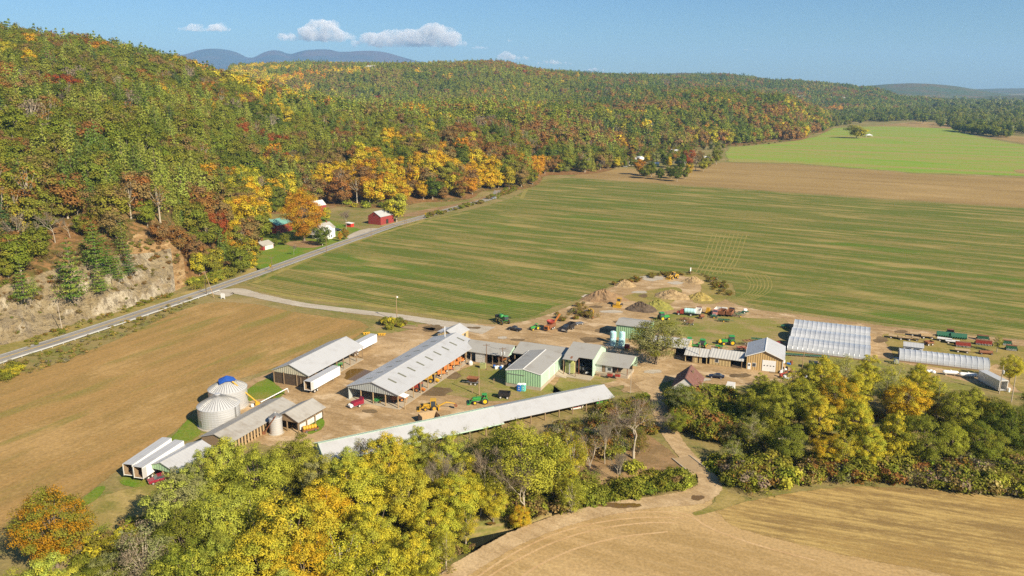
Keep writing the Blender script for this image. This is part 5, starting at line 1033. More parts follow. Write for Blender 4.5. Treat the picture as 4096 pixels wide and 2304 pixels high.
def gable(name, label, cat, cx, cy, rot, Wd, L, eave, ridge, roofm, wallm, gablem=None, over=.5, sides='fblr', base=None, roof_t=.12, extra=(), group=None, posts=None, trim=None, wname='wall', floor=None, post_m=None):
    """gabled shed: width along x, ridge along y. sides = which walls reach the ground (front back left right); posts = spacing of open-side posts"""
    h, l = Wd / 2, L / 2; gm = gablem or wallm; P = []
    sl = math.atan2(ridge - eave, h); w2 = over / math.cos(sl) + math.hypot(h, ridge - eave)
    def slope(sg):
        x0, z0 = 0, ridge; x1, z1 = sg * (h + over), eave - over * (ridge - eave) / h
        ny = l + over * .8; v = [(x0, -ny, z0 + roof_t), (x1, -ny, z1 + roof_t), (x1, ny, z1 + roof_t), (x0, ny, z0 + roof_t), (x0, -ny, z0), (x1, -ny, z1), (x1, ny, z1), (x0, ny, z0)]
        f = [(0, 1, 2, 3), (7, 6, 5, 4), (0, 4, 5, 1), (1, 5, 6, 2), (2, 6, 7, 3)]
        if sg < 0: f = [tuple(reversed(q)) for q in f]
        return v, f
    rsub = [('ridge_cap', trim or roofm, [box((0, 0, ridge + roof_t + .02), (.35, 2 * l + over * 1.6, .05))])]
    P.append(('roof', roofm, [slope(-1), slope(1)], rsub + list(extra)))
    t = .14; W_ = []
    zb = base or 0
    for sd, y in (('f', -l + t / 2), ('b', l - t / 2)):
        full = sd in sides
        lo = zb if full else eave - .15
        prof = [(-h, lo), (h, lo), (h, eave - .02), (0, ridge - .04), (-h, eave - .02)]
        if full and gm is wallm: W_.append(prism(prof, y - t / 2, y + t / 2))
        else:
            P.append(('gable', gm, [prism([(-h, eave - .55), (h, eave - .55), (h, eave - .02), (0, ridge - .04), (-h, eave - .02)], y - t / 2, y + t / 2)]))
            if full: W_.append(prism([(-h + .1, lo), (h - .1, lo), (h - .1, eave - .56), (-h + .1, eave - .56)], y - t / 2 + .12, y + t / 2 + .12))
    for sd, x in (('l', -h + t / 2), ('r', h - t / 2)):
        if sd in sides: W_.append(box((x, 0, (zb + eave) / 2 - .03), (t, 2 * l - 2 * t - .01, eave - zb - .06)))
    for w_ in W_: P.append((wname, wallm, [w_]))
    if base: P.append(('foundation', M_CONC, [box((0, 0, base / 2), (Wd + .1, L + .1, base))]))
    if floor: P.append(('floor_slab', M_CONC, [box((.0, 0, .06), (Wd + floor, L + floor, .12))]))
    if posts:
        pm = post_m or M_BARE
        for sd in 'lrfb':
            if sd in sides: continue
            n = max(1, int(round((L if sd in 'lr' else Wd) / posts)))
            for i in range(n + 1):
                t_ = -1 + 2 * i / n
                if sd in 'fb' and i in (0, n) : continue
                p = ((-h + .15) if sd == 'l' else (h - .15), t_ * (l - .15)) if sd in 'lr' else (t_ * (h - .15), (-l + .15) if sd == 'f' else (l - .15))
                zt = eave - .05 + (0 if sd in 'lr' else 0)
                P.append(('post', pm, [box((p[0], p[1], zt / 2), (.24, .24, zt))]))
        for sd, x in (('l', -h + .15), ('r', h - .15)):
            if sd not in sides: P.append(('beam', M_WOOD, [box((x, 0, eave - .22), (.16, L - .3, .3))]))
    if trim:
        P.append(('trim', trim, [box((sg * h / 2, -l - over * .8 - .03, (eave + ridge) / 2 + .06 - over * .0), (math.hypot(h + over, (ridge - eave) * (h + over) / h), .06, .24), 0, sg * sl) for sg in (-1, 1)] + [box((sg * (h + over + .03), 0, eave - over * (ridge - eave) / h + .05), (.06, L + over * 1.6, .22)) for sg in (-1, 1)]))
    return make(name, label, cat, cx, cy, rot, P, group)
FR = -23.5   # the farm's main alignment
uX, uY = math.cos(R(FR)), math.sin(R(FR)); wX, wY = -uY, uX
def farm(x0, y0, a, b): return (x0 + uX * a + wX * b, y0 + uY * a + wY * b)
def sub(o, *parts):
    for p in parts:
        c = link(p[0], mesh_of(p[0], p[2], p[1]), o)
        for q in (p[3] if len(p) > 3 else []): link(q[0], mesh_of(q[0], q[2], q[1]), c)
# A: pole barn with dark plank end
A_ = gable('pole_barn', 'long pole barn with pale roof, cream gable and dark plank end wall', 'barn', -61.3, 239.4, -22.6, 13.0, 29.5, 4.2, 6.7, M_ROOF, M_PLANK, M_GABLE, .45, 'fl', posts=3.7, post_m=M_WOOD)
sub(A_, ('stored_timber_wall', M_WOOD, [box((3.6, -10.5, 1.5), (.3, 8.5, 3.0))]), ('dirt_floor_slab', M_CONC, [box((2.2, 3, .07), (10, 22, .14))]), ('post', M_WOOD, [box((-6.3, -14.8, 2.0), (.24, .2, 4.0))]), ('post', M_WOOD, [box((-2.6, -14.8, 2.0), (.24, .2, 4.0))]), ('post', M_WOOD, [box((2.2, -14.8, 2.0), (.24, .2, 4.0))]))
# B: main machinery shed with skylights
sky_ = []
for sg, n, y0, dy in ((1, 9, -20.5, 5.3), (-1, 8, -21, 5.4)):
    for i in range(n):
        y = y0 + dy * i; x0, x1 = (2.0, 4.8) if sg > 0 else (3.0, 5.2); zz = lambda x: 6.7 - (6.7 - 4.2) * x / 8.45 + .145
        v = [(sg * x0, y, zz(x0)), (sg * x1, y, zz(x1)), (sg * x1, y + .75, zz(x1)), (sg * x0, y + .75, zz(x0))]
        sky_.append(('skylight', M_SKYL, [(v, [(0, 1, 2, 3)] if sg > 0 else [(3, 2, 1, 0)])]))
B_ = gable('machinery_shed', 'longest machinery shed with a white skylit roof and open post front', 'shed', -29.4, 234.3, -24, 16.9, 50.5, 4.2, 6.7, M_ROOF, M_GABLEG, M_GABLEG, .45, 'bl', posts=4.2, extra=sky_, floor=1.2)
sub(B_, ('white_door', M_WHITE, [box((8.55, 21.2, 1.9), (.14, 3.6, 3.7))], [('handle', M_STEEL, [box((8.64, 20.0, 1.6), (.05, .2, .1))])]), ('wall', M_GABLEG, [box((8.4, 24.2, 1.95), (.14, 2.0, 3.9))]),
    ('porch_roof', M_WHITE, [box((9.5, -23.8, 3.72), (2.2, 2.4, .1), 0, .18)]), ('post', M_BARE, [box((10.3, -24.8, 1.75), (.2, .2, 3.5))]), ('roof_vent_pole', M_WHITE, [rod((-2.4, 22, 5.8), (-2.4, 22, 9.6), .12)]))
# little office house beyond the shed
H_ = gable('office_house', 'small pale roofed house at the far end of the machinery shed', 'house', -21.0, 271.0, -24, 7.2, 9.5, 2.9, 4.6, M_ROOF, M_TANO, None, .4)
sub(H_, ('window', M_GLASS, [box((3.6, -2, 1.6), (.1, 1.2, 1.1))]), ('window', M_GLASS, [box((3.6, 2, 1.6), (.1, 1.2, 1.1))]), ('porch_roof', M_ROOF, [box((-4.6, 1.5, 2.7), (2.4, 6, .1), 0, -.1)]))
# E: mint green workshop
E_ = gable('mint_workshop', 'large mint green steel building with white trimmed low roof', 'building', 7.1, 232.4, -22.6, 11.2, 19.6, 5.1, 6.1, M_ROOFB, M_MINTF, None, .12, 'fb', base=1.1, trim=M_TRIM)
sub(E_, ('side_wall', M_MINT, [box((5.53, 0, 3.07), (.14, 19.3, 3.9))]), ('side_wall', M_MINT, [box((-5.53, 0, 3.07), (.14, 19.3, 3.9))]), ('sliding_door', M_MINTF, [box((-2.6, -9.9, 2.9), (5.0, .1, 3.5))], [('door_track', M_STEEL, [box((-2.2, -10.0, 4.2), (5.4, .12, .16))])]),
    ('downspout', M_TRIM, [box((5.66, -2.6, 3.1), (.1, .28, 3.9))]), ('downspout', M_TRIM, [box((5.66, 2.2, 3.1), (.1, .28, 3.9))]), ('ramp', M_CONC, [prism([(5.7, 0), (9.4, 0), (5.7, .9)], 3.2, 8.2)]))
# C, D, F, G: the row of open sheds
paint('shade_dark_floor', (.12, .08, .045), .95, 0, .4, .5)  # oily dirt colour, darkened to carry the shade inside the sheds
def rowshed(name, label, x0, y0, L, front, back, zf, zr, zb, roofm, endm, sidesm, rot=FR, over=.35, group=None, ends='r'):
    """shed with its ridge along x; origin at the ground below the front left corner"""
    P = []
    def plane(ya, za, yb, zb_, t=.12):
        v = [(-over, ya, za), (L + over, ya, za), (L + over, yb, zb_), (-over, yb, zb_)]; v2 = [(x, y, z - t) for x, y, z in v]
        return v + v2, [(0, 1, 2, 3), (7, 6, 5, 4), (0, 4, 5, 1), (1, 5, 6, 2), (2, 6, 7, 3), (3, 7, 4, 0)]
    sf = (zr - zf) / front; sb = (zr - zb) / back
    P.append(('roof', roofm, [plane(-over, zf - over * sf, front, zr), plane(front, zr, front + back + over, zb - over * sb)]))
    t = .14
    for e in ends:
        x = t / 2 if e == 'l' else L - t / 2; P.append(('end_wall', endm, [([(x - t / 2, 0, 0), (x - t / 2, front + back, 0), (x - t / 2, front + back, zb - .15), (x - t / 2, front, zr - .15), (x - t / 2, 0, zf - .15), (x + t / 2, 0, 0), (x + t / 2, front + back, 0), (x + t / 2, front + back, zb - .15), (x + t / 2, front, zr - .15), (x + t / 2, 0, zf - .15)], [(0, 4, 3, 2, 1), (5, 6, 7, 8, 9), (0, 1, 6, 5), (1, 2, 7, 6), (2, 3, 8, 7), (3, 4, 9, 8), (4, 0, 5, 9)])]))
    P.append(('back_wall', sidesm, [box((L / 2, front + back - .1, zb / 2 - .1), (L - .3, .14, zb - .2))]))
    P.append(('shade_panel', M_DARK, [box((L / 2, front * .8, (zf + (zr - zf) * .8) * .5 - .12), (L - .4, .1, zf + (zr - zf) * .8 - .24))])); P.append(('dirt_floor', MATS['shade_dark_floor'], [box((L / 2, front * .4, .06), (L - .3, front * .8, .06))]))  # added near-black panel stands in for the deep shade behind it
    return make(name, label, 'shed', x0, y0, rot, P, group)
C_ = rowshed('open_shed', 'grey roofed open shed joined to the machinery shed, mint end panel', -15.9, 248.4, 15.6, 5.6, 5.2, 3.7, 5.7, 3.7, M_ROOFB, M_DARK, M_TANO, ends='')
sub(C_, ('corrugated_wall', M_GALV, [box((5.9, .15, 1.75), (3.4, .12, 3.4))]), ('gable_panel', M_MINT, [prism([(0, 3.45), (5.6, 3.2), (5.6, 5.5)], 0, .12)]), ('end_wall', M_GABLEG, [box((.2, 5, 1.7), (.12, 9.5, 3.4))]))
for o in C_.children:
    if o.name.startswith('gable_panel'): o.rotation_euler = (0, 0, math.pi / 2); o.location = (15.85, 0, 0)
sub(C_, *[('post', M_WOOD, [box((x, .2, 1.75), (.2, .2, 3.5))]) for x in (.4, 2.6, 7.8, 10.3, 12.6, 15.3)])
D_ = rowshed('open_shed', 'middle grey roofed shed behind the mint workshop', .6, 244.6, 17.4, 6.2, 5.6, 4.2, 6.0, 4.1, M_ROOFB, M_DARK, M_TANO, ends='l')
sub(D_, *[('post', M_WOOD, [box((x, .2, 1.95), (.22, .22, 3.9))]) for x in (.3, 4.5, 13, 17.0)])
F_ = rowshed('tall_garage', 'tallest shed of the row with mint side wall and open truck bay', 16.9, 236.6, 9.0, 8.2, 5.5, 6.1, 8.0, 5.4, M_ROOFB, M_MINT, M_MINT, ends='lr')
sub(F_, ('porch_roof', M_ROOFB, [box((2.2, -1.45, 5.8), (4.6, 2.5, .12), 0, 0, .23)], [('rust_stain', M_RUST, [box((2.4, -1.2, 5.93), (.7, 1.3, .015), 0, 0, .23)])]), ('post', M_WOOD, [box((.2, -2.3, 2.75), (.22, .22, 5.5))]), ('post', M_WOOD, [box((4.1, -2.3, 2.75), (.22, .22, 5.5))]), ('post', M_RUST, [box((4.4, .1, 3), (.2, .2, 6))]), ('apron', M_CONC, [box((4.6, -1.6, .1), (9.6, 3.8, .2))]))
G_ = rowshed('loading_shed', 'lower grey roofed loading shed with raised concrete dock', 26.2, 235.6, 10.6, 7.6, 4.6, 3.6, 5.1, 3.5, M_ROOFB, M_MINT, M_MINT, ends='')
sub(G_, ('gable_panel', M_MINT, [([(10.55, 0, 3.4), (10.55, 7.6, 4.9), (10.55, 10.0, 4.1), (10.55, 7.6, 3.1), (10.67, 0, 3.4), (10.67, 7.6, 4.9), (10.67, 10.0, 4.1), (10.67, 7.6, 3.1)], [(0, 1, 2, 3), (7, 6, 5, 4), (0, 3, 7, 4), (1, 0, 4, 5), (2, 1, 5, 6), (3, 2, 6, 7)])]), ('dock', M_CONC, [box((5.3, 3.2, .5), (10.8, 7.4, 1.0))]), ('office_wall', M_GALV, [box((1.1, .25, 2.2), (2.0, .12, 2.3)), box((4.4, .25, 2.2), (2.2, .12, 2.3))], [('window', M_GLASS, [box((4.6, .16, 2.2), (1.0, .06, .8))])]), ('door', M_WOOD, [box((2.7, .3, 2.1), (.9, .1, 2.1))]), ('post', M_RUST, [box((7.2, .2, 2.2), (.2, .2, 2.6))]), ('post', M_RUST, [box((10.3, .2, 2.2), (.2, .2, 2.6))]), ('steps', M_WOOD, [box((1.2, -.8, .3), (1.1, .8, .6)), box((4.8, -.8, .3), (1.1, .8, .6))]))
# I, J: buildings behind the yard tree
I_ = rowshed('mint_shed', 'pale mint shed with grey roof behind the mint tanks', 37.6, 273.4, 11.5, 4.6, 4.6, 5.0, 6.0, 5.0, M_ROOFB, M_MINTF, M_MINTF, ends='lr')
sub(I_, ('front_wall', M_MINTF, [box((5.75, .1, 2.45), (11.3, .14, 4.9))]))
J_ = rowshed('low_barn', 'low tan barn with pale roof mostly behind the yard tree', 47.6, 257.2, 11.8, 5.2, 5.2, 2.9, 4.4, 2.9, M_ROOFX, M_TANO, M_TANO, ends='lr')
sub(J_, ('front_wall', M_TANO, [box((4.2, .1, 1.4), (8.2, .14, 2.8))]))
# K, L, M: tan workshop with wings
K_ = gable('tan_workshop', 'tan steel workshop with a white overhead door and low wings', 'workshop', 82.7, 245.1, -19.6, 10.9, 14.0, 4.5, 6.7, M_ROOF, M_TAN, None, .55, trim=M_TRIM)
sub(K_, ('overhead_door', M_WHITE, [box((1.4, -7.05, 1.85), (4.1, .12, 3.6))], [('window', M_GLASS, [box((-.0 + i * .95, -7.13, 1.9), (.4, .04, .28))]) for i in range(4)]), ('door', M_WHITE, [box((-4.6, -7.05, 1.1), (.95, .1, 2.1))], [('window', M_GLASS, [box((-4.6, -7.12, 1.5), (.5, .04, .7))])]), ('window', M_GLASS, [box((-3.1, -7.05, 1.7), (1.0, .1, 1.1))], [('frame', M_TRIM, [box((-3.1, -7.03, 1.7), (1.2, .08, 1.3))])]), ('corner_post', M_TRIM, [box((5.5, -7.05, 2.2), (.2, .2, 4.4))]))
M_W = rowshed('workshop_wing', 'tan wing with pale roof between the tan workshop and the smaller wing', 64.4, 244.6, 10.4, 4.6, 3.6, 2.8, 4.2, 2.9, M_ROOFX, M_TANO, M_TANO, ends='l', rot=-23.8)
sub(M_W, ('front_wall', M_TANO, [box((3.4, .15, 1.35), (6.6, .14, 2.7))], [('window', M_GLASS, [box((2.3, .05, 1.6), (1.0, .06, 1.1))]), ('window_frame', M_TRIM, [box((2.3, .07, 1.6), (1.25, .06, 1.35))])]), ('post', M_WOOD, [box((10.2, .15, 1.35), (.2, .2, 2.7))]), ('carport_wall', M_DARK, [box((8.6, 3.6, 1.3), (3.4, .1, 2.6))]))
L_W = rowshed('workshop_wing', 'smallest tan wing with open bays beside the yard tree', 57.0, 247.3, 7.0, 4.4, 3.4, 2.6, 3.8, 2.7, M_ROOFX, M_TANO, M_TANO, ends='lr', rot=-22.5)
sub(L_W, ('front_wall', M_TANO, [box((3.4, .15, 1.25), (1.5, .14, 2.5)), box((5.0, .15, 1.25), (.8, .14, 2.5))]), ('post', M_WOOD, [box((2.4, .15, 1.25), (.18, .18, 2.5))]))
N_ = gable('brown_house', 'old house with steep brown shingle roof beside the lane', 'house', 52.4, 221.9, -20.5, 7.6, 11.4, 2.6, 5.9, M_SHING, M_WHITED, None, .35)
sub(N_, ('porch_roof', M_TRIM, [box((4.6, -3.2, 2.25), (1.5, 4.6, .1), 0, .25)]), ('chimney', M_WOOD, [box((1.2, 1.5, 5.6), (.5, .5, 1.0))]), ('window', M_GLASS, [box((3.82, 1.5, 1.5), (.08, .9, 1.1))]), ('window', M_GLASS, [box((0, -5.72, 1.6), (.9, .08, 1.1))]))
# H1, H2: long low sheds in front
rH = 28.0
def gx(name, label, cat, cx, cy, rot, L, Wd, eave, ridge, roofm, wallm, **k): return gable(name, label, cat, cx, cy, rot - 90, Wd, L, eave, ridge, roofm, wallm, **k)
H1 = gx('long_shed', 'long low pale roofed equipment shed behind the creek trees', 'shed', 10.6, 206.2, 27.9, 35.6, 10.0, 2.7, 4.5, M_ROOF, M_WOOD, gablem=M_GABLEG, over=.4, sides='l', posts=4.4, post_m=M_WOOD)
H2 = gx('long_shed', 'second long pale roofed shed joined end to end, half hidden by yellow trees', 'shed', -25.6, 185.8, 28.3, 46.6, 11.0, 2.8, 5.1, M_ROOF, M_WOOD, gablem=M_MINT, over=.4, sides='lfb', posts=4.6, trim=M_MINT, post_m=M_WOOD)
# Q, R, S: old feed sheds on the left
p0 = CG(1085, 775, 4.4); p1 = CG(1895, 335, 4.4); aQ = math.degrees(math.atan2(p1[1] - p0[1], p1[0] - p0[0])); LQ = math.hypot(p1[0] - p0[0], p1[1] - p0[1])
Q_ = gable('feed_shed', 'old long feed shed with weathered grey roof in front of the grain bins', 'shed', (p0[0] + p1[0]) / 2, (p0[1] + p1[1]) / 2, aQ - 90, 9.0, LQ, 3.0, 4.4, M_ROOFO, M_WOOD, None, .4, 'fbl', posts=None)
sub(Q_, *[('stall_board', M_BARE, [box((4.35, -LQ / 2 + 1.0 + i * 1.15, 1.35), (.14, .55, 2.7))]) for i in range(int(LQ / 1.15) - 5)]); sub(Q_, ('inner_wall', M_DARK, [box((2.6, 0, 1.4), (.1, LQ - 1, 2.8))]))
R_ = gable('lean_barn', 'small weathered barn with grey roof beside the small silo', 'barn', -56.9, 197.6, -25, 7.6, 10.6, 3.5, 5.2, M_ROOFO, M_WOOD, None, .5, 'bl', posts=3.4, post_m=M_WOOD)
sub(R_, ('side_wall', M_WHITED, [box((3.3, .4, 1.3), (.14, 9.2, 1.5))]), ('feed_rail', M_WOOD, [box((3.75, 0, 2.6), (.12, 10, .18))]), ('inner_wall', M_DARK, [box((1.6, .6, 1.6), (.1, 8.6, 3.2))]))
p0 = CG(425, 1125, 4.4); p1 = CG(930, 855, 4.4); aS = math.degrees(math.atan2(p1[1] - p0[1], p1[0] - p0[0])); LS = math.hypot(p1[0] - p0[0], p1[1] - p0[1]) - .6
S_ = gable('gable_shed', 'pale roofed shed with a green gable beside two white trailers', 'shed', (p0[0] + p1[0]) / 2, (p0[1] + p1[1]) / 2, aS - 90, 9.0, LS, 2.9, 4.5, M_ROOF, M_WOOD, M_MINTF, .45, 'l', posts=4.2, post_m=M_BARE)
# grain bins
def grain_bin(x, y, r, h, top, label, cap=False, door=True):
    n = 40; P = []
    P.append(('bin_wall', M_BIN, [lathe((0, 0, 0), [(r, 0.15), (r, h)], n)]))
    cone = lathe((0, 0, 0), [(r + .12, h - .05), (r * .14, top), (r * .14, top + .25), (.01, top + .35)], n)
    ribs = []
    for i in range(n):
        a = 6.2832 * i / n; ribs.append(box((math.cos(a) * r * .57, math.sin(a) * r * .57, (h + top) / 2 + .07), (math.hypot(r * .86, top - h) * .98, .09, .10), a, math.atan2(top - h, r * .86)))
    subs = [('roof_rib', M_STEEL, ribs)]
    if cap:
        m = paint('blue_tarp', (.02, .08, .34), .45, 0, .1); ang = [(.0, 2.7), (.7, 2.0), (1.4, 1.7), (2.2, 2.3), (3.0, 2.4), (3.7, 2.3), (4.4, 3.2), (5.0, 2.2), (5.6, 2.4)]
        v = [(0, 0, top + .85)] + [(math.cos(a) * q, math.sin(a) * q, top - (top - h) * q / r + .95) for a, q in ang]; k = len(ang)
        subs.append(('tarp', m, [(v, [(0, 1 + i, 1 + (i + 1) % k) for i in range(k)])]))
    P.append(('roof', M_GALV, [cone], subs)); P.append(('foundation', M_CONC, [lathe((0, 0, 0), [(r + .35, 0), (r + .35, .16)], n)]))
    if door: P.append(('hatch', M_STEEL, [box((-r * .62, -r * .79, 1.9), (.9, .12, 1.5), -.66)])); P.append(('ladder', M_STEEL, [box((r * .95, -r * .34, h * .5), (.06, .5, h * .95), -.35)]))
    return make('grain_bin', label, 'grain bin', x, y, 0, P)
b1 = CG(1088, 748); b2 = CG(1232, 520)
grain_bin(b1[0] - .6, b1[1] + 5.4, 5.4, 5.6, 8.3, 'near galvanised grain bin with bare conical roof')
grain_bin(b2[0] - 1.2, b2[1] + 5.2, 5.25, 5.6, 8.3, 'galvanised grain bin with a blue tarp over its peak', True, False)
grain_bin(-61.6, 191.6, 1.65, 4.6, 5.7, 'small narrow silo standing between the feed shed and small barn', False, False)
# greenhouses
def film():
    m, nt, b = _new('greenhouse_film'); tc = N(nt, 'ShaderNodeTexCoord').outputs['Object']
    c = mixc(nt, ramp(nt, noise(nt, mapped(nt, tc, 0, (.06, .5, .5)), 1.0, 4, .6), .35, .7), (.36, .375, .385), (.50, .505, .51)); nt.links.new(c, b.inputs['Base Color']); b.inputs['Roughness'].default_value = .28; b.inputs['Specular IOR Level'].default_value = .55
    b.inputs['Coat Weight'].default_value = .2; MATS['film'] = m; return m
M_FILM = film(); M_HOOP = paint('hoop', (.62, .62, .62), .35, .2, .05)
def hoop(y0, Wd, h, L, inflate=.0, n=14):
    """half barrel of film along x, sagging between hoops"""
    v, f = [], []; nxx = int(L / .54); per = L / 1.62
    for i in range(nxx + 1):
        x = L * i / nxx; sag = .10 * math.sin(math.pi * ((x / 1.62) % 1))
        for j in range(n + 1):
            a = math.pi * j / n; v.append((x, y0 + Wd / 2 - math.cos(a) * (Wd / 2 - .02), max(.05, (h - sag) * math.sin(a) ** .72)))
    for i in range(nxx):
        for j in range(n): k = i * (n + 1) + j; f.append((k, k + n + 1, k + n + 2, k + 1))
    return v, f
def arch(x, y0, Wd, h, r=.09, n=14):
    pts = [(x, y0 + Wd / 2 - math.cos(math.pi * j / n) * (Wd / 2), max(.05, h * math.sin(math.pi * j / n) ** .72)) for j in range(n + 1)]
    return [rod(pts[j], pts[j + 1], r, None, 5, False) for j in range(n)]
def endwall(x, y0, Wd, h, n=14):
    pts = [(x, y0 + Wd / 2 - math.cos(math.pi * j / n) * (Wd / 2 - .03), max(.0, h * math.sin(math.pi * j / n) ** .72)) for j in range(n + 1)]; return (pts, [tuple(range(n + 1))])
def greenhouse(name, label, x, y, rot, spans, Wd, h, L):
    P = []
    for k in range(spans):
        y0 = k * Wd; hp = []
        for i in range(int(L / 1.62) + 1): hp += arch(i * 1.62, y0, Wd, h + .03, .05)
        P.append(('film_roof', M_FILM, [hoop(y0, Wd, h, L)], [('hoop_ribs', M_HOOP, hp)])); P.append(('end_wall', M_FILM, [endwall(.05, y0, Wd, h), endwall(L - .05, y0, Wd, h)], [('door', M_DARK, [box((-.02, y0 + Wd / 2, 1.1), (.08, 2.0, 2.1))])]))
    P.append(('base_board', M_WOOD, [box((L / 2, -.05, .25), (L, .12, .5)), box((L / 2, spans * Wd + .05, .25), (L, .12, .5))]))
    return make(name, label, 'greenhouse', x, y, rot, P)
greenhouse('greenhouse', 'triple bay greenhouse of cloudy white film beside the striped field', 94.2, 257.6, FR, 3, 11.4, 3.4, 25.9)
greenhouse('greenhouse', 'single long low hoop greenhouse near the right frame edge', 127.6, 247.2, -22.4, 1, 7.8, 3.3, 26)
P2 = gable('packing_shed', 'small pale roofed shed behind the single long greenhouse', 'shed', 136.6, 256.6, FR - 90, 4.6, 5.8, 2.7, 3.4, M_ROOF, M_WHITED, None, .3, 'fblr')
sub(P2, ('window', M_GLASS, [box((2.35, -1.5, 1.5), (.08, 1.8, 1.2))]), ('window', M_GLASS, [box((2.35, 1.0, 1.5), (.08, 1.8, 1.2))]))
# roadside farmstead
RB = gable('red_barn', 'dark red barn with pale metal roof at the road', 'barn', -86.9, 520.6, -30, 10.4, 13.5, 5.4, 8.4, M_ROOF, M_REDB, None, .3)
sub(RB, ('door', M_DARK, [box((5.22, 0, 1.6), (.08, 2.4, 3.0))]), ('window', M_DARK, [box((0, -6.8, 6.3), (.8, .08, 1.0))]))
RS = gable('red_shed', 'little red shed with white end and grey roof on the lawn', 'shed', -138.9, 434.8, -19 - 8, 7.4, 8.2, 2.5, 4.3, M_ROOFO, M_REDB, None, .3)
sub(RS, ('white_wall', M_WHITED, [box((3.73, .6, 1.2), (.08, 6.4, 2.3))]))
GB = gable('green_roofed_barn', 'red barn with teal green roof behind the great orange maple', 'barn', -146.6, 489.5, -26, 11.5, 14, 5.2, 8.0, M_TEAL, M_REDB, None, .4)
sub(GB, ('window', M_TRIM, [box((3.6, -7.06, 4.2), (1.0, .08, 1.4))]), ('door', M_DARK, [box((0, -7.06, 1.6), (3, .08, 3.0))]))
GB2 = gable('side_barn', 'lower red wing with teal roof left of the green roofed barn', 'barn', -157.0, 497, -26, 8, 10, 4.2, 6.2, M_TEAL, M_REDB, None, .3)
FHm = gable('farmhouse', 'white two storey farmhouse with grey roof by the road', 'house', -113.0, 468.5, -28, 8.5, 11.0, 6.0, 8.8, M_ROOFO, M_WHITE, None, .45)
sub(FHm, ('front_gable', M_WHITE, [box((5.0, -1.2, 3.0), (2.4, 4.6, 6.0)), ([(3.6, -3.5, 6.0), (6.2, -3.5, 6.0), (3.6, 1.1, 6.0), (6.2, 1.1, 6.0), (3.6, -1.2, 8.0), (6.2, -1.2, 8.0)], [(0, 1, 5, 4), (2, 4, 5, 3), (1, 3, 5), (0, 4, 2)])]), ('porch_roof', M_ROOFO, [box((-3, -6.6, 3.0), (10, 2.4, .14), 0, 0, .2)]), *[('window', M_GLASS, [box((x, -5.56, z), (.9, .08, 1.4))]) for x in (-2.4, 0, 2.4) for z in (1.7, 4.4)], *[('window', M_GLASS, [box((6.24, y, z), (.08, .9, 1.4))]) for y in (-2.2, -.3) for z in (1.7, 4.4)], ('chimney', M_RUST, [box((0, 3, 9.0), (.8, .8, 1.8))]))
_g = CFH(1430, 310); make('red_booth', 'tiny bright red roadside stand with white roof', 'booth', _g[0], _g[1], -25, [('wall', paint('bright_red', (.55, .04, .025), .5), [box((0, 0, 1.2), (4.2, 3, 2.4))]), ('roof', M_TRIM, [box((0, 0, 2.5), (4.8, 3.6, .16), 0, .06)]), ('counter_opening', M_DARK, [box((0, -1.52, 1.5), (2.6, .08, .9))])])
_g = CFH(960, 60); gable('hill_house', 'white gabled house half hidden behind the farmhouse', 'house', _g[0] + 2, _g[1] - 8, -40, 8, 10, 4.5, 7.5, M_WHITED, M_REDB, None, .3)
# village houses and far buildings
for px, py, w, l, rm, wm, rot, lab in ((555 + 40, 680, 6, 9, M_WHITE, M_WHITE, 20, 'white cabin in the village between left trees'), (870, 700, 6, 10, M_TEAL, M_WHITED, 60, 'cabin with pale green roof in the village middle'), (900, 810, 5, 8, M_WHITE, M_MINT, 70, 'white and green trailer home at the village front'), (1085, 720, 4, 4, M_WHITE, M_WHITE, 10, 'small square white shed in the village'), (1285, 540, 7, 10, M_WHITE, M_WHITE, 50, 'white roofed house behind the village trees'), (1460, 780, 6, 7, M_ROOFO, M_WHITED, 30, 'grey shed at the right end of the village'), (1950, 690, 6, 9, M_WHITE, M_WHITE, 60, 'white house in the shade of the last village tree'), (440, 690, 6, 8, M_WHITE, M_WHITE, 40, 'white house under the large green village tree'), (450, 800, 5, 8, M_WHITE, M_WHITE, 75, 'white trailer at the left of the village front')):
    _g = CVI(px, py); gable('cabin', lab, 'house', _g[0], _g[1], rot, w, l, 2.6, 4.2, rm, wm, None, .3)
_g = CFR(1240, 425); make('pavilion', 'small white roofed pavilion in the lime field', 'pavilion', _g[0], _g[1], -15, [('roof', M_WHITE, [([(-6, -6, 3), (6, -6, 3), (6, 6, 3), (-6, 6, 3), (0, 0, 5.4)], [(0, 1, 4), (1, 2, 4), (2, 3, 4), (3, 0, 4), (3, 2, 1, 0)])])] + [('post', M_WHITE, [box((sx * 5.3, sy * 5.3, 1.5), (.35, .35, 3))]) for sx in (-1, 1) for sy in (-1, 1)])
def onhill(px, py):
    for y in np.geomspace(700, 6000, 900):
        v = py * 1.59006 - 1152; d = FPX * ST + v * CT; f = FPX * CT - v * ST; x = (px * 1.59006 - 2048) / f * y; zt = HC - d / f * y; hz = hill_height(np.array([x]), np.array([y]))[0][0]
        if hz + 14 > zt and hz > 2: return x, y, hz
    return None
for px, py, w, lab in ((935, 168, 34, 'lone house high on the forested middle ridge'), (2010, 243, 26, 'pale house on the far wooded slope'), (2095, 246, 16, 'small white house on the far slope'), (2120, 247, 16, 'another small white house on the far slope, right of the first'), (1500, 232, 14, 'house roof showing above the dark trees of the low hill')):
    q = onhill(px, py)
    if q: gable('hill_house', lab, 'house', q[0], q[1], 60, w * .5, w, 16, 20, M_WHITED, M_TANO, None, .5).location.z = q[2] - 2
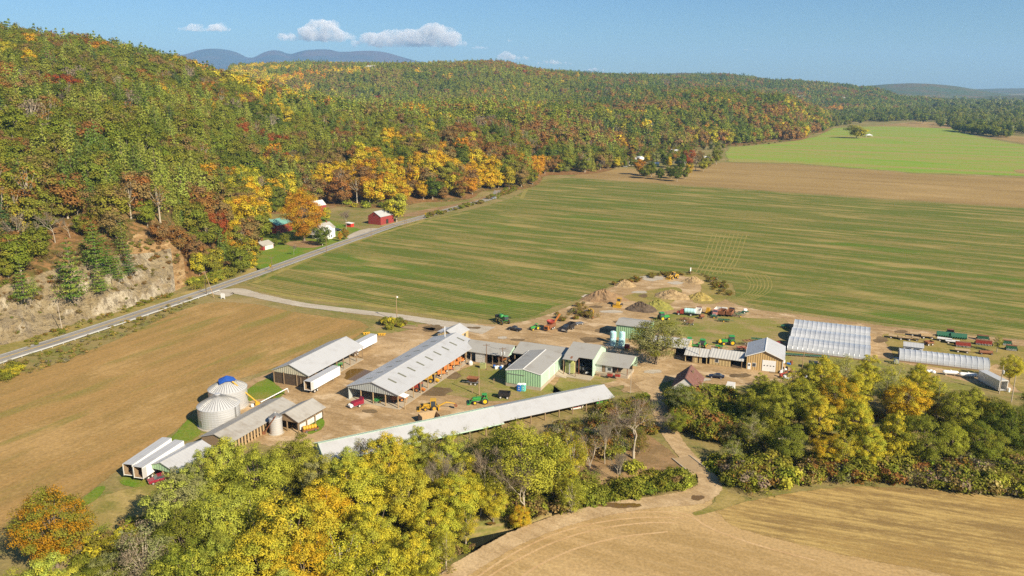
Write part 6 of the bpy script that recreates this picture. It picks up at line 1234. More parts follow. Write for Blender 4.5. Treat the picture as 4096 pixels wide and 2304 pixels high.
# creek bridge
M_DECK = paint('dusty_deck', (.37, .255, .13), .95, 0, .4, .5)
_a = V(1712, 1150); _b2 = V(1762, 1190); _m = ((_a[0] + _b2[0]) / 2, (_a[1] + _b2[1]) / 2); _r = math.degrees(math.atan2(_b2[1] - _a[1], _b2[0] - _a[0]))
make('lane_bridge', 'small concrete bridge carrying the dirt lane over the creek', 'bridge', _m[0], _m[1], _r, [('deck', M_DECK, [box((0, 0, -.05), (8.4, 4.9, .34))]), ('curb', M_CONC, [box((0, 2.4, .2), (8.4, .25, .16)), box((0, -2.4, .2), (8.4, .25, .16))]), ('abutment', M_CONC, [box((-3.9, 0, -1.6), (.6, 4.7, 2.7))]), ('abutment', M_CONC, [box((3.9, 0, -1.6), (.6, 4.7, 2.7))])])
# ---------------------------------------------------------------- vehicles and farm gear (front points along +x)
M_GRN = paint('tractor_green', (.045, .29, .05), .4, wear=.2); M_YW = paint('wheel_yellow', (.70, .45, .01), .45, wear=.2); M_YLW = paint('machine_yellow', (.56, .32, .025), .5, wear=.3); M_ORG = paint('machine_orange', (.48, .16, .03), .6, wear=.45); M_RED = paint('machine_red', (.34, .045, .03), .55, wear=.45); M_MAR = paint('maroon_paint', (.24, .015, .035), .4, wear=.15)
M_DBL = paint('dark_blue_paint', (.012, .016, .035), .25, .2, .1); M_DGR = paint('implement_green', (.02, .12, .06), .5, wear=.35); M_SIL = paint('silver_paint', (.5, .51, .52), .3, .4, .1); M_AQUA = paint('aqua_plastic', (.42, .66, .64), .45, wear=.08); M_BLUE = paint('blue_plastic', (.02, .14, .52), .45, wear=.08); M_MINTP = paint('mint_plastic', (.12, .50, .42), .45, wear=.08); M_LIGHT = paint('lamp_glass', (.75, .7, .55), .2, wear=0); M_FERT = paint('hopper_green', (.42, .43, .16), .6, wear=.3); M_HAY = paint('wagon_boards', (.44, .31, .16), .9, wear=.45, scale=1.5); M_PINK = paint('faded_red', (.42, .17, .14), .7, wear=.4)
def whl(x, y, r, w, rim=None, rr=.58):
    rim = rim or M_STEEL
    return ('wheel', M_TYRE, [lathe((x, y, r), [(r * .62, -w / 2), (r * .95, -w / 2), (r, -w / 3), (r, w / 3), (r * .95, w / 2), (r * .62, w / 2)], 18, 'y')], [('rim', rim, [lathe((x, y, r), [(r * rr, -w / 2 - .02), (r * rr, w / 2 + .02)], 12, 'y')])])
def xy(f, *p): return f(*p)
def head(f, a, b):
    p, q = f(*a), f(*b); return math.degrees(math.atan2(q[1] - p[1], q[0] - p[0]))
def tractor(label, pos, rot, col=None, rim=None, cab=True, loader=False, tank=None, s=1.0, group=None):
    col = col or M_GRN; rim = rim or M_YW
    P = [('hood', col, [prism([(.1, .95), (2.25, .95), (2.3, 1.55), (2.0, 1.72), (.1, 1.82)], -.42, .42)], [('headlight', M_LIGHT, [box((2.28, sg * .25, 1.4), (.06, .18, .14)) for sg in (-1, 1)]), ('exhaust_pipe', M_BLACK, [rod((1.3, .3, 1.7), (1.3, .3, 2.6), .05)])]), ('chassis', M_STEEL, [box((.6, 0, .8), (3.4, .5, .5)), rod((1.75, -.8, .55), (1.75, .8, .55), .1), rod((-.85, -.9, .85), (-.85, .9, .85), .16)])]
    for y in (-.98, .98): P += [whl(-.85, y, .88, .5, rim), whl(1.75, y * .92, .55, .34, rim), ('fender', col, [prism([(-1.7, 1.35), (-1.35, 1.85), (-.4, 1.85), (-.05, 1.3), (-.15, 1.3), (-.5, 1.75), (-1.3, 1.75), (-1.6, 1.3)], y - .28, y + .28)])]
    if cab: P += [('cab', M_GLASS, [prism([(-1.45, 1.3), (.1, 1.3), (.2, 1.9), (-.02, 2.75), (-1.35, 2.75), (-1.5, 1.9)], -.72, .72)], [('roof', col, [box((-.68, 0, 2.82), (1.75, 1.65, .18))])])]
    else: P += [('seat', M_BLACK, [box((-.75, 0, 1.45), (.5, .5, .12)), box((-1.0, 0, 1.75), (.1, .5, .5))]), ('canopy', col, [box((-.8, 0, 2.55), (1.3, 1.2, .08)), rod((-1.35, -.5, 1.3), (-1.35, -.5, 2.5), .05), rod((-1.35, .5, 1.3), (-1.35, .5, 2.5), .05)]), ('steering_wheel', M_BLACK, [lathe((-.15, 0, 1.9), [(.2, 0), (.22, .03), (.2, .06)], 12)])]
    if loader: P += [('loader_arm', col, [rod((.2, y, 1.6), (2.2, y, 1.5), .09), ]) for y in (-.6, .6)] + [('loader_arm', col, [rod((2.2, y, 1.5), (3.1, y, .45), .09)]) for y in (-.6, .6)] + [('bucket', col, [prism([(3.0, .15), (3.8, .1), (3.75, .2), (3.15, .3), (3.1, .9), (3.0, .9)], -1.05, 1.05)])]
    if tank: P += [('front_tank', tank, [lathe((2.85, 0, 1.1), [(.05, -.75), (.48, -.6), (.55, 0), (.48, .6), (.05, .75)], 14, 'y')])]
    return make('tractor', label, 'tractor', pos[0], pos[1], rot, P, group, 0, s)
def car(name, label, cat, pos, rot, col, prof, top, wb, Wd=1.75, bed=None, z=0.0):
    P = [('body', col, [prism(prof, -Wd / 2, Wd / 2)], [('headlight', M_LIGHT, [box((prof[2][0] - .02, sg * Wd * .36, prof[1][1] + .32), (.1, .3, .14)) for sg in (-1, 1)])]), ('windows', M_GLASS, [prism(top, -Wd / 2 + .08, Wd / 2 - .08)]), ('roof', col, [box(((top[2][0] + top[1][0]) / 2 + 0, 0, top[1][1] + .02), (abs(top[2][0] - top[1][0]) * .96, Wd - .22, .06))])]
    for x in wb:
        for y in (-Wd / 2 + .1, Wd / 2 - .1): P.append(whl(x, y, .34, .24, M_SIL))
    if bed: P.append(('bed', M_BLACK, bed))
    return make(name, label, cat, pos[0], pos[1], rot, P, None, z)
SED = [(-2.35, .45), (2.3, .4), (2.38, .72), (1.3, .92), (-1.6, .98), (-2.35, .92)]; SEDT = [(1.05, .92), (.2, 1.42), (-1.0, 1.42), (-1.75, .96)]
PIC = [(-2.7, .5), (2.6, .5), (2.68, .95), (1.5, 1.12), (-2.7, 1.12)]; PICT = [(1.35, 1.1), (.7, 1.75), (-.7, 1.75), (-.8, 1.1)]
SUV = [(-2.3, .45), (2.25, .42), (2.3, .85), (1.3, 1.05), (-2.3, 1.05)]; SUVT = [(1.2, 1.02), (.5, 1.65), (-2.1, 1.65), (-2.28, 1.02)]
car('sedan', 'dark blue sedan parked in front of the tan workshop', 'car', C4(770, 1048), 162, M_DBL, SED, SEDT, (-1.4, 1.45))
car('pickup', 'black pickup truck parked beside the track near the green sprayer', 'truck', C3(795, 316), head(C3, (820, 320), (748, 306)), M_BLACK, PIC, PICT, (-1.7, 1.75), 1.85, [box((-1.75, 0, 1.13), (1.7, 1.5, .04))])
car('pickup', 'dark red pickup half under the shed with the green gable', 'truck', CG(432, 1345), 215, M_MAR, PIC, PICT, (-1.7, 1.75), 1.85, [box((-1.75, 0, 1.13), (1.7, 1.5, .04))])
car('suv', 'silver car driving on the road at the wood bend', 'car', CB(2132, 388), 228, M_SIL, SUV, SUVT, (-1.35, 1.4), 1.8, None, .12)
car('suv', 'dark car parked behind the farmhouse', 'car', CFH(1258, 372), 20, M_DBL, SUV, SUVT, (-1.35, 1.4), 1.8)
car('sedan', 'grey car at the left of the village front', 'car', CVI(305, 835), 170, M_SIL, SED, SEDT, (-1.4, 1.45))
car('sedan', 'white car under the last tree of the village', 'car', CVI(1905, 690), 10, M_WHITE, SED, SEDT, (-1.4, 1.45))
# tractors
tractor('green loader tractor with canopy and yellow rear wheels below the mint workshop', C2(2235, 1118), 188, cab=False, loader=True, s=1.1)
tractor('small green tractor with yellow wheels beside the black pickup', C3(1004, 306), 215, cab=False, loader=False, s=.85)
tractor('green cab tractor with yellow front tank, seen from its side behind the tan workshop', C4(915, 662), 176, tank=M_YW, s=1.15)
tractor('green cab tractor seen from behind, next to a pole', C4(612, 690), 62, s=1.05)
tractor('green cab tractor at the end of the low tan barn', C4(452, 664), 80, s=1.0)
tractor('green tractor half hidden behind the top of the yard tree', CP(1165, 722), 20, s=1.1)
tractor('green tractor with yellow wheels under the long shed corner', C3(1700, 1082), 205, cab=False, s=.95)
# sprayer
sp = [('hood', M_GRN, [prism([(.4, 1.7), (2.6, 1.7), (2.7, 2.4), (.4, 2.7)], -.6, .6)]), ('cab', M_GLASS, [prism([(2.0, 2.3), (3.3, 2.3), (3.1, 3.4), (2.0, 3.4)], -.8, .8)], [('roof', M_GRN, [box((2.5, 0, 3.45), (1.5, 1.8, .16))])]), ('tank', M_GRN, [lathe((-.9, 0, 2.5), [(.2, -1.1), (.85, -.9), (.9, 0), (.85, .9), (.2, 1.1)], 14, 'x')]), ('frame', M_BLACK, [box((.5, 0, 1.55), (6, .9, .25))])]
for sx in (-1.9, 2.1):
    for sy in (-1.5, 1.5): sp += [whl(sx, sy, .85, .45, M_YW), ('leg', M_GRN, [rod((sx, sy * .8, .9), (sx, sy * .55, 1.7), .12)])]
for sy in (-1, 1): sp.append(('boom', M_BLACK, [rod((-3.2, sy * 1.5, 2.0), (3.4, sy * 1.9, 2.6), .1), rod((-3.2, sy * 1.5, 2.6), (3.4, sy * 1.9, 2.9), .06)] + [rod((-3.2 + 1.1 * i, sy * (1.5 + .067 * i), 2.0 + .1 * i), (-2.65 + 1.1 * i, sy * (1.53 + .067 * i), 2.6 + .05 * i), .04) for i in range(6)]))
sp.append(('boom_rack', M_BLACK, [box((-3.1, 0, 2.2), (.2, 3.4, 1.3))]))
make('crop_sprayer', 'tall green self-propelled sprayer with yellow wheels at the rye field edge', 'sprayer', *C3(672, 238), -62, sp)
# backhoe
bh = [('hood', M_YLW, [prism([(.2, .8), (2.0, .8), (2.0, 1.5), (.2, 1.7)], -.45, .45)]), ('cab', M_GLASS, [prism([(-1.1, 1.1), (.25, 1.1), (.15, 2.6), (-1.05, 2.6)], -.72, .72)], [('roof', M_YLW, [box((-.45, 0, 2.68), (1.5, 1.7, .2))]), ('cab_post', M_YLW, [box((x, y, 1.85), (.12, .1, 1.6)) for x in (-1.08, .2) for y in (-.72, .72)])]), ('chassis', M_YLW, [box((.3, 0, .75), (4.0, .9, .4))])]
for y in (-.95, .95): bh += [whl(-.7, y, .75, .42, M_YLW), whl(1.5, y * .9, .48, .3, M_YLW), ('loader_arm', M_YLW, [rod((.2, y * .8, 1.6), (2.0, y * .8, 1.3), .1), rod((2.0, y * .8, 1.3), (2.9, y * .8, .5), .1)])]
bh += [('bucket', M_YLW, [prism([(2.8, .05), (3.7, .05), (3.65, .15), (3.0, .25), (2.95, 1.0), (2.8, 1.0)], -1.1, 1.1)]), ('hoe_boom', M_YLW, [rod((-1.7, 0, .9), (-3.6, 0, 1.9), .2, .16)]), ('hoe_stick', M_YLW, [rod((-3.6, 0, 1.9), (-5.9, 0, 1.5), .16, .11)]), ('hoe_bucket', M_RUST, [prism([(-6.5, .9), (-5.9, 1.5), (-5.6, 1.4), (-5.7, .8), (-6.2, .6)], -.35, .35)]), ('stabiliser', M_YLW, [box((-1.8, 0, .6), (.25, 2.2, .9))])]
make('backhoe', 'yellow backhoe loader parked below the machinery shed', 'backhoe', *C2(1755, 1180), 184, bh, s=1.12)
# yard machines by the pit
ex = [('track', M_BLACK, [prism([(-1.5, .1), (1.5, .1), (1.75, .4), (1.5, .75), (-1.5, .75), (-1.75, .4)], y - .25, y + .25)]) for y in (-.95, .95)] + [('house', M_YLW, [box((-.4, 0, 1.5), (2.4, 2.1, 1.1))], [('engine_cover', M_BLACK, [box((-1.3, 0, 2.15), (.9, 1.9, .2))])]), ('cab', M_GLASS, [box((.3, .6, 2.3), (1.3, .9, 1.5))], [('roof', M_YLW, [box((.3, .6, 3.1), (1.4, 1.0, .12))])]), ('boom', M_YLW, [rod((.6, -.3, 1.5), (2.2, -.3, 3.9), .24, .2), rod((2.2, -.3, 3.9), (3.5, -.3, 3.5), .2, .18)]), ('stick', M_YLW, [rod((3.5, -.3, 3.5), (3.3, -.3, 1.2), .17, .13)]), ('bucket', M_RUST, [prism([(2.7, .25), (3.5, .35), (3.5, 1.2), (3.0, 1.1)], -.75, .15)])]
make('excavator', 'yellow excavator with its arm folded down near the pit entrance', 'excavator', *CP(390, 688), -55, ex)
dz = [('track', M_BLACK, [prism([(-1.7, .1), (1.5, .1), (1.8, .5), (1.4, .95), (-1.5, .95), (-1.9, .5)], y - .27, y + .27)]) for y in (-.95, .95)] + [('hood', M_YLW, [prism([(-.2, .7), (1.7, .7), (1.7, 1.7), (-.2, 1.9)], -.6, .6)]), ('cab', M_GLASS, [box((-.8, 0, 2.3), (1.3, 1.4, 1.4))], [('roof', M_YLW, [box((-.8, 0, 3.05), (1.6, 1.7, .16))]), ('cab_frame', M_YLW, [box((-.8 + x, y, 2.3), (.14, .14, 1.5)) for x in (-.64, .64) for y in (-.7, .7)])]), ('blade', M_YLW, [prism([(2.2, .1), (2.45, .1), (2.35, .65), (2.5, 1.2), (2.25, 1.2), (2.15, .65)], -1.6, 1.6)]), ('push_arm', M_YLW, [box((1.2, y, .6), (2.2, .16, .2)) for y in (-1.3, 1.3)])]
make('bulldozer', 'yellow bulldozer facing the yard in front of the brown soil pile', 'bulldozer', *CP(705, 582), -112, dz, s=1.1)
wl = [('rear_body', M_YLW, [prism([(-2.8, 1.0), (-.3, 1.0), (-.3, 1.9), (-2.6, 2.0)], -.9, .9)]), ('cab', M_GLASS, [box((-.1, 0, 2.4), (1.3, 1.4, 1.5))], [('roof', M_YLW, [box((-.1, 0, 3.2), (1.5, 1.6, .14))]), ('cab_frame', M_YLW, [box((-.1 + x, y, 2.4), (.13, .13, 1.5)) for x in (-.64, .64) for y in (-.7, .7)])]), ('front_frame', M_YLW, [box((1.3, 0, 1.1), (1.6, 1.1, .8))]), ('lift_arm', M_YLW, [rod((1.2, y, 1.9), (3.2, y, .7), .15) for y in (-.55, .55)]), ('bucket', M_YLW, [prism([(3.0, .1), (4.1, .1), (4.05, .22), (3.3, .35), (3.2, 1.2), (3.0, 1.2)], -1.45, 1.45)])]
for x in (-1.7, 1.5):
    for y in (-1.05, 1.05): wl.append(whl(x, y, .75, .55, M_YLW))
make('wheel_loader', 'yellow wheel loader at the far end of the sand pit', 'loader', *CP(1270, 295), 215, wl)
def dump(label, pos, rot, cabm, bedm, hood=True, s=1.0, tail=0.0, name='dump_truck'):
    P = [('hood', cabm, [prism([(2.2, .7), (3.7, .7), (3.75, 1.5), (2.2, 1.75)], -.8, .8)], [('grille', M_SIL, [box((3.76, 0, 1.1), (.05, 1.1, .6))]), ('headlight', M_LIGHT, [box((3.76, y, 1.0), (.06, .22, .22)) for y in (-.68, .68)])]), ('cab', cabm, [prism([(.9, .8), (2.3, .8), (2.3, 1.75), (2.0, 2.5), (.9, 2.5)], -1.0, 1.0)], [('windscreen', M_GLASS, [prism([(2.28, 1.72), (2.31, 1.74), (2.05, 2.42), (2.0, 2.42)], -.85, .85)])]), ('frame', M_BLACK, [box((-.3, 0, .75), (7.4, .8, .25))]), ('dump_bed', bedm, tray((-1.7, 0, 1.0), (4.6, 2.3, 1.35)))]
    for x in (2.9, -1.3, -2.6):
        for y in (-.95, .95): P.append(whl(x, y, .5, .32 if x > 0 else .5, M_STEEL))
    return make(name, label, 'truck', pos[0], pos[1], rot, P, None, 0, s)
dump('black dump truck with an open bed beside the rusty screener', C3(1345, 312), head(C3, (1385, 280), (1315, 318)), M_BLACK, M_BLACK)
dump('faded red truck with long white bed in the machine row', CP(1715, 668), -118, M_PINK, M_WHITED)
dump('rusty grey dump truck left of the open brown truck bed', CP(1785, 664), 62, M_WHITED, M_RUST)
dump('truck with an open brown box bed in the machine row', CP(1862, 668), 62, M_BLACK, M_RUST)
dump('tall rusty dump truck behind the aqua tank truck', CP(1530, 655), 70, M_RUST, M_WHITED)
P = [('cab', M_RED, [prism([(.9, .8), (2.3, .8), (2.3, 1.6), (2.0, 2.3), (.9, 2.3)], -.95, .95)], [('windscreen', M_GLASS, [prism([(2.28, 1.6), (2.31, 1.6), (2.05, 2.2), (2.0, 2.2)], -.8, .8)])]), ('hood', M_RED, [prism([(2.2, .7), (3.5, .7), (3.55, 1.4), (2.2, 1.6)], -.75, .75)]), ('frame', M_BLACK, [box((-.3, 0, .75), (7.0, .8, .25))]), ('tank', M_AQUA, [lathe((-1.5, 0, 1.95), [(.2, -2.3), (.95, -2.1), (1.05, -1.7), (1.0, -1.2), (1.05, -.6), (1.0, 0), (1.05, .6), (1.0, 1.2), (1.05, 1.7), (.95, 2.1), (.2, 2.3)], 20, 'x')])]
for x in (2.7, -2.0):
    for y in (-.9, .9): P.append(whl(x, y, .5, .4, M_WHITED))
make('tank_truck', 'red truck carrying a ribbed aqua water tank', 'truck', *CP(1400, 672), 160, P)
P = [('box_body', M_WHITED, [box((-1.2, 0, 2.2), (5.0, 2.3, 2.4))], [('rear_door', M_WHITE, [box((-3.73, 0, 2.1), (.06, 2.0, 2.1))])]), ('cab', M_WHITED, [prism([(1.4, .7), (3.3, .7), (3.3, 1.3), (2.6, 1.6), (2.2, 2.3), (1.4, 2.3)], -1.0, 1.0)], [('windscreen', M_GLASS, [prism([(2.62, 1.6), (2.66, 1.6), (2.26, 2.25), (2.2, 2.25)], -.85, .85)])]), ('frame', M_BLACK, [box((-.3, 0, .75), (6.6, .8, .25))])]
for x in (2.5, -2.2):
    for y in (-.9, .9): P.append(whl(x, y, .45, .35))
make('box_truck', 'white box truck with grey roof among the trees below the brown roofed house', 'truck', *C4(930, 1235), 68, P)
# truck under the tall garage
dump('dark road truck parked in the open bay of the tall garage', C3(1490, 742), -66, M_BLACK, M_GALV, s=.85, name='road_truck')
# semi trailers
def trailer(label, x, y, rot, L=14.6, opened=True, col=M_WHITE, grp=None):
    h = L / 2; P = [('box_body', col, [box((0, 1.25, 2.55), (L, .06, 2.75)), box((0, -1.25, 2.55), (L, .06, 2.75)), box((h - .03, 0, 2.55), (.06, 2.44, 2.75)), box((0, 0, 1.2), (L - .1, 2.44, .12))], [('roof', M_ROOF, [box((0, 0, 3.97), (L + .02, 2.58, .06))]), ('rear_frame', M_WHITED, [box((-h - .02, y, 2.5), (.12, .14, 2.8)) for y in (-1.22, 1.22)])]), ('landing_leg', M_STEEL, [box((h - 3, y, .6), (.14, .14, 1.2)) for y in (-.7, .7)]), ('chassis', M_BLACK, [box((0, 0, 1.05), (L - .4, .9, .16))])]
    P.append(('shade_lining', M_WOOD, [box((0, sg * 1.19, 2.55), (L - .3, .04, 2.6)) for sg in (-1, 1)] + [box((0, 0, 1.29), (L - .3, 2.3, .05)), box((h - .2, 0, 2.55), (.04, 2.3, 2.5))]))  # wood-toned inner faces added to paint the shade inside the trailer
    if not opened: P.append(('rear_door', M_WHITED, [box((-h - .06, 0, 2.5), (.06, 2.3, 2.6))]))
    else: P += [('rear_door', M_GALV, [box((-h + .55, sg * 1.32, 2.5), (1.15, .05, 2.6))]) for sg in (-1, 1)]
    for xx in (-h + 1.6, -h + 2.9):
        for y_ in (-1.0, 1.0): P.append(whl(xx, y_, .5, .45, M_WHITED))
    return make('semi_trailer', label, 'trailer', x, y, rot, P, grp)
_a = math.degrees(math.atan2(.92, .385)); trailer('white semi trailer with open rear standing beside the pole barn', -57.3, 225.6, _a)
trailer('white semi trailer behind the far end of the pole barn', -51.4, 258.4, 66, opened=False)
trailer('leftmost white semi trailer at the ploughed field edge', -86.7, 173.3, 78)
trailer('white semi trailer between the leftmost trailer and the green gable shed', -83.4, 171.9, 75)
# grey open container
P = [('box_body', M_GALV, [box((0, 1.3, 1.9), (9.0, .08, 3.0)), box((0, -1.3, 1.9), (9.0, .08, 3.0)), box((0, 0, 3.43), (9.06, 2.7, .08)), box((-4.46, 0, 1.9), (.08, 2.5, 3.0)), box((0, 0, .4), (9, 2.5, .12))], [('door_frame', M_WHITED, [box((4.54, y, 1.9), (.12, .18, 3.1)) for y in (-1.3, 1.3)] + [box((4.54, 0, 3.4), (.12, 2.5, .2))])]), ('skid', M_STEEL, [box((0, y, .2), (9.4, .16, .3)) for y in (-1, 1)]), ('barrel', M_WHITE, [rod((4.9, 1.7, .0), (4.9, 1.7, 1.2), .35)])]
make('cargo_container', 'grey open ended container right of the white tanks', 'container', 145.3, 225.3, -83, P)
make('dumpster', 'dark green metal dumpster in the right belt of trees', 'dumpster', *C4(1885, 940), -20, [('bin', M_DGR, [box((0, 0, 1.1), (2.6, 2.2, 2.2))]), ('lid', M_BLACK, [box((0, 0, 2.25), (2.7, 2.3, .1))])])
# porta potties
for px, m, lab in ((843, M_BLUE, 'blue portable toilet at the mint workshop wall'), (886, M_MINTP, 'mint green portable toilet beside the blue one')):
    make('portable_toilet', lab, 'toilet', *C3(px, 937), -22.6, [('cabin', m, [box((0, 0, 1.05), (1.12, 1.12, 2.1))], [('door', m, [box((0, -.58, 1.05), (.8, .06, 1.85))]), ('vent_panel', M_WHITE, [box((.12, -.62, 1.35), (.3, .04, .25)), box((.12, -.62, .75), (.3, .04, .25))])]), ('roof', M_WHITE, [prism([(-.62, 2.1), (.62, 2.1), (.45, 2.32), (-.45, 2.32)], -.6, .6)])])
# tanks
for (x, y, r, h, lab) in ((35.7, 266.8, 1.12, 4.3, 'tall left aqua liquid tank before the mint shed'), (38.9, 266.9, 1.08, 4.1, 'tall right aqua liquid tank before the mint shed'), (35.3, 264.0, .95, 2.4, 'short left aqua tank in front'), (38.4, 264.0, 1.1, 2.5, 'short right aqua tank in front')):
    make('liquid_tank', lab, 'tank', x, y, 0, [('shell', M_AQUA, [lathe((0, 0, .1), [(r, 0), (r * 1.015, h * .3), (r, h * .31), (r * 1.015, h * .6), (r, h * .61), (r, h * .9), (r * .85, h * .97), (.3, h)], 22)]), ('lid', M_TRIM, [rod((0, 0, h + .08), (0, 0, h + .22), .25)])], 'aqua liquid tanks')
tag(link('tank_pad', mesh_of('tank_pad', [box((37, 264.6, .08), (7.5, 6.5, .12), R(FR))], M_CONC)), 'concrete pad under the aqua tanks', 'concrete pad')
make('fuel_tank', 'red fuel tank on yellow legs by the aqua tanks', 'tank', *C3(1952, 512), -20, [('shell', M_RED, [lathe((0, 0, 1.25), [(.1, -.95), (.75, -.8), (.8, 0), (.75, .8), (.1, .95)], 18, 'x')]), ('leg', M_YW, [box((x, 0, .3), (.12, 1.2, .6)) for x in (-.6, .6)])])
for px, py, L in ((1450, 1018, 4.6), (1655, 1044, 5.2)):
    make('propane_tank', '%s long white gas tank below the single greenhouse' % ('left' if px < 1500 else 'right'), 'tank', *C5(px, py), -14, [('shell', M_WHITE, [lathe((0, 0, 1.0), [(.1, -L / 2), (.45, -L / 2 + .15), (.6, -L / 2 + .5), (.6, L / 2 - .5), (.45, L / 2 - .15), (.1, L / 2)], 18, 'x')]), ('saddle', M_CONC, [box((x, 0, .25), (.4, 1.0, .5)) for x in (-L * .28, L * .28)]), ('valve_dome', M_WHITE, [rod((0, 0, 1.55), (0, 0, 1.8), .2)])])
# wagons and implements
def wagon(label, pos, rot, L=5.0, col=None, sides=0.0, grp='flat hay wagons in the right yard', name='hay_wagon', z0=1.0):
    col = col or M_HAY; P = [('deck', col, [box((0, 0, z0), (L, 2.3, .16))] if not sides else tray((0, 0, z0), (L, 2.0, sides))), ('running_gear', M_RUST, [box((0, 0, z0 - .25), (L * .8, .2, .2)), rod((-L * .3, -.8, .45), (-L * .3, .8, .45), .07), rod((L * .3, -.8, .45), (L * .3, .8, .45), .07)]), ('drawbar', M_RUST, [rod((L * .4, 0, .6), (L * .5 + 1.6, 0, .35), .06)])]
    for x in (-L * .3, L * .3):
        for y in (-.85, .85): P.append(whl(x, y, .42, .25, M_WHITED))
    return make(name, label, 'wagon', pos[0], pos[1], rot, P, grp)
for i, (px, py, rot, sd, lab) in enumerate(((815, 590, -30, 0, 'leftmost flat wagon of the right yard'), (925, 608, -20, .25, 'second wagon from the left in the right yard'), (1018, 610, -35, .25, 'wagon touching the second wagon in the right yard'), (1062, 562, -25, 0, 'flat wagon behind the touching pair'), (1185, 590, -15, .5, 'boarded wagon left of the green grain heads'), (1382, 622, -30, 0, 'grey flat wagon in front of the green grain heads'), (1475, 648, -20, 0, 'flat wagon against the red planter'), (1590, 752, -22, 0, 'pale long wagon in front of the red planter'))):
    wagon(lab, C5(px, py), rot, 4.6, M_HAY if i not in (5, 6) else M_WHITED, sd)
wagon('small rusty cart between the wagons', C5(1200, 668), 15, 2.8, M_RUST, .5, None, 'cart')
wagon('open black gravity wagon below the mint workshop', C3(690, 1010), 170, 3.4, M_BLACK, 1.1, None, 'gravity_wagon', .9)
P = [('hopper', M_RUST, [([(-1.9, -1.2, 2.2), (1.9, -1.2, 2.2), (1.9, 1.2, 2.2), (-1.9, 1.2, 2.2), (-1.1, -.35, .9), (1.1, -.35, .9), (1.1, .35, .9), (-1.1, .35, .9)], [(0, 1, 5, 4), (1, 2, 6, 5), (2, 3, 7, 6), (3, 0, 4, 7), (4, 5, 6, 7)])], [('liner', M_RED, [box((0, 0, 1.5), (1.6, .8, .1))])]), ('frame', M_STEEL, [box((0, 0, .7), (4.2, .8, .16)), box((2.8, 0, .55), (1.6, .12, .12))])]
for x in (-1.0, .4):
    for y in (-.95, .95): P.append(whl(x, y, .42, .3, M_WHITED))
make('spreader_wagon', 'rusty spreader wagon on the grass near the machinery shed', 'spreader', *C3(368, 868), 165, P)
def harrow(name, label, cat, pos, rot, L, Wd, col, n=9, tall=.9, grp=None, discs=True):
    P = [('frame', col, [box((0, y, tall), (L, .14, .14)) for y in (-Wd / 2, 0, Wd / 2)] + [box((x, 0, tall + .08), (.14, Wd, .14)) for x in (-L / 2, 0, L / 2)]), ('hitch', col, [rod((L / 2, 0, tall), (L / 2 + 1.8, 0, .5), .07)])]
    g = []
    for i in range(n):
        x = -L / 2 + L * i / (n - 1)
        for y in (-Wd * .4, Wd * .4): g.append(lathe((x, y, .32), [(.02, -.06), (.32, 0), (.02, .05)], 10, 'x') if discs else rod((x, y, tall), (x + .15, y + .1, .1), .05))
    P.append(('disc_gang' if discs else 'tines', M_STEEL, g))
    for y in (-Wd / 2 - .2, Wd / 2 + .2): P.append(whl(0, y, .4, .22, M_YW if col is M_DGR or col is M_GRN else M_WHITED))
    return make(name, label, cat, pos[0], pos[1], rot, P, grp)
harrow('disc_harrow', 'rusty disc harrow behind the yard tree top', 'harrow', CP(1385, 728), -10, 3.4, 2.6, M_RUST); harrow('disc_harrow', 'rust brown cultivator frame right of the disc harrow', 'harrow', CP(1440, 772), 60, 3.6, 2.0, M_RUST, discs=False, tall=1.3)
harrow('planter', 'dark green planter on the grass in front of the truck row', 'planter', CP(1790, 738), -15, 4.2, 1.4, M_DGR); harrow('planter', 'small green implement left of the dark green planter', 'planter', CP(1690, 700), -15, 2.6, 1.4, M_DGR)
harrow('folding_harrow', 'green folded harrow at the right end of the truck row', 'harrow', CP(1945, 688), 20, 3.4, 2.0, M_DGR, tall=1.4, discs=False); harrow('green_plow', 'green implement left of the triple greenhouse', 'plow', C4(1565, 466), -10, 3.0, 1.4, M_DGR)
harrow('red_harrow', 'bright red harrow behind the tan workshop', 'harrow', C4(1068, 722), 10, 3.4, 2.2, M_RED); harrow('rust_cultivator', 'tall rusty folded cultivator behind the red harrow', 'cultivator', C4(1118, 672), 15, 3.0, 1.6, M_RUST, discs=False, tall=1.9)
harrow('green_mower', 'bright green mower behind the smallest tan wing', 'mower', C4(490, 692), -20, 3.8, 1.6, M_GRN); harrow('green_mower', 'green mower behind the middle tan wing', 'mower', C4(800, 704), -20, 2.4, 1.2, M_GRN)
harrow('dark_cultivator', 'dark green cultivator right behind the tan workshop roof', 'cultivator', C4(1235, 628), -15, 3.6, 1.4, M_DGR, discs=False, tall=1.2); harrow('orange_rake', 'orange red hay rake right of the tan workshop roof', 'rake', C4(1470, 672), -15, 3.2, 1.4, M_RED, discs=False, tall=1.3)
harrow('green_cultivator', 'pale green cultivator inside the front of the machinery shed', 'cultivator', C2(1228, 1112), 60, 2.6, 1.6, M_GRN, discs=False, tall=1.0); harrow('green_plow', 'green implement inside the pole barn', 'plow', C2(858, 768), 66, 3.2, 1.4, M_GRN)
P = [('tank', M_WHITE, [lathe((0, 0, 1.3), [(.1, -.8), (.55, -.6), (.6, 0), (.55, .6), (.1, .8)], 14, 'x')]), ('frame', M_DGR, [box((0, 0, .7), (2.6, 1.2, .16))]), whl(-.3, -.8, .4, .25, M_WHITED), whl(-.3, .8, .4, .25, M_WHITED)]
make('tank_sprayer', 'white tank sprayer at the far right of the truck row', 'sprayer', *CP(2010, 650), -10, P)
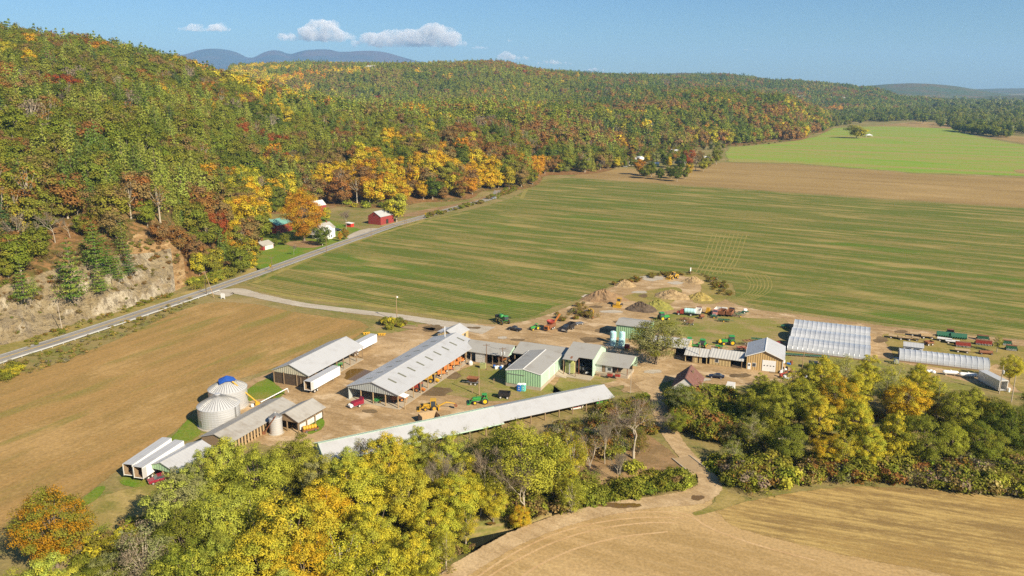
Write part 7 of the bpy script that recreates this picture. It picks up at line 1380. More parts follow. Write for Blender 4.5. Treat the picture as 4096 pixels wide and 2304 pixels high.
make('nurse_tank', 'rusty round tank cart in front of the aqua tank truck', 'tank cart', *CP(1562, 706), 35, [('tank', M_RUST, [lathe((0, 0, 1.15), [(.1, -1.2), (.55, -1.0), (.6, 0), (.55, 1.0), (.1, 1.2)], 14, 'x')]), ('frame', M_RUST, [box((0, 0, .55), (3.0, .9, .12))]), whl(-.5, -.7, .4, .25), whl(-.5, .7, .4, .25)])
make('skid_steer', 'small yellow cab machine in the truck row', 'loader', *CP(1630, 655), 60, [('body', M_YLW, [prism([(-1.4, .5), (1.0, .5), (1.0, 1.1), (.2, 1.3), (-1.4, 1.6)], -.7, .7)]), ('cab', M_YLW, [box((-.2, 0, 1.9), (1.2, 1.3, 1.2))], [('window', M_GLASS, [box((.42, 0, 2.0), (.04, 1.1, .8))])]), whl(-.8, -.85, .42, .3), whl(.6, -.85, .42, .3), whl(-.8, .85, .42, .3), whl(.6, .85, .42, .3)])
def grainhead(label, pos, rot, L, col):
    P = [('reel_back', col, [prism([(-.9, .3), (.2, .3), (.9, .5), (.2, .7), (-.2, 1.7), (-.9, 1.7)], -L / 2, L / 2)]), ('snout', col, [([(.8, y - .25, .4), (.8, y + .25, .4), (.8, y, .9), (2.0, y, .3)], [(0, 1, 2), (0, 3, 1), (1, 3, 2), (2, 3, 0)]) for y in np.linspace(-L / 2 + .3, L / 2 - .3, 7)]), ('decal', M_YW, [box((-.92, -L * .3, 1.3), (.03, .5, .25))])]
    return make('harvester_header', label, 'combine head', pos[0], pos[1], rot, P)
grainhead('left dark green combine head in the right yard', C5(1385, 570), -110, 5.2, M_DGR); grainhead('right dark green combine head in the right yard', C5(1550, 590), -110, 5.2, M_DGR)
def drill(label, pos, rot, L, col, name='seed_drill'):
    P = [('hopper', col, [prism([(-.5, 1.0), (.5, 1.0), (.6, 1.8), (-.6, 1.8)], -L / 2, L / 2)], [('lid', M_RUST, [box((0, 0, 1.84), (1.3, L, .06))])]), ('frame', col, [box((0, 0, .8), (1.6, L, .16)), rod((.6, 0, .8), (2.6, 0, .5), .08)]), ('opener', M_STEEL, [rod((-.6, y, .9), (-.9, y, .15), .06) for y in np.linspace(-L / 2 + .2, L / 2 - .2, 11)])]
    for y in (-L / 2 - .2, L / 2 + .2): P.append(whl(0, y, .5, .25, col))
    return make(name, label, 'seed drill', pos[0], pos[1], rot, P)
drill('red seed drill in the middle of the right yard', C5(1595, 690), 70, 4.6, M_RED); drill('second red seed drill beside the small yard tree', C5(1835, 668), 66, 5.0, M_RED); drill('dark green seed drill at the back of the right yard', C5(1825, 612), 66, 3.6, M_DGR); drill('dark green seed drill right of the small yard tree', C5(2155, 728), 66, 3.2, M_DGR); drill('teal seed drill behind the small yard tree', C5(2105, 668), 66, 2.6, M_DGR); drill('black grain cart row at the yard back', C5(1450, 540), 66, 2.2, M_BLACK)
make('land_roller', 'rusty land roller at the front of the right yard', 'roller', *C5(1862, 772), -12, [('drum', M_RUST, [lathe((0, 0, .7), [(.1, -2.1), (.6, -2.0), (.6, 2.0), (.1, 2.1)], 18, 'x')]), ('frame', M_RUST, [box((0, .8, .7), (4.4, .14, .16)), box((0, -.8, .7), (4.4, .14, .16))]), whl(1.6, -.9, .35, .2), whl(-1.6, -.9, .35, .2)])
_t = C5(1990, 750); tree('broadleaf_tree', 'thin0', _t[0], _t[1], 0, .42, 1.0, TINT['ygreen'], TINT['olive'], 'small yellow green tree among the seed drills')
make('utility_cart', 'dark blue utility cart at the end of the single greenhouse', 'cart', *C5(822, 885), 70, [('body', M_SIL, [box((0, 0, .9), (2.6, 1.5, .7))]), ('canopy', M_DBL, [box((0, 0, 2.0), (1.6, 1.5, .1))] + [rod((x, y, 1.2), (x, y, 2.0), .04) for x in (-.7, .7) for y in (-.65, .65)]), whl(-.8, -.7, .35, .25), whl(.8, -.7, .35, .25), whl(-.8, .7, .35, .25), whl(.8, .7, .35, .25)])
# screener, trailer
P = [('body', M_RUST, [prism([(-3.0, .9), (2.4, .9), (2.6, 1.6), (1.8, 2.1), (-3.0, 2.1)], -.9, .9)]), ('engine_box', M_ORG, [box((2.2, 0, 1.4), (1.5, 1.8, 1.3))], [('grille', M_BLACK, [box((2.97, 0, 1.4), (.04, 1.3, .9))])]), ('hopper', M_RED, [lathe((-.6, 0, 2.0), [(.5, 0), (1.5, 1.0), (1.6, 1.45), (1.45, 1.45), (.5, .3)], 18)]), ('conveyor', M_ORG, [box((-5.2, 0, 2.9), (5.6, .7, .18), 0, .5)]), whl(-1.6, -.9, .5, .3, M_WHITED), whl(-1.6, .9, .5, .3, M_WHITED), whl(-.4, -.9, .5, .3, M_WHITED), whl(-.4, .9, .5, .3, M_WHITED)]
make('screening_machine', 'rusty red tub screener with a raised orange conveyor', 'machine', *C3(1158, 306), 238, P)
wagon('small flat trailer behind the black dump truck', C3(1455, 252), 205, 3.6, M_STEEL, 0, None, 'flat_trailer', .6)
# maroon machine, yellow rollers
P = [('body', M_MAR, [prism([(-1.8, .6), (1.3, .6), (1.3, 1.4), (.8, 1.6), (-1.2, 1.6), (-1.8, 2.3)], -.75, .75)], [('side_slots', M_BLACK, [box((-.2 + i * .55, -.77, 1.1), (.35, .04, .5)) for i in range(3)])]), ('pickup_head', M_WHITE, [lathe((1.75, 0, .75), [(.1, -.7), (.45, -.6), (.45, .6), (.1, .7)], 14, 'y')]), ('frame', M_STEEL, [box((-.2, 0, .5), (3.8, 1.6, .14))]), whl(-.3, -.9, .4, .3, M_WHITED), whl(-.3, .9, .4, .3, M_WHITED)]
make('forage_chopper', 'maroon machine with white front standing before the machinery shed', 'machine', *C2(1030, 1150), 222, P, s=1.1)
make('roller_gang', 'row of yellow drums on a rusty trough beside the small barn', 'roller', *CG(2240, 735), 30, [('drum', M_YLW, [lathe((-1.6 + i * .72, 0, 1.15), [(.1, -.32), (.55, -.3), (.62, 0), (.55, .3), (.1, .32)], 14, 'x') for i in range(5)]), ('trough', M_RUST, tray((0, 0, .3), (4.2, 1.3, .5))), whl(-1.2, -.75, .3, .2), whl(1.2, -.75, .3, .2)])
# machinery stored under the roofs
def storedgear(name, label, x, y, rot, col, col2, kind, s=1.0):
    if kind == 'combine':
        P = [('body', col, [prism([(-3.0, 1.0), (1.2, 1.0), (1.6, 1.6), (1.2, 2.9), (-2.4, 2.9), (-3.2, 2.0)], -1.2, 1.2)]), ('cab', M_GLASS, [box((1.9, 0, 2.2), (1.2, 1.5, 1.4))], [('roof', col, [box((1.9, 0, 2.95), (1.4, 1.7, .12))])]), ('feeder', col2, [box((2.9, 0, .9), (1.6, 1.0, .6), 0, .4)]), whl(1.1, -1.3, .8, .5, col2), whl(1.1, 1.3, .8, .5, col2), whl(-2.3, -1.1, .45, .3, col2), whl(-2.3, 1.1, .45, .3, col2)]
    else:
        P = [('tub', col, tray((0, 0, .8), (2.6, 1.8, 1.0))), ('frame', col2, [box((0, 0, .6), (3.4, .9, .16)), rod((1.5, 0, .6), (2.6, 0, .4), .06)]), whl(-.3, -.95, .42, .28, M_WHITED), whl(-.3, .95, .42, .28, M_WHITED)]
    return make(name, label, 'machine', x, y, rot, P, None, .12, s)
def inB(a, b): return (-29.4 + math.cos(R(-24)) * a - math.sin(R(-24)) * b, 234.3 + math.sin(R(-24)) * a + math.cos(R(-24)) * b)
storedgear('combine', 'red combine inside the open side of the machinery shed', *inB(5.9, -11.5), -20, M_RED, M_ORG, 'combine', .85); storedgear('combine', 'yellow combine in the middle bays of the machinery shed', *inB(5.9, -3.5), -15, M_YLW, M_YLW, 'combine', .9); storedgear('orange_cart', 'orange cart in the bay beyond the yellow combine', *inB(6.4, 2.6), 30, M_ORG, M_ORG, 'cart', 1.0); storedgear('orange_cart', 'bright orange cart two bays beyond the yellow combine', *inB(6.5, 7.0), 20, M_ORG, M_RED, 'cart', 1.05); storedgear('orange_cart', 'orange cart nearest the white shed door', *inB(6.4, 11.5), 25, M_ORG, M_ORG, 'cart', 1.1); storedgear('orange_cart', 'orange and white cart beside the white shed door', *inB(6.6, 15.6), 25, M_ORG, M_WHITE, 'cart', .9)
storedgear('rusty_header', 'rusty machine at the near corner of the machinery shed', *inB(5.5, -20.5), 20, M_RUST, M_ORG, 'combine', .7); storedgear('orange_sorter', 'orange sorting machine under the open grey shed', *C3(690, 640), -20, M_ORG, M_HAY, 'combine', .7)
make('fertiliser_hopper', 'tall pale green hopper bins under the porch of the tall garage', 'hopper', *C3(1368, 760), FR, [('bin', M_FERT, [box((x, 0, 2.2), (1.3, 1.6, 3.4)) for x in (-.8, .8)]), ('ladder', M_SIL, [box((.05, -.9, 2.1), (.4, .06, 3.6))]), ('top_bin', M_FERT, [box((0, .3, 4.4), (1.6, 1.2, 1.0))])])
make('plywood_bin', 'tan wooden bunker beside the second long shed', 'bin', *C2(1735, 1290), 28, [('wall', M_BARE, [box((0, 1.5, 1.1), (5.4, .15, 2.2)), box((-2.6, 0, 1.1), (.15, 2.85, 2.2)), box((2.6, 0, .9), (.15, 2.85, 1.8))])])
make('plow', 'yellow plow beside the white trailer behind the pole barn', 'plow', *C2(1275, 462), -5, [('beam', M_YLW, [box((0, 0, .7), (3.0, .3, .3), .1)]), ('mouldboard', M_YLW, [prism([(x, .05), (x + .7, .1), (x + .4, .7), (x + .1, .6)], -.5, .4) for x in (-1.3, -.4, .5)])]); make('plow', 'yellow plow left of the trailer behind the pole barn', 'plow', *C2(1125, 452), 10, [('beam', M_YLW, [box((0, 0, .7), (2.6, .3, .3), .1)]), ('mouldboard', M_YLW, [prism([(x, .05), (x + .7, .1), (x + .4, .7), (x + .1, .6)], -.5, .4) for x in (-1.1, -.2, .6)])])
_lg = C2(1555, 385)
for i in range(7):
    a = R(-8 + rnd.uniform(-14, 14)); L = rnd.uniform(3.5, 6)
    _o = make('log', 'dark log in the timber pile beside the gravel driveway', 'log', _lg[0] + rnd.uniform(-1, 1.5), _lg[1] + rnd.uniform(-2.5, 2.5), math.degrees(a), [('bark', M_WOOD, [rod((-L / 2, 0, .25), (L / 2, 0, .25), .25, .2)])], 'logs in the timber pile')
make('grain_auger', 'yellow grain auger leaning from the ground to the tarped bin', 'auger', 0, 0, 0, [('tube', M_YLW, [rod((*CG(1610, 425)[:2], .7), (-78.3, 208.4, 8.0), .2)]), ('hopper', M_YLW, [box((*CG(1600, 425)[:2], .6), (1.2, 1.0, .8), .5)]), ('motor', M_WHITE, [rod((*CG(1540, 455)[:2], .3), (*CG(1540, 455)[:2], 1.1), .4)])])
_q = CG(1640, 412); _q2 = CG(1960, 222, 2.6)
make('grain_auger', 'long silver grain auger lying toward the pole barn', 'auger', 0, 0, 0, [('tube', M_GALV, [rod((*_q, .6), (*_q2, 2.6), .17)]), ('spout', M_GALV, [rod((*_q2, 2.6), (_q2[0] + .3, _q2[1] - .1, 1.4), .15)]), ('undercarriage', M_RUST, [rod(((_q[0] + _q2[0]) / 2, (_q[1] + _q2[1]) / 2 + s_, .2), ((_q[0] + _q2[0]) / 2, (_q[1] + _q2[1]) / 2, 1.5), .06) for s_ in (-.9, .9)])])
_q = CG(1680, 775); _q2 = CG(1815, 560, 5.6)
make('elevator', 'rusty elevator leaning on the small silo', 'elevator', 0, 0, 0, [('tube', M_RUST, [rod((*_q, .3), (*_q2, 5.6), .16)]), ('boot', M_RUST, [box((*_q, .4), (.7, .7, .8))])])
# barrels, bags and junk beside the tan workshop
for i in range(26):
    px, py = rnd.uniform(1500, 1640), rnd.uniform(870, 1070); p = C4(px, py); m = rnd.choice([M_WHITE, M_BLUE, M_BLACK, M_RUST, M_RED, M_GALV, M_WHITE]); w = {M_WHITE: 'white', M_BLUE: 'blue', M_BLACK: 'black', M_RUST: 'rusty', M_RED: 'red', M_GALV: 'grey'}[m]
    make('barrel', '%s drum in the junk heap beside the tan workshop' % w, 'barrel', p[0], p[1], rnd.uniform(0, 360), [('drum', m, [lathe((0, 0, .0), [(.3, 0), (.32, .3), (.3, .33), (.32, .6), (.3, .9)], 12) if rnd.random() < .6 else lathe((0, 0, .31), [(.3, -.45), (.31, 0), (.3, .45)], 12, 'x')])], '%s drums beside the tan workshop' % w, 0, rnd.uniform(.9, 1.5))
for i, (f, px, py) in enumerate([(C4, 1790, 1065), (C4, 1820, 1050), (C4, 1850, 1070), (C4, 1880, 1055), (C5, 1190, 985), (C5, 1225, 980), (C5, 1258, 992)]):
    make('white_sack', 'full white sack lying %s' % ('below the green dumpster' if f is C4 else 'left of the white gas tanks'), 'sack', *f(px, py), rnd.uniform(0, 180), [('bag', M_WHITE, [lathe((0, 0, .0), [(.5, 0), (.65, .25), (.6, .6), (.3, .85), (.12, .9)], 12)])], 'white sacks %s' % ('below the green dumpster' if f is C4 else 'left of the white gas tanks'))
for i, (px, py) in enumerate([(585, 700), (600, 712), (622, 708), (650, 715), (665, 700), (745, 690)]):
    make('bucket', 'white bucket in front of the open grey shed', 'bucket', *C3(px, py), 0, [('pail', M_WHITE if i % 3 else M_BLUE, [lathe((0, 0, 0), [(.26, 0), (.34, .75), (.3, .76)], 12)])], 'buckets in front of the open grey shed', 0, 1.3)
for px, py, m, lab in ((1780, 806, M_RED, 'red machine part on the loading dock'), (1860, 812, M_RED, 'red crate at the right of the loading dock'), (1865, 775, M_HAY, 'tan wooden crate stack on the loading dock')):
    p = C3(px, py - 15, 1.0); make('crate', lab, 'crate', p[0], p[1] + .8, FR, [('boards', m, [box((0, 0, 1.45), (1.5, .9, .9))]), ('lid', M_WOOD, [box((0, 0, 1.93), (1.6, 1.0, .06))])])
make('utility_box', 'yellow green electrical cabinet by the open grey shed', 'cabinet', *C3(470, 705), FR, [('cabinet', M_FERT, [box((0, 0, .85), (1.8, 1.2, 1.7))]), ('lid', M_FERT, [box((0, 0, 1.74), (1.9, 1.3, .08))])])
make('water_tank', 'round white tank inside the left bay of the open grey shed', 'tank', *C3(340, 668), 0, [('shell', M_WHITED, [lathe((0, 0, 0), [(.7, 0), (.75, .8), (.5, 1.35), (.15, 1.5)], 16)])])
make('black_tank', 'black cylinder tank lying beside the brown roofed house', 'tank', *C4(645, 1212), 62, [('shell', M_BLACK, [lathe((0, 0, .75), [(.1, -1.9), (.65, -1.8), (.65, 1.8), (.1, 1.9)], 16, 'x')]), ('cradle', M_STEEL, [box((x, 0, .15), (.2, 1.0, .3)) for x in (-1, 1)])])
P = [('bench', M_STEEL, [box((0, 0, .55), (17, 1.4, .1))] + [box((x, y, .27), (.1, .1, .5)) for x in np.linspace(-8.2, 8.2, 12) for y in (-.6, .6)]), ('seed_trays', M_DGR, [box((x, 0, .68), (.62, 1.1, .15)) for x in np.linspace(-8, 8, 22)])]
make('nursery_bench', 'long low grey bench of trays in front of the triple greenhouse', 'bench', *C4(1770, 800), FR + 12, P)
make('yellow_attachment', 'yellow machine frame in the weeds right of the long shed', 'attachment', *C3(1908, 1105), 40, [('frame', M_YLW, [box((0, 0, .8), (1.6, .5, 1.6)), box((0, -.5, .3), (1.8, .8, .2))]), ('arm', M_YLW, [rod((-.6, -.6, .4), (-.6, -1.8, .9), .1)])])
make('white_boat', 'white tarped hull under the long shed eave', 'boat', *C3(1425, 1128), 25, [('hull', M_WHITED, [prism([(-1.8, .5), (1.6, .4), (2.2, 1.1), (-1.8, 1.1)], -.7, .7)]), ('stripe', M_RED, [box((0, -.72, .95), (3.0, .03, .15))])])
# soil heaps
def heap(label, f, px, py, rx, ry, h, mat, seed):
    x, y = f(px, py); rgm = np.random.default_rng(seed); n, m = 30, 12; vs = [(0, 0, h)]
    for k in range(1, m + 1):
        t = k / m
        for i in range(n):
            a = 6.283 * i / n; w = 1 + .22 * (smoothnoise(np.array([math.cos(a) * 2 + seed]), np.array([math.sin(a) * 2]), seed)[0] - .5) * 2
            vs.append((math.cos(a) * rx * t * w, math.sin(a) * ry * t * w, h * (1 - t) ** .9 * (1 + .35 * (rgm.random() - .5) * (1 if k < m else 0)) - (.05 if k == m else 0)))
    fs = [(0, 1 + i, 1 + (i + 1) % n) for i in range(n)] + [(1 + (k - 1) * n + i, 1 + k * n + i, 1 + k * n + (i + 1) % n, 1 + (k - 1) * n + (i + 1) % n) for k in range(1, m) for i in range(n)]
    me = mesh_of('soil_heap', [(vs, fs)], mat); o = link('soil_heap', me); o.location = (x, y, .03); o.rotation_euler = (0, 0, R(-15)); tag(o, label, 'heap')
def heapmat(name, c1, c2):
    m, nt, b = _new(name); pos = N(nt, 'ShaderNodeNewGeometry').outputs['Position']; c = mixc(nt, ramp(nt, noise(nt, pos, .5, 5, .7), .4, .62), c1, c2); nt.links.new(c, b.inputs['Base Color']); b.inputs['Roughness'].default_value = 1; bump(nt, b, noise(nt, pos, 1.2, 5, .7), .8, .4); return m
HB = heapmat('brown_soil', (.22, .135, .065), (.28, .175, .085)); HD = heapmat('black_soil', (.075, .05, .03), (.13, .09, .055)); HG = heapmat('grassy_soil', (.27, .24, .045), (.19, .18, .035)); HS = heapmat('sand_soil', (.40, .28, .135), (.25, .165, .075)); HT = heapmat('straw_soil', (.36, .27, .07), (.24, .17, .045))
heap('large brown cone of soil behind the bulldozer', CP, 545, 508, 9.5, 6.5, 4.4, HB, 1); heap('dark soil mound in front of the grassy mound', CP, 925, 612, 7, 4.8, 3.3, HD, 2); heap('yellow green grassy mound beside the dark soil mound', CP, 1105, 588, 7.5, 5, 3.2, HG, 3); heap('sand heap with a pale top in the pit', CP, 1250, 480, 8, 5.5, 3.0, HS, 4); heap('straw coloured mound at the right of the pit', CP, 1545, 500, 6.5, 5, 2.8, HT, 5); heap('low grey gravel heap beside the wheel loader', CP, 1480, 328, 5.5, 4, 2.6, HS, 6); heap('low pale heap left in the pit', CP, 775, 366, 5.5, 4, 2.8, HS, 7)
# utility poles and wires
M_POLE = paint('pole_wood', (.36, .24, .13), .9, wear=.35); M_POLED = paint('dark_pole_wood', (.20, .12, .07), .9, wear=.35); M_POLEG = paint('grey_pole_wood', (.42, .35, .26), .9, wear=.35)
M_WIRE = paint('wire', (.05, .045, .04), .6, wear=0)
def solve_h(x, y, topv):
    lo, hi = 2, 30
    for _ in range(40):
        md = (lo + hi) / 2
        if PXL(x, y, md)[1] * 1.59006 > topv: lo = md
        else: hi = md
    return lo
POLES = {}
def pole(key, label, f, px, py, ty, m=None, arm=False, trans=0, lamp=False, lean=None, r=.15, z=0.0):
    x, y = f(px, py); base = PXL(x, y, 0)[1] * 1.59006; o_ = f(px, ty); tv = PXL(*f(px, py), 0)[1]
    k = {C2: .41408, C3: .3882, C4: .34513, C5: .34504, CR: .4831, CB: .50466, CBR: .736, CP: .3882, CFH: .2795, V: 1.59006}[f]
    H = solve_h(x, y, base - (py - ty) * k); m = m or M_POLE; P = [('shaft', m, [rod((0, 0, -.3), (0, 0, H), r, r * .7, 8)])]
    if arm: P.append(('crossarm', m, [box((0, 0, H - .5), (2.2, .12, .14))], [('insulator', M_STEEL, [rod((s_, 0, H - .42), (s_, 0, H - .2), .06) for s_ in (-1, -.4, .4, 1)])]))
    for q in range(trans): P.append(('transformer', M_GALV, [lathe(((q - .5 * (trans - 1)) * .9, -.35, H - 2.4), [(.28, 0), (.3, .1), (.3, .9), (.2, 1.0)], 12)]))
    if lamp: P.append(('lamp', M_WHITE, [box((.45, 0, H - .7), (.5, .35, .5)), rod((0, 0, H - .6), (.4, 0, H - .5), .05)]))
    o = make('utility_pole', label, 'utility pole', x, y, 10, P); 
    if lean: o.rotation_euler = (0, R(lean), R(10))
    POLES[key] = Vector((x, y, H - .4)); return o
pole('c', 'tall timber pole with a white lamp beside the gravel driveway', C2, 1420, 318, 75, lamp=True); pole('y', 'bare timber pole on the grass between backhoe and mint workshop', C2, 2213, 1040, 780); pole('s1', 'rust brown pole with crossarm before the corrugated wall', C3, 507, 718, 450, M_POLED, True); pole('s2', 'pole carrying two transformers before the open grey shed', C3, 672, 700, 488, M_POLED, True, 2)
pole('g', 'thin grey pole behind the bare thicket', C3, 1988, 960, 735, M_POLEG, r=.11); pole('l', 'pole in front of the smallest tan wing', C4, 567, 872, 640, M_POLEG); pole('k', 'leaning pole right of the tan workshop', C4, 1753, 1030, 740, M_POLE, lean=1.5); pole('p1', 'pole with transformer at the grey container', C5, 2018, 1228, 905, M_POLEG, False, 1); pole('p2', 'bare pole at the right of the grey container', C5, 2160, 1330, 1020, M_POLEG)
pole('w1', 'pole rising from the creek hedge', CBR, 1252, 612, 470, M_POLEG, True); pole('w2', 'pole at the right frame edge above the stubble', CBR, 2580, 715, 600, M_POLEG, True)
pole('r1', 'roadside pole at the gravel driveway mouth', CR, 1710, 882, 690, M_POLE, True); pole('r0', 'white grey pole against the rock cliff', CR, 517, 1188, 945, M_POLEG, lean=-2); pole('r2', 'roadside pole beside the yellow diamond sign', CB, 376, 966, 848, M_POLED, True); pole('r3', 'roadside pole before the farmhouse', CB, 806, 816, 690, M_POLED, True); pole('r4', 'roadside pole at the parking apron', CB, 1160, 696, 600, M_POLED, True); pole('r5', 'roadside pole near the red barn', CB, 1427, 616, 495, M_POLED, True); pole('r6', 'roadside pole at the wood bend', CB, 2153, 392, 318, M_POLE, True)
_a = CR(1775, 914); make('guy_pole', 'slanting brace pole leaning against the driveway mouth pole', 'brace pole', 0, 0, 0, [('shaft', M_POLE, [rod((*_a, -.2), (POLES['r1'].x + .1, POLES['r1'].y, POLES['r1'].z), .14, .1, 8)])]); _a = CB(1447, 604); make('guy_pole', 'slanting brace pole leaning against the pole near the red barn', 'brace pole', 0, 0, 0, [('shaft', M_POLE, [rod((*_a, -.2), (POLES['r5'].x + .1, POLES['r5'].y, POLES['r5'].z), .14, .1, 8)])])
def wires(a, b, offs, label, sag=1.2, r=.02):
    d = (b - a); n = Vector((-d.y, d.x, 0)).normalized(); P = []
    for o_ in offs:
        pts = [a + d * t + n * o_[0] + Vector((0, 0, o_[1] - sag * 4 * t * (1 - t))) for t in np.linspace(0, 1, 13)]; P.append(('wire', M_WIRE, [rod(pts[i], pts[i + 1], r, None, 4, False) for i in range(12)]))
    make('power_line', label, 'power line', 0, 0, 0, P)
wires(POLES['w1'], POLES['w2'], ((-.9, 0), (0, 0), (.9, 0)), 'three wires strung along the creek hedge', 1.6, .03); wires(POLES['y'], POLES['s1'], ((0, 0),), 'wire from the grass pole to the rust brown pole', .8); wires(POLES['s1'], POLES['s2'], ((-.4, 0), (.4, 0)), 'wires between the two shed poles', .5); wires(POLES['s2'], POLES['g'], ((0, 0), (0, -.5)), 'wires from the transformer pole across the mint workshop', 1.2)
for a, b in (('r0', 'r1'), ('r1', 'r2'), ('r2', 'r3'), ('r3', 'r4'), ('r4', 'r5')): wires(POLES[a], POLES[b], ((-.8, 0), (.8, 0)), 'road wires ' + {'r0': 'along the rock cliff', 'r1': 'past the forest foot', 'r2': 'past the lawn', 'r3': 'before the farmhouse', 'r4': 'before the red barn'}[a], 1.0, .018)
# guardrail, signs
gr = offset(roadp, 5.6 if offset(roadp, 5.6)[20][1] < roadp[20][1] else -5.6); gr = gr[(gr[:, 0] < V(535, 745)[0])]; gr = np.array(densify([tuple(p) for p in gr], 3.8, False))
P = [('rail', M_GALV, [([(*gr[i], .45), (*gr[i + 1], .45), (*gr[i + 1], .82), (*gr[i], .82), (gr[i][0] + .06, gr[i][1] + .06, .45), (gr[i + 1][0] + .06, gr[i + 1][1] + .06, .45), (gr[i + 1][0] + .06, gr[i + 1][1] + .06, .82), (gr[i][0] + .06, gr[i][1] + .06, .82)], [(0, 1, 2, 3), (7, 6, 5, 4), (3, 2, 6, 7), (4, 5, 1, 0)]) for i in range(len(gr) - 1)])]
for i in range(0, min(len(gr), 98), 2 if len(gr) > 90 else 1): P.append(('post', M_GALV, [box((gr[i][0] + .15, gr[i][1] + .15, .36), (.16, .16, .76))]))
make('guardrail', 'long galvanised guardrail on the field side of the road', 'guardrail', 0, 0, 0, P)
for f, px, py, lab in ((CFH, 296, 965, 'yellow diamond road sign on the lawn side near the driveway'), (CFH, 2512, 195, 'yellow diamond road sign beyond the red barn')):
    make('road_sign', lab, 'road sign', *f(px, py), -35, [('board', M_YW, [box((0, 0, 2.6), (1.1, .05, 1.1), 0, .785)]), ('sign_post', M_STEEL, [box((0, .06, 1.3), (.09, .09, 2.6))])], None, 0, 1.25)
make('farm_sign', 'white sign board on two posts at the driveway mouth', 'sign', *V(561, 752), -20, [('board', M_WHITE, [box((0, 0, 1.5), (1.9, .1, 2.0))]), ('sign_post', M_WHITE, [box((x, 0, 1.0), (.16, .14, 2.0)) for x in (-.95, .95)])])
make('pit_marker', 'white marker post at the far rim of the pit', 'post', *CP(1447, 238), 0, [('stake', M_WHITE, [box((0, 0, 1.3), (.5, .3, 2.6))]), ('cap', M_WHITE, [box((0, 0, 2.65), (.6, .4, .1))])])
for px, py, f in ((582, 862, C3), (360, 955, C3), (668, 380, CP)):
    make('fence_post', 'short weathered post %s' % ('beside the mint workshop shadow' if px == 582 else 'near the grass pole' if px == 360 else 'in front of the truck row'), 'post', *f(px, py), 0, [('stake', M_WOOD, [box((0, 0, .7), (.22, .22, 1.6))]), ('cap', M_WOOD, [box((0, 0, 1.52), (.28, .28, .06))])])
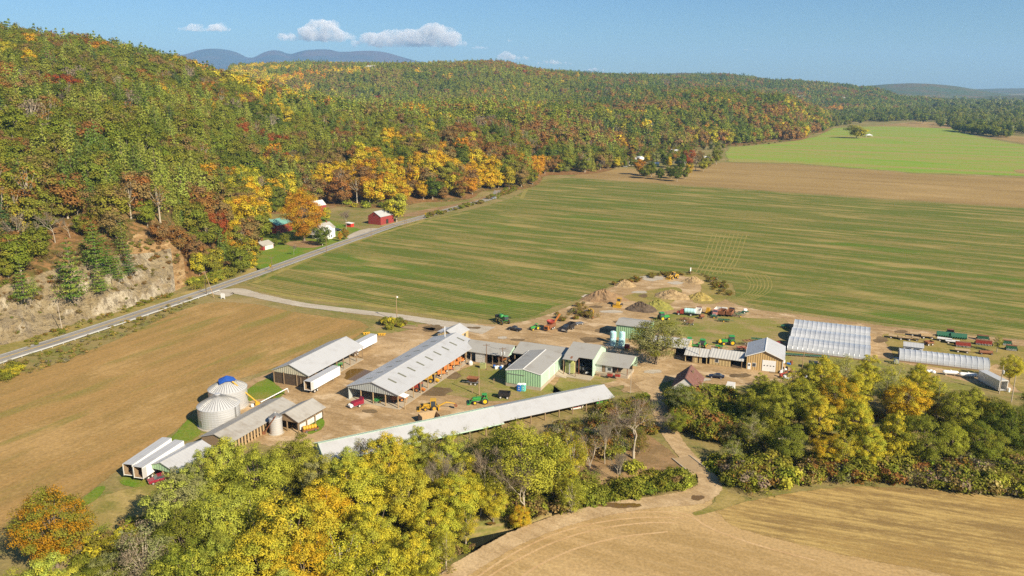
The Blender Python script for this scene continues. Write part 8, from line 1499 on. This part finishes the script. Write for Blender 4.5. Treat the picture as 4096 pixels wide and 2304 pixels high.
# ---------------------------------------------------------------- clouds and haze
def cloudmat():
    m = bpy.data.materials.new('cloud'); m.use_nodes = True; nt = m.node_tree; nt.nodes.remove(nt.nodes['Principled BSDF'])
    pv = N(nt, 'ShaderNodeVolumePrincipled'); pv.inputs['Color'].default_value = (.90, .90, .92, 1); pv.inputs['Anisotropy'].default_value = -.35
    pos = N(nt, 'ShaderNodeNewGeometry').outputs['Position']
    d = ramp(nt, math_(nt, 'ADD', math_(nt, 'MULTIPLY', noise(nt, pos, .0045, 6, .66), 1.0), 0.0), .36, .62)
    nt.links.new(math_(nt, 'MULTIPLY', d, .0065), pv.inputs['Density']); nt.links.new(pv.outputs[0], nt.nodes['Material Output'].inputs['Volume'])
    return m
M_CLOUD = cloudmat()
def cloud(label, px, py, wpx, hpx, dist, seed, lumps=16, tops=((.5, 1.0),)):
    r = random.Random(seed); src = lambda q: q * 1.59006
    v = src(py) - 1152; d = FPX * ST + v * CT; f = FPX * CT - v * ST; cx = (src(px) - 2048) / f * dist; cz = HC - d / f * dist
    Wm = src(wpx) / FPX * dist; Hm = src(hpx) / FPX * dist; bm_v, bm_f = [], []
    import bmesh
    bm = bmesh.new()
    for i in range(lumps):
        t = (i + r.uniform(.2, .8)) / lumps; env = max(.25, max(math.exp(-((t - a) / .20) ** 2) * b for a, b in tops)) * min(1, 6 * t, 6 * (1 - t))
        rr = Hm * (.20 + .36 * env) * r.uniform(.8, 1.15)
        for q in range(2 if env > .5 else 1):
            M = Matrix.Translation((cx + (t - .5) * Wm + r.uniform(-.2, .2) * rr, dist + r.uniform(-.5, .5) * Hm * 1.2, cz + max(0, env - .4) * Hm * .55 * r.uniform(.6, 1) * q + rr * .35)) @ Matrix.Diagonal((1.25, 1.2, .72, 1))
            bmesh.ops.create_icosphere(bm, subdivisions=3, radius=rr, matrix=M)
    for w in bm.verts:
        if w.co.z < cz - Hm * .08: w.co.z = cz - Hm * .08 + (w.co.z - cz + Hm * .08) * .15
    me = bpy.data.meshes.new('cloud'); bm.to_mesh(me); bm.free(); me.materials.append(M_CLOUD); o = link('cloud', me); tag(o, label, 'cloud')
    rm = o.modifiers.new('join', 'REMESH'); rm.mode = 'VOXEL'; rm.voxel_size = max(Hm / 14, 12)
    for k_, (sz_, st_) in enumerate(((Hm * .45, Hm * .34), (Hm * .17, Hm * .16))):
        tx = bpy.data.textures.new('billow', 'CLOUDS'); tx.noise_scale = sz_; tx.noise_depth = 3
        dm = o.modifiers.new('billow', 'DISPLACE'); dm.texture = tx; dm.texture_coords = 'GLOBAL'; dm.strength = st_; dm.mid_level = .5
for c in (('small grey cloud at the left over the hillside', 517, 76, 120, 24, 16800, 1, 10, ((.35, .8), (.75, .8))), ('white cumulus cloud with a raised top above the blue mountains', 800, 98, 175, 44, 16800, 2, 14, ((.55, 1.25), (.85, .4))), ('widest white cloud above the blue mountains', 1030, 112, 270, 46, 16800, 3, 20, ((.25, .8), (.5, .9), (.78, 1.1))), ('small grey cloud right of the widest cloud', 1205, 122, 52, 12, 17000, 4, 6, ((.5, .8),)), ('tiny grey cloud high right of the wide cloud', 1278, 104, 40, 9, 17000, 5, 5, ((.5, .8),)), ('low pale cloud near the ridge', 1290, 148, 85, 20, 26000, 6, 8, ((.3, 1.0),)), ('low white cloud just over the far ridge', 1395, 160, 90, 13, 30000, 7, 8, ((.4, 1.0),)), ('lowest white cloud touching the ridge line', 1490, 178, 60, 9, 45000, 8, 6, ((.5, .9),)), ('tiny cloud alone in the right sky', 1877, 127, 22, 6, 17000, 9, 4, ((.5, .8),)), ('faint tiny cloud above the low pale cloud', 1425, 86, 34, 4, 17000, 10, 5, ((.5, .6),)), ('tiny cloud wisp between the low pale cloud and the ridge cloud', 1362, 127, 26, 4, 17500, 11, 4, ((.5, .6),))): cloud(*c)
m = bpy.data.materials.new('haze'); m.use_nodes = True; nt = m.node_tree; nt.nodes.remove(nt.nodes['Principled BSDF'])
pv = N(nt, 'ShaderNodeVolumePrincipled'); pv.inputs['Color'].default_value = (.36, .62, 1.0, 1); pv.inputs['Density'].default_value = 5.2e-5; pv.inputs['Anisotropy'].default_value = 0.0
nt.links.new(pv.outputs[0], nt.nodes['Material Output'].inputs['Volume'])
hz = link('haze', mesh_of('haze', [box((0, 9000, 423), (44000, 19800, 860))], m)); tag(hz, 'thin blue air over the valley', None, None, 'stuff'); hz.visible_shadow = True
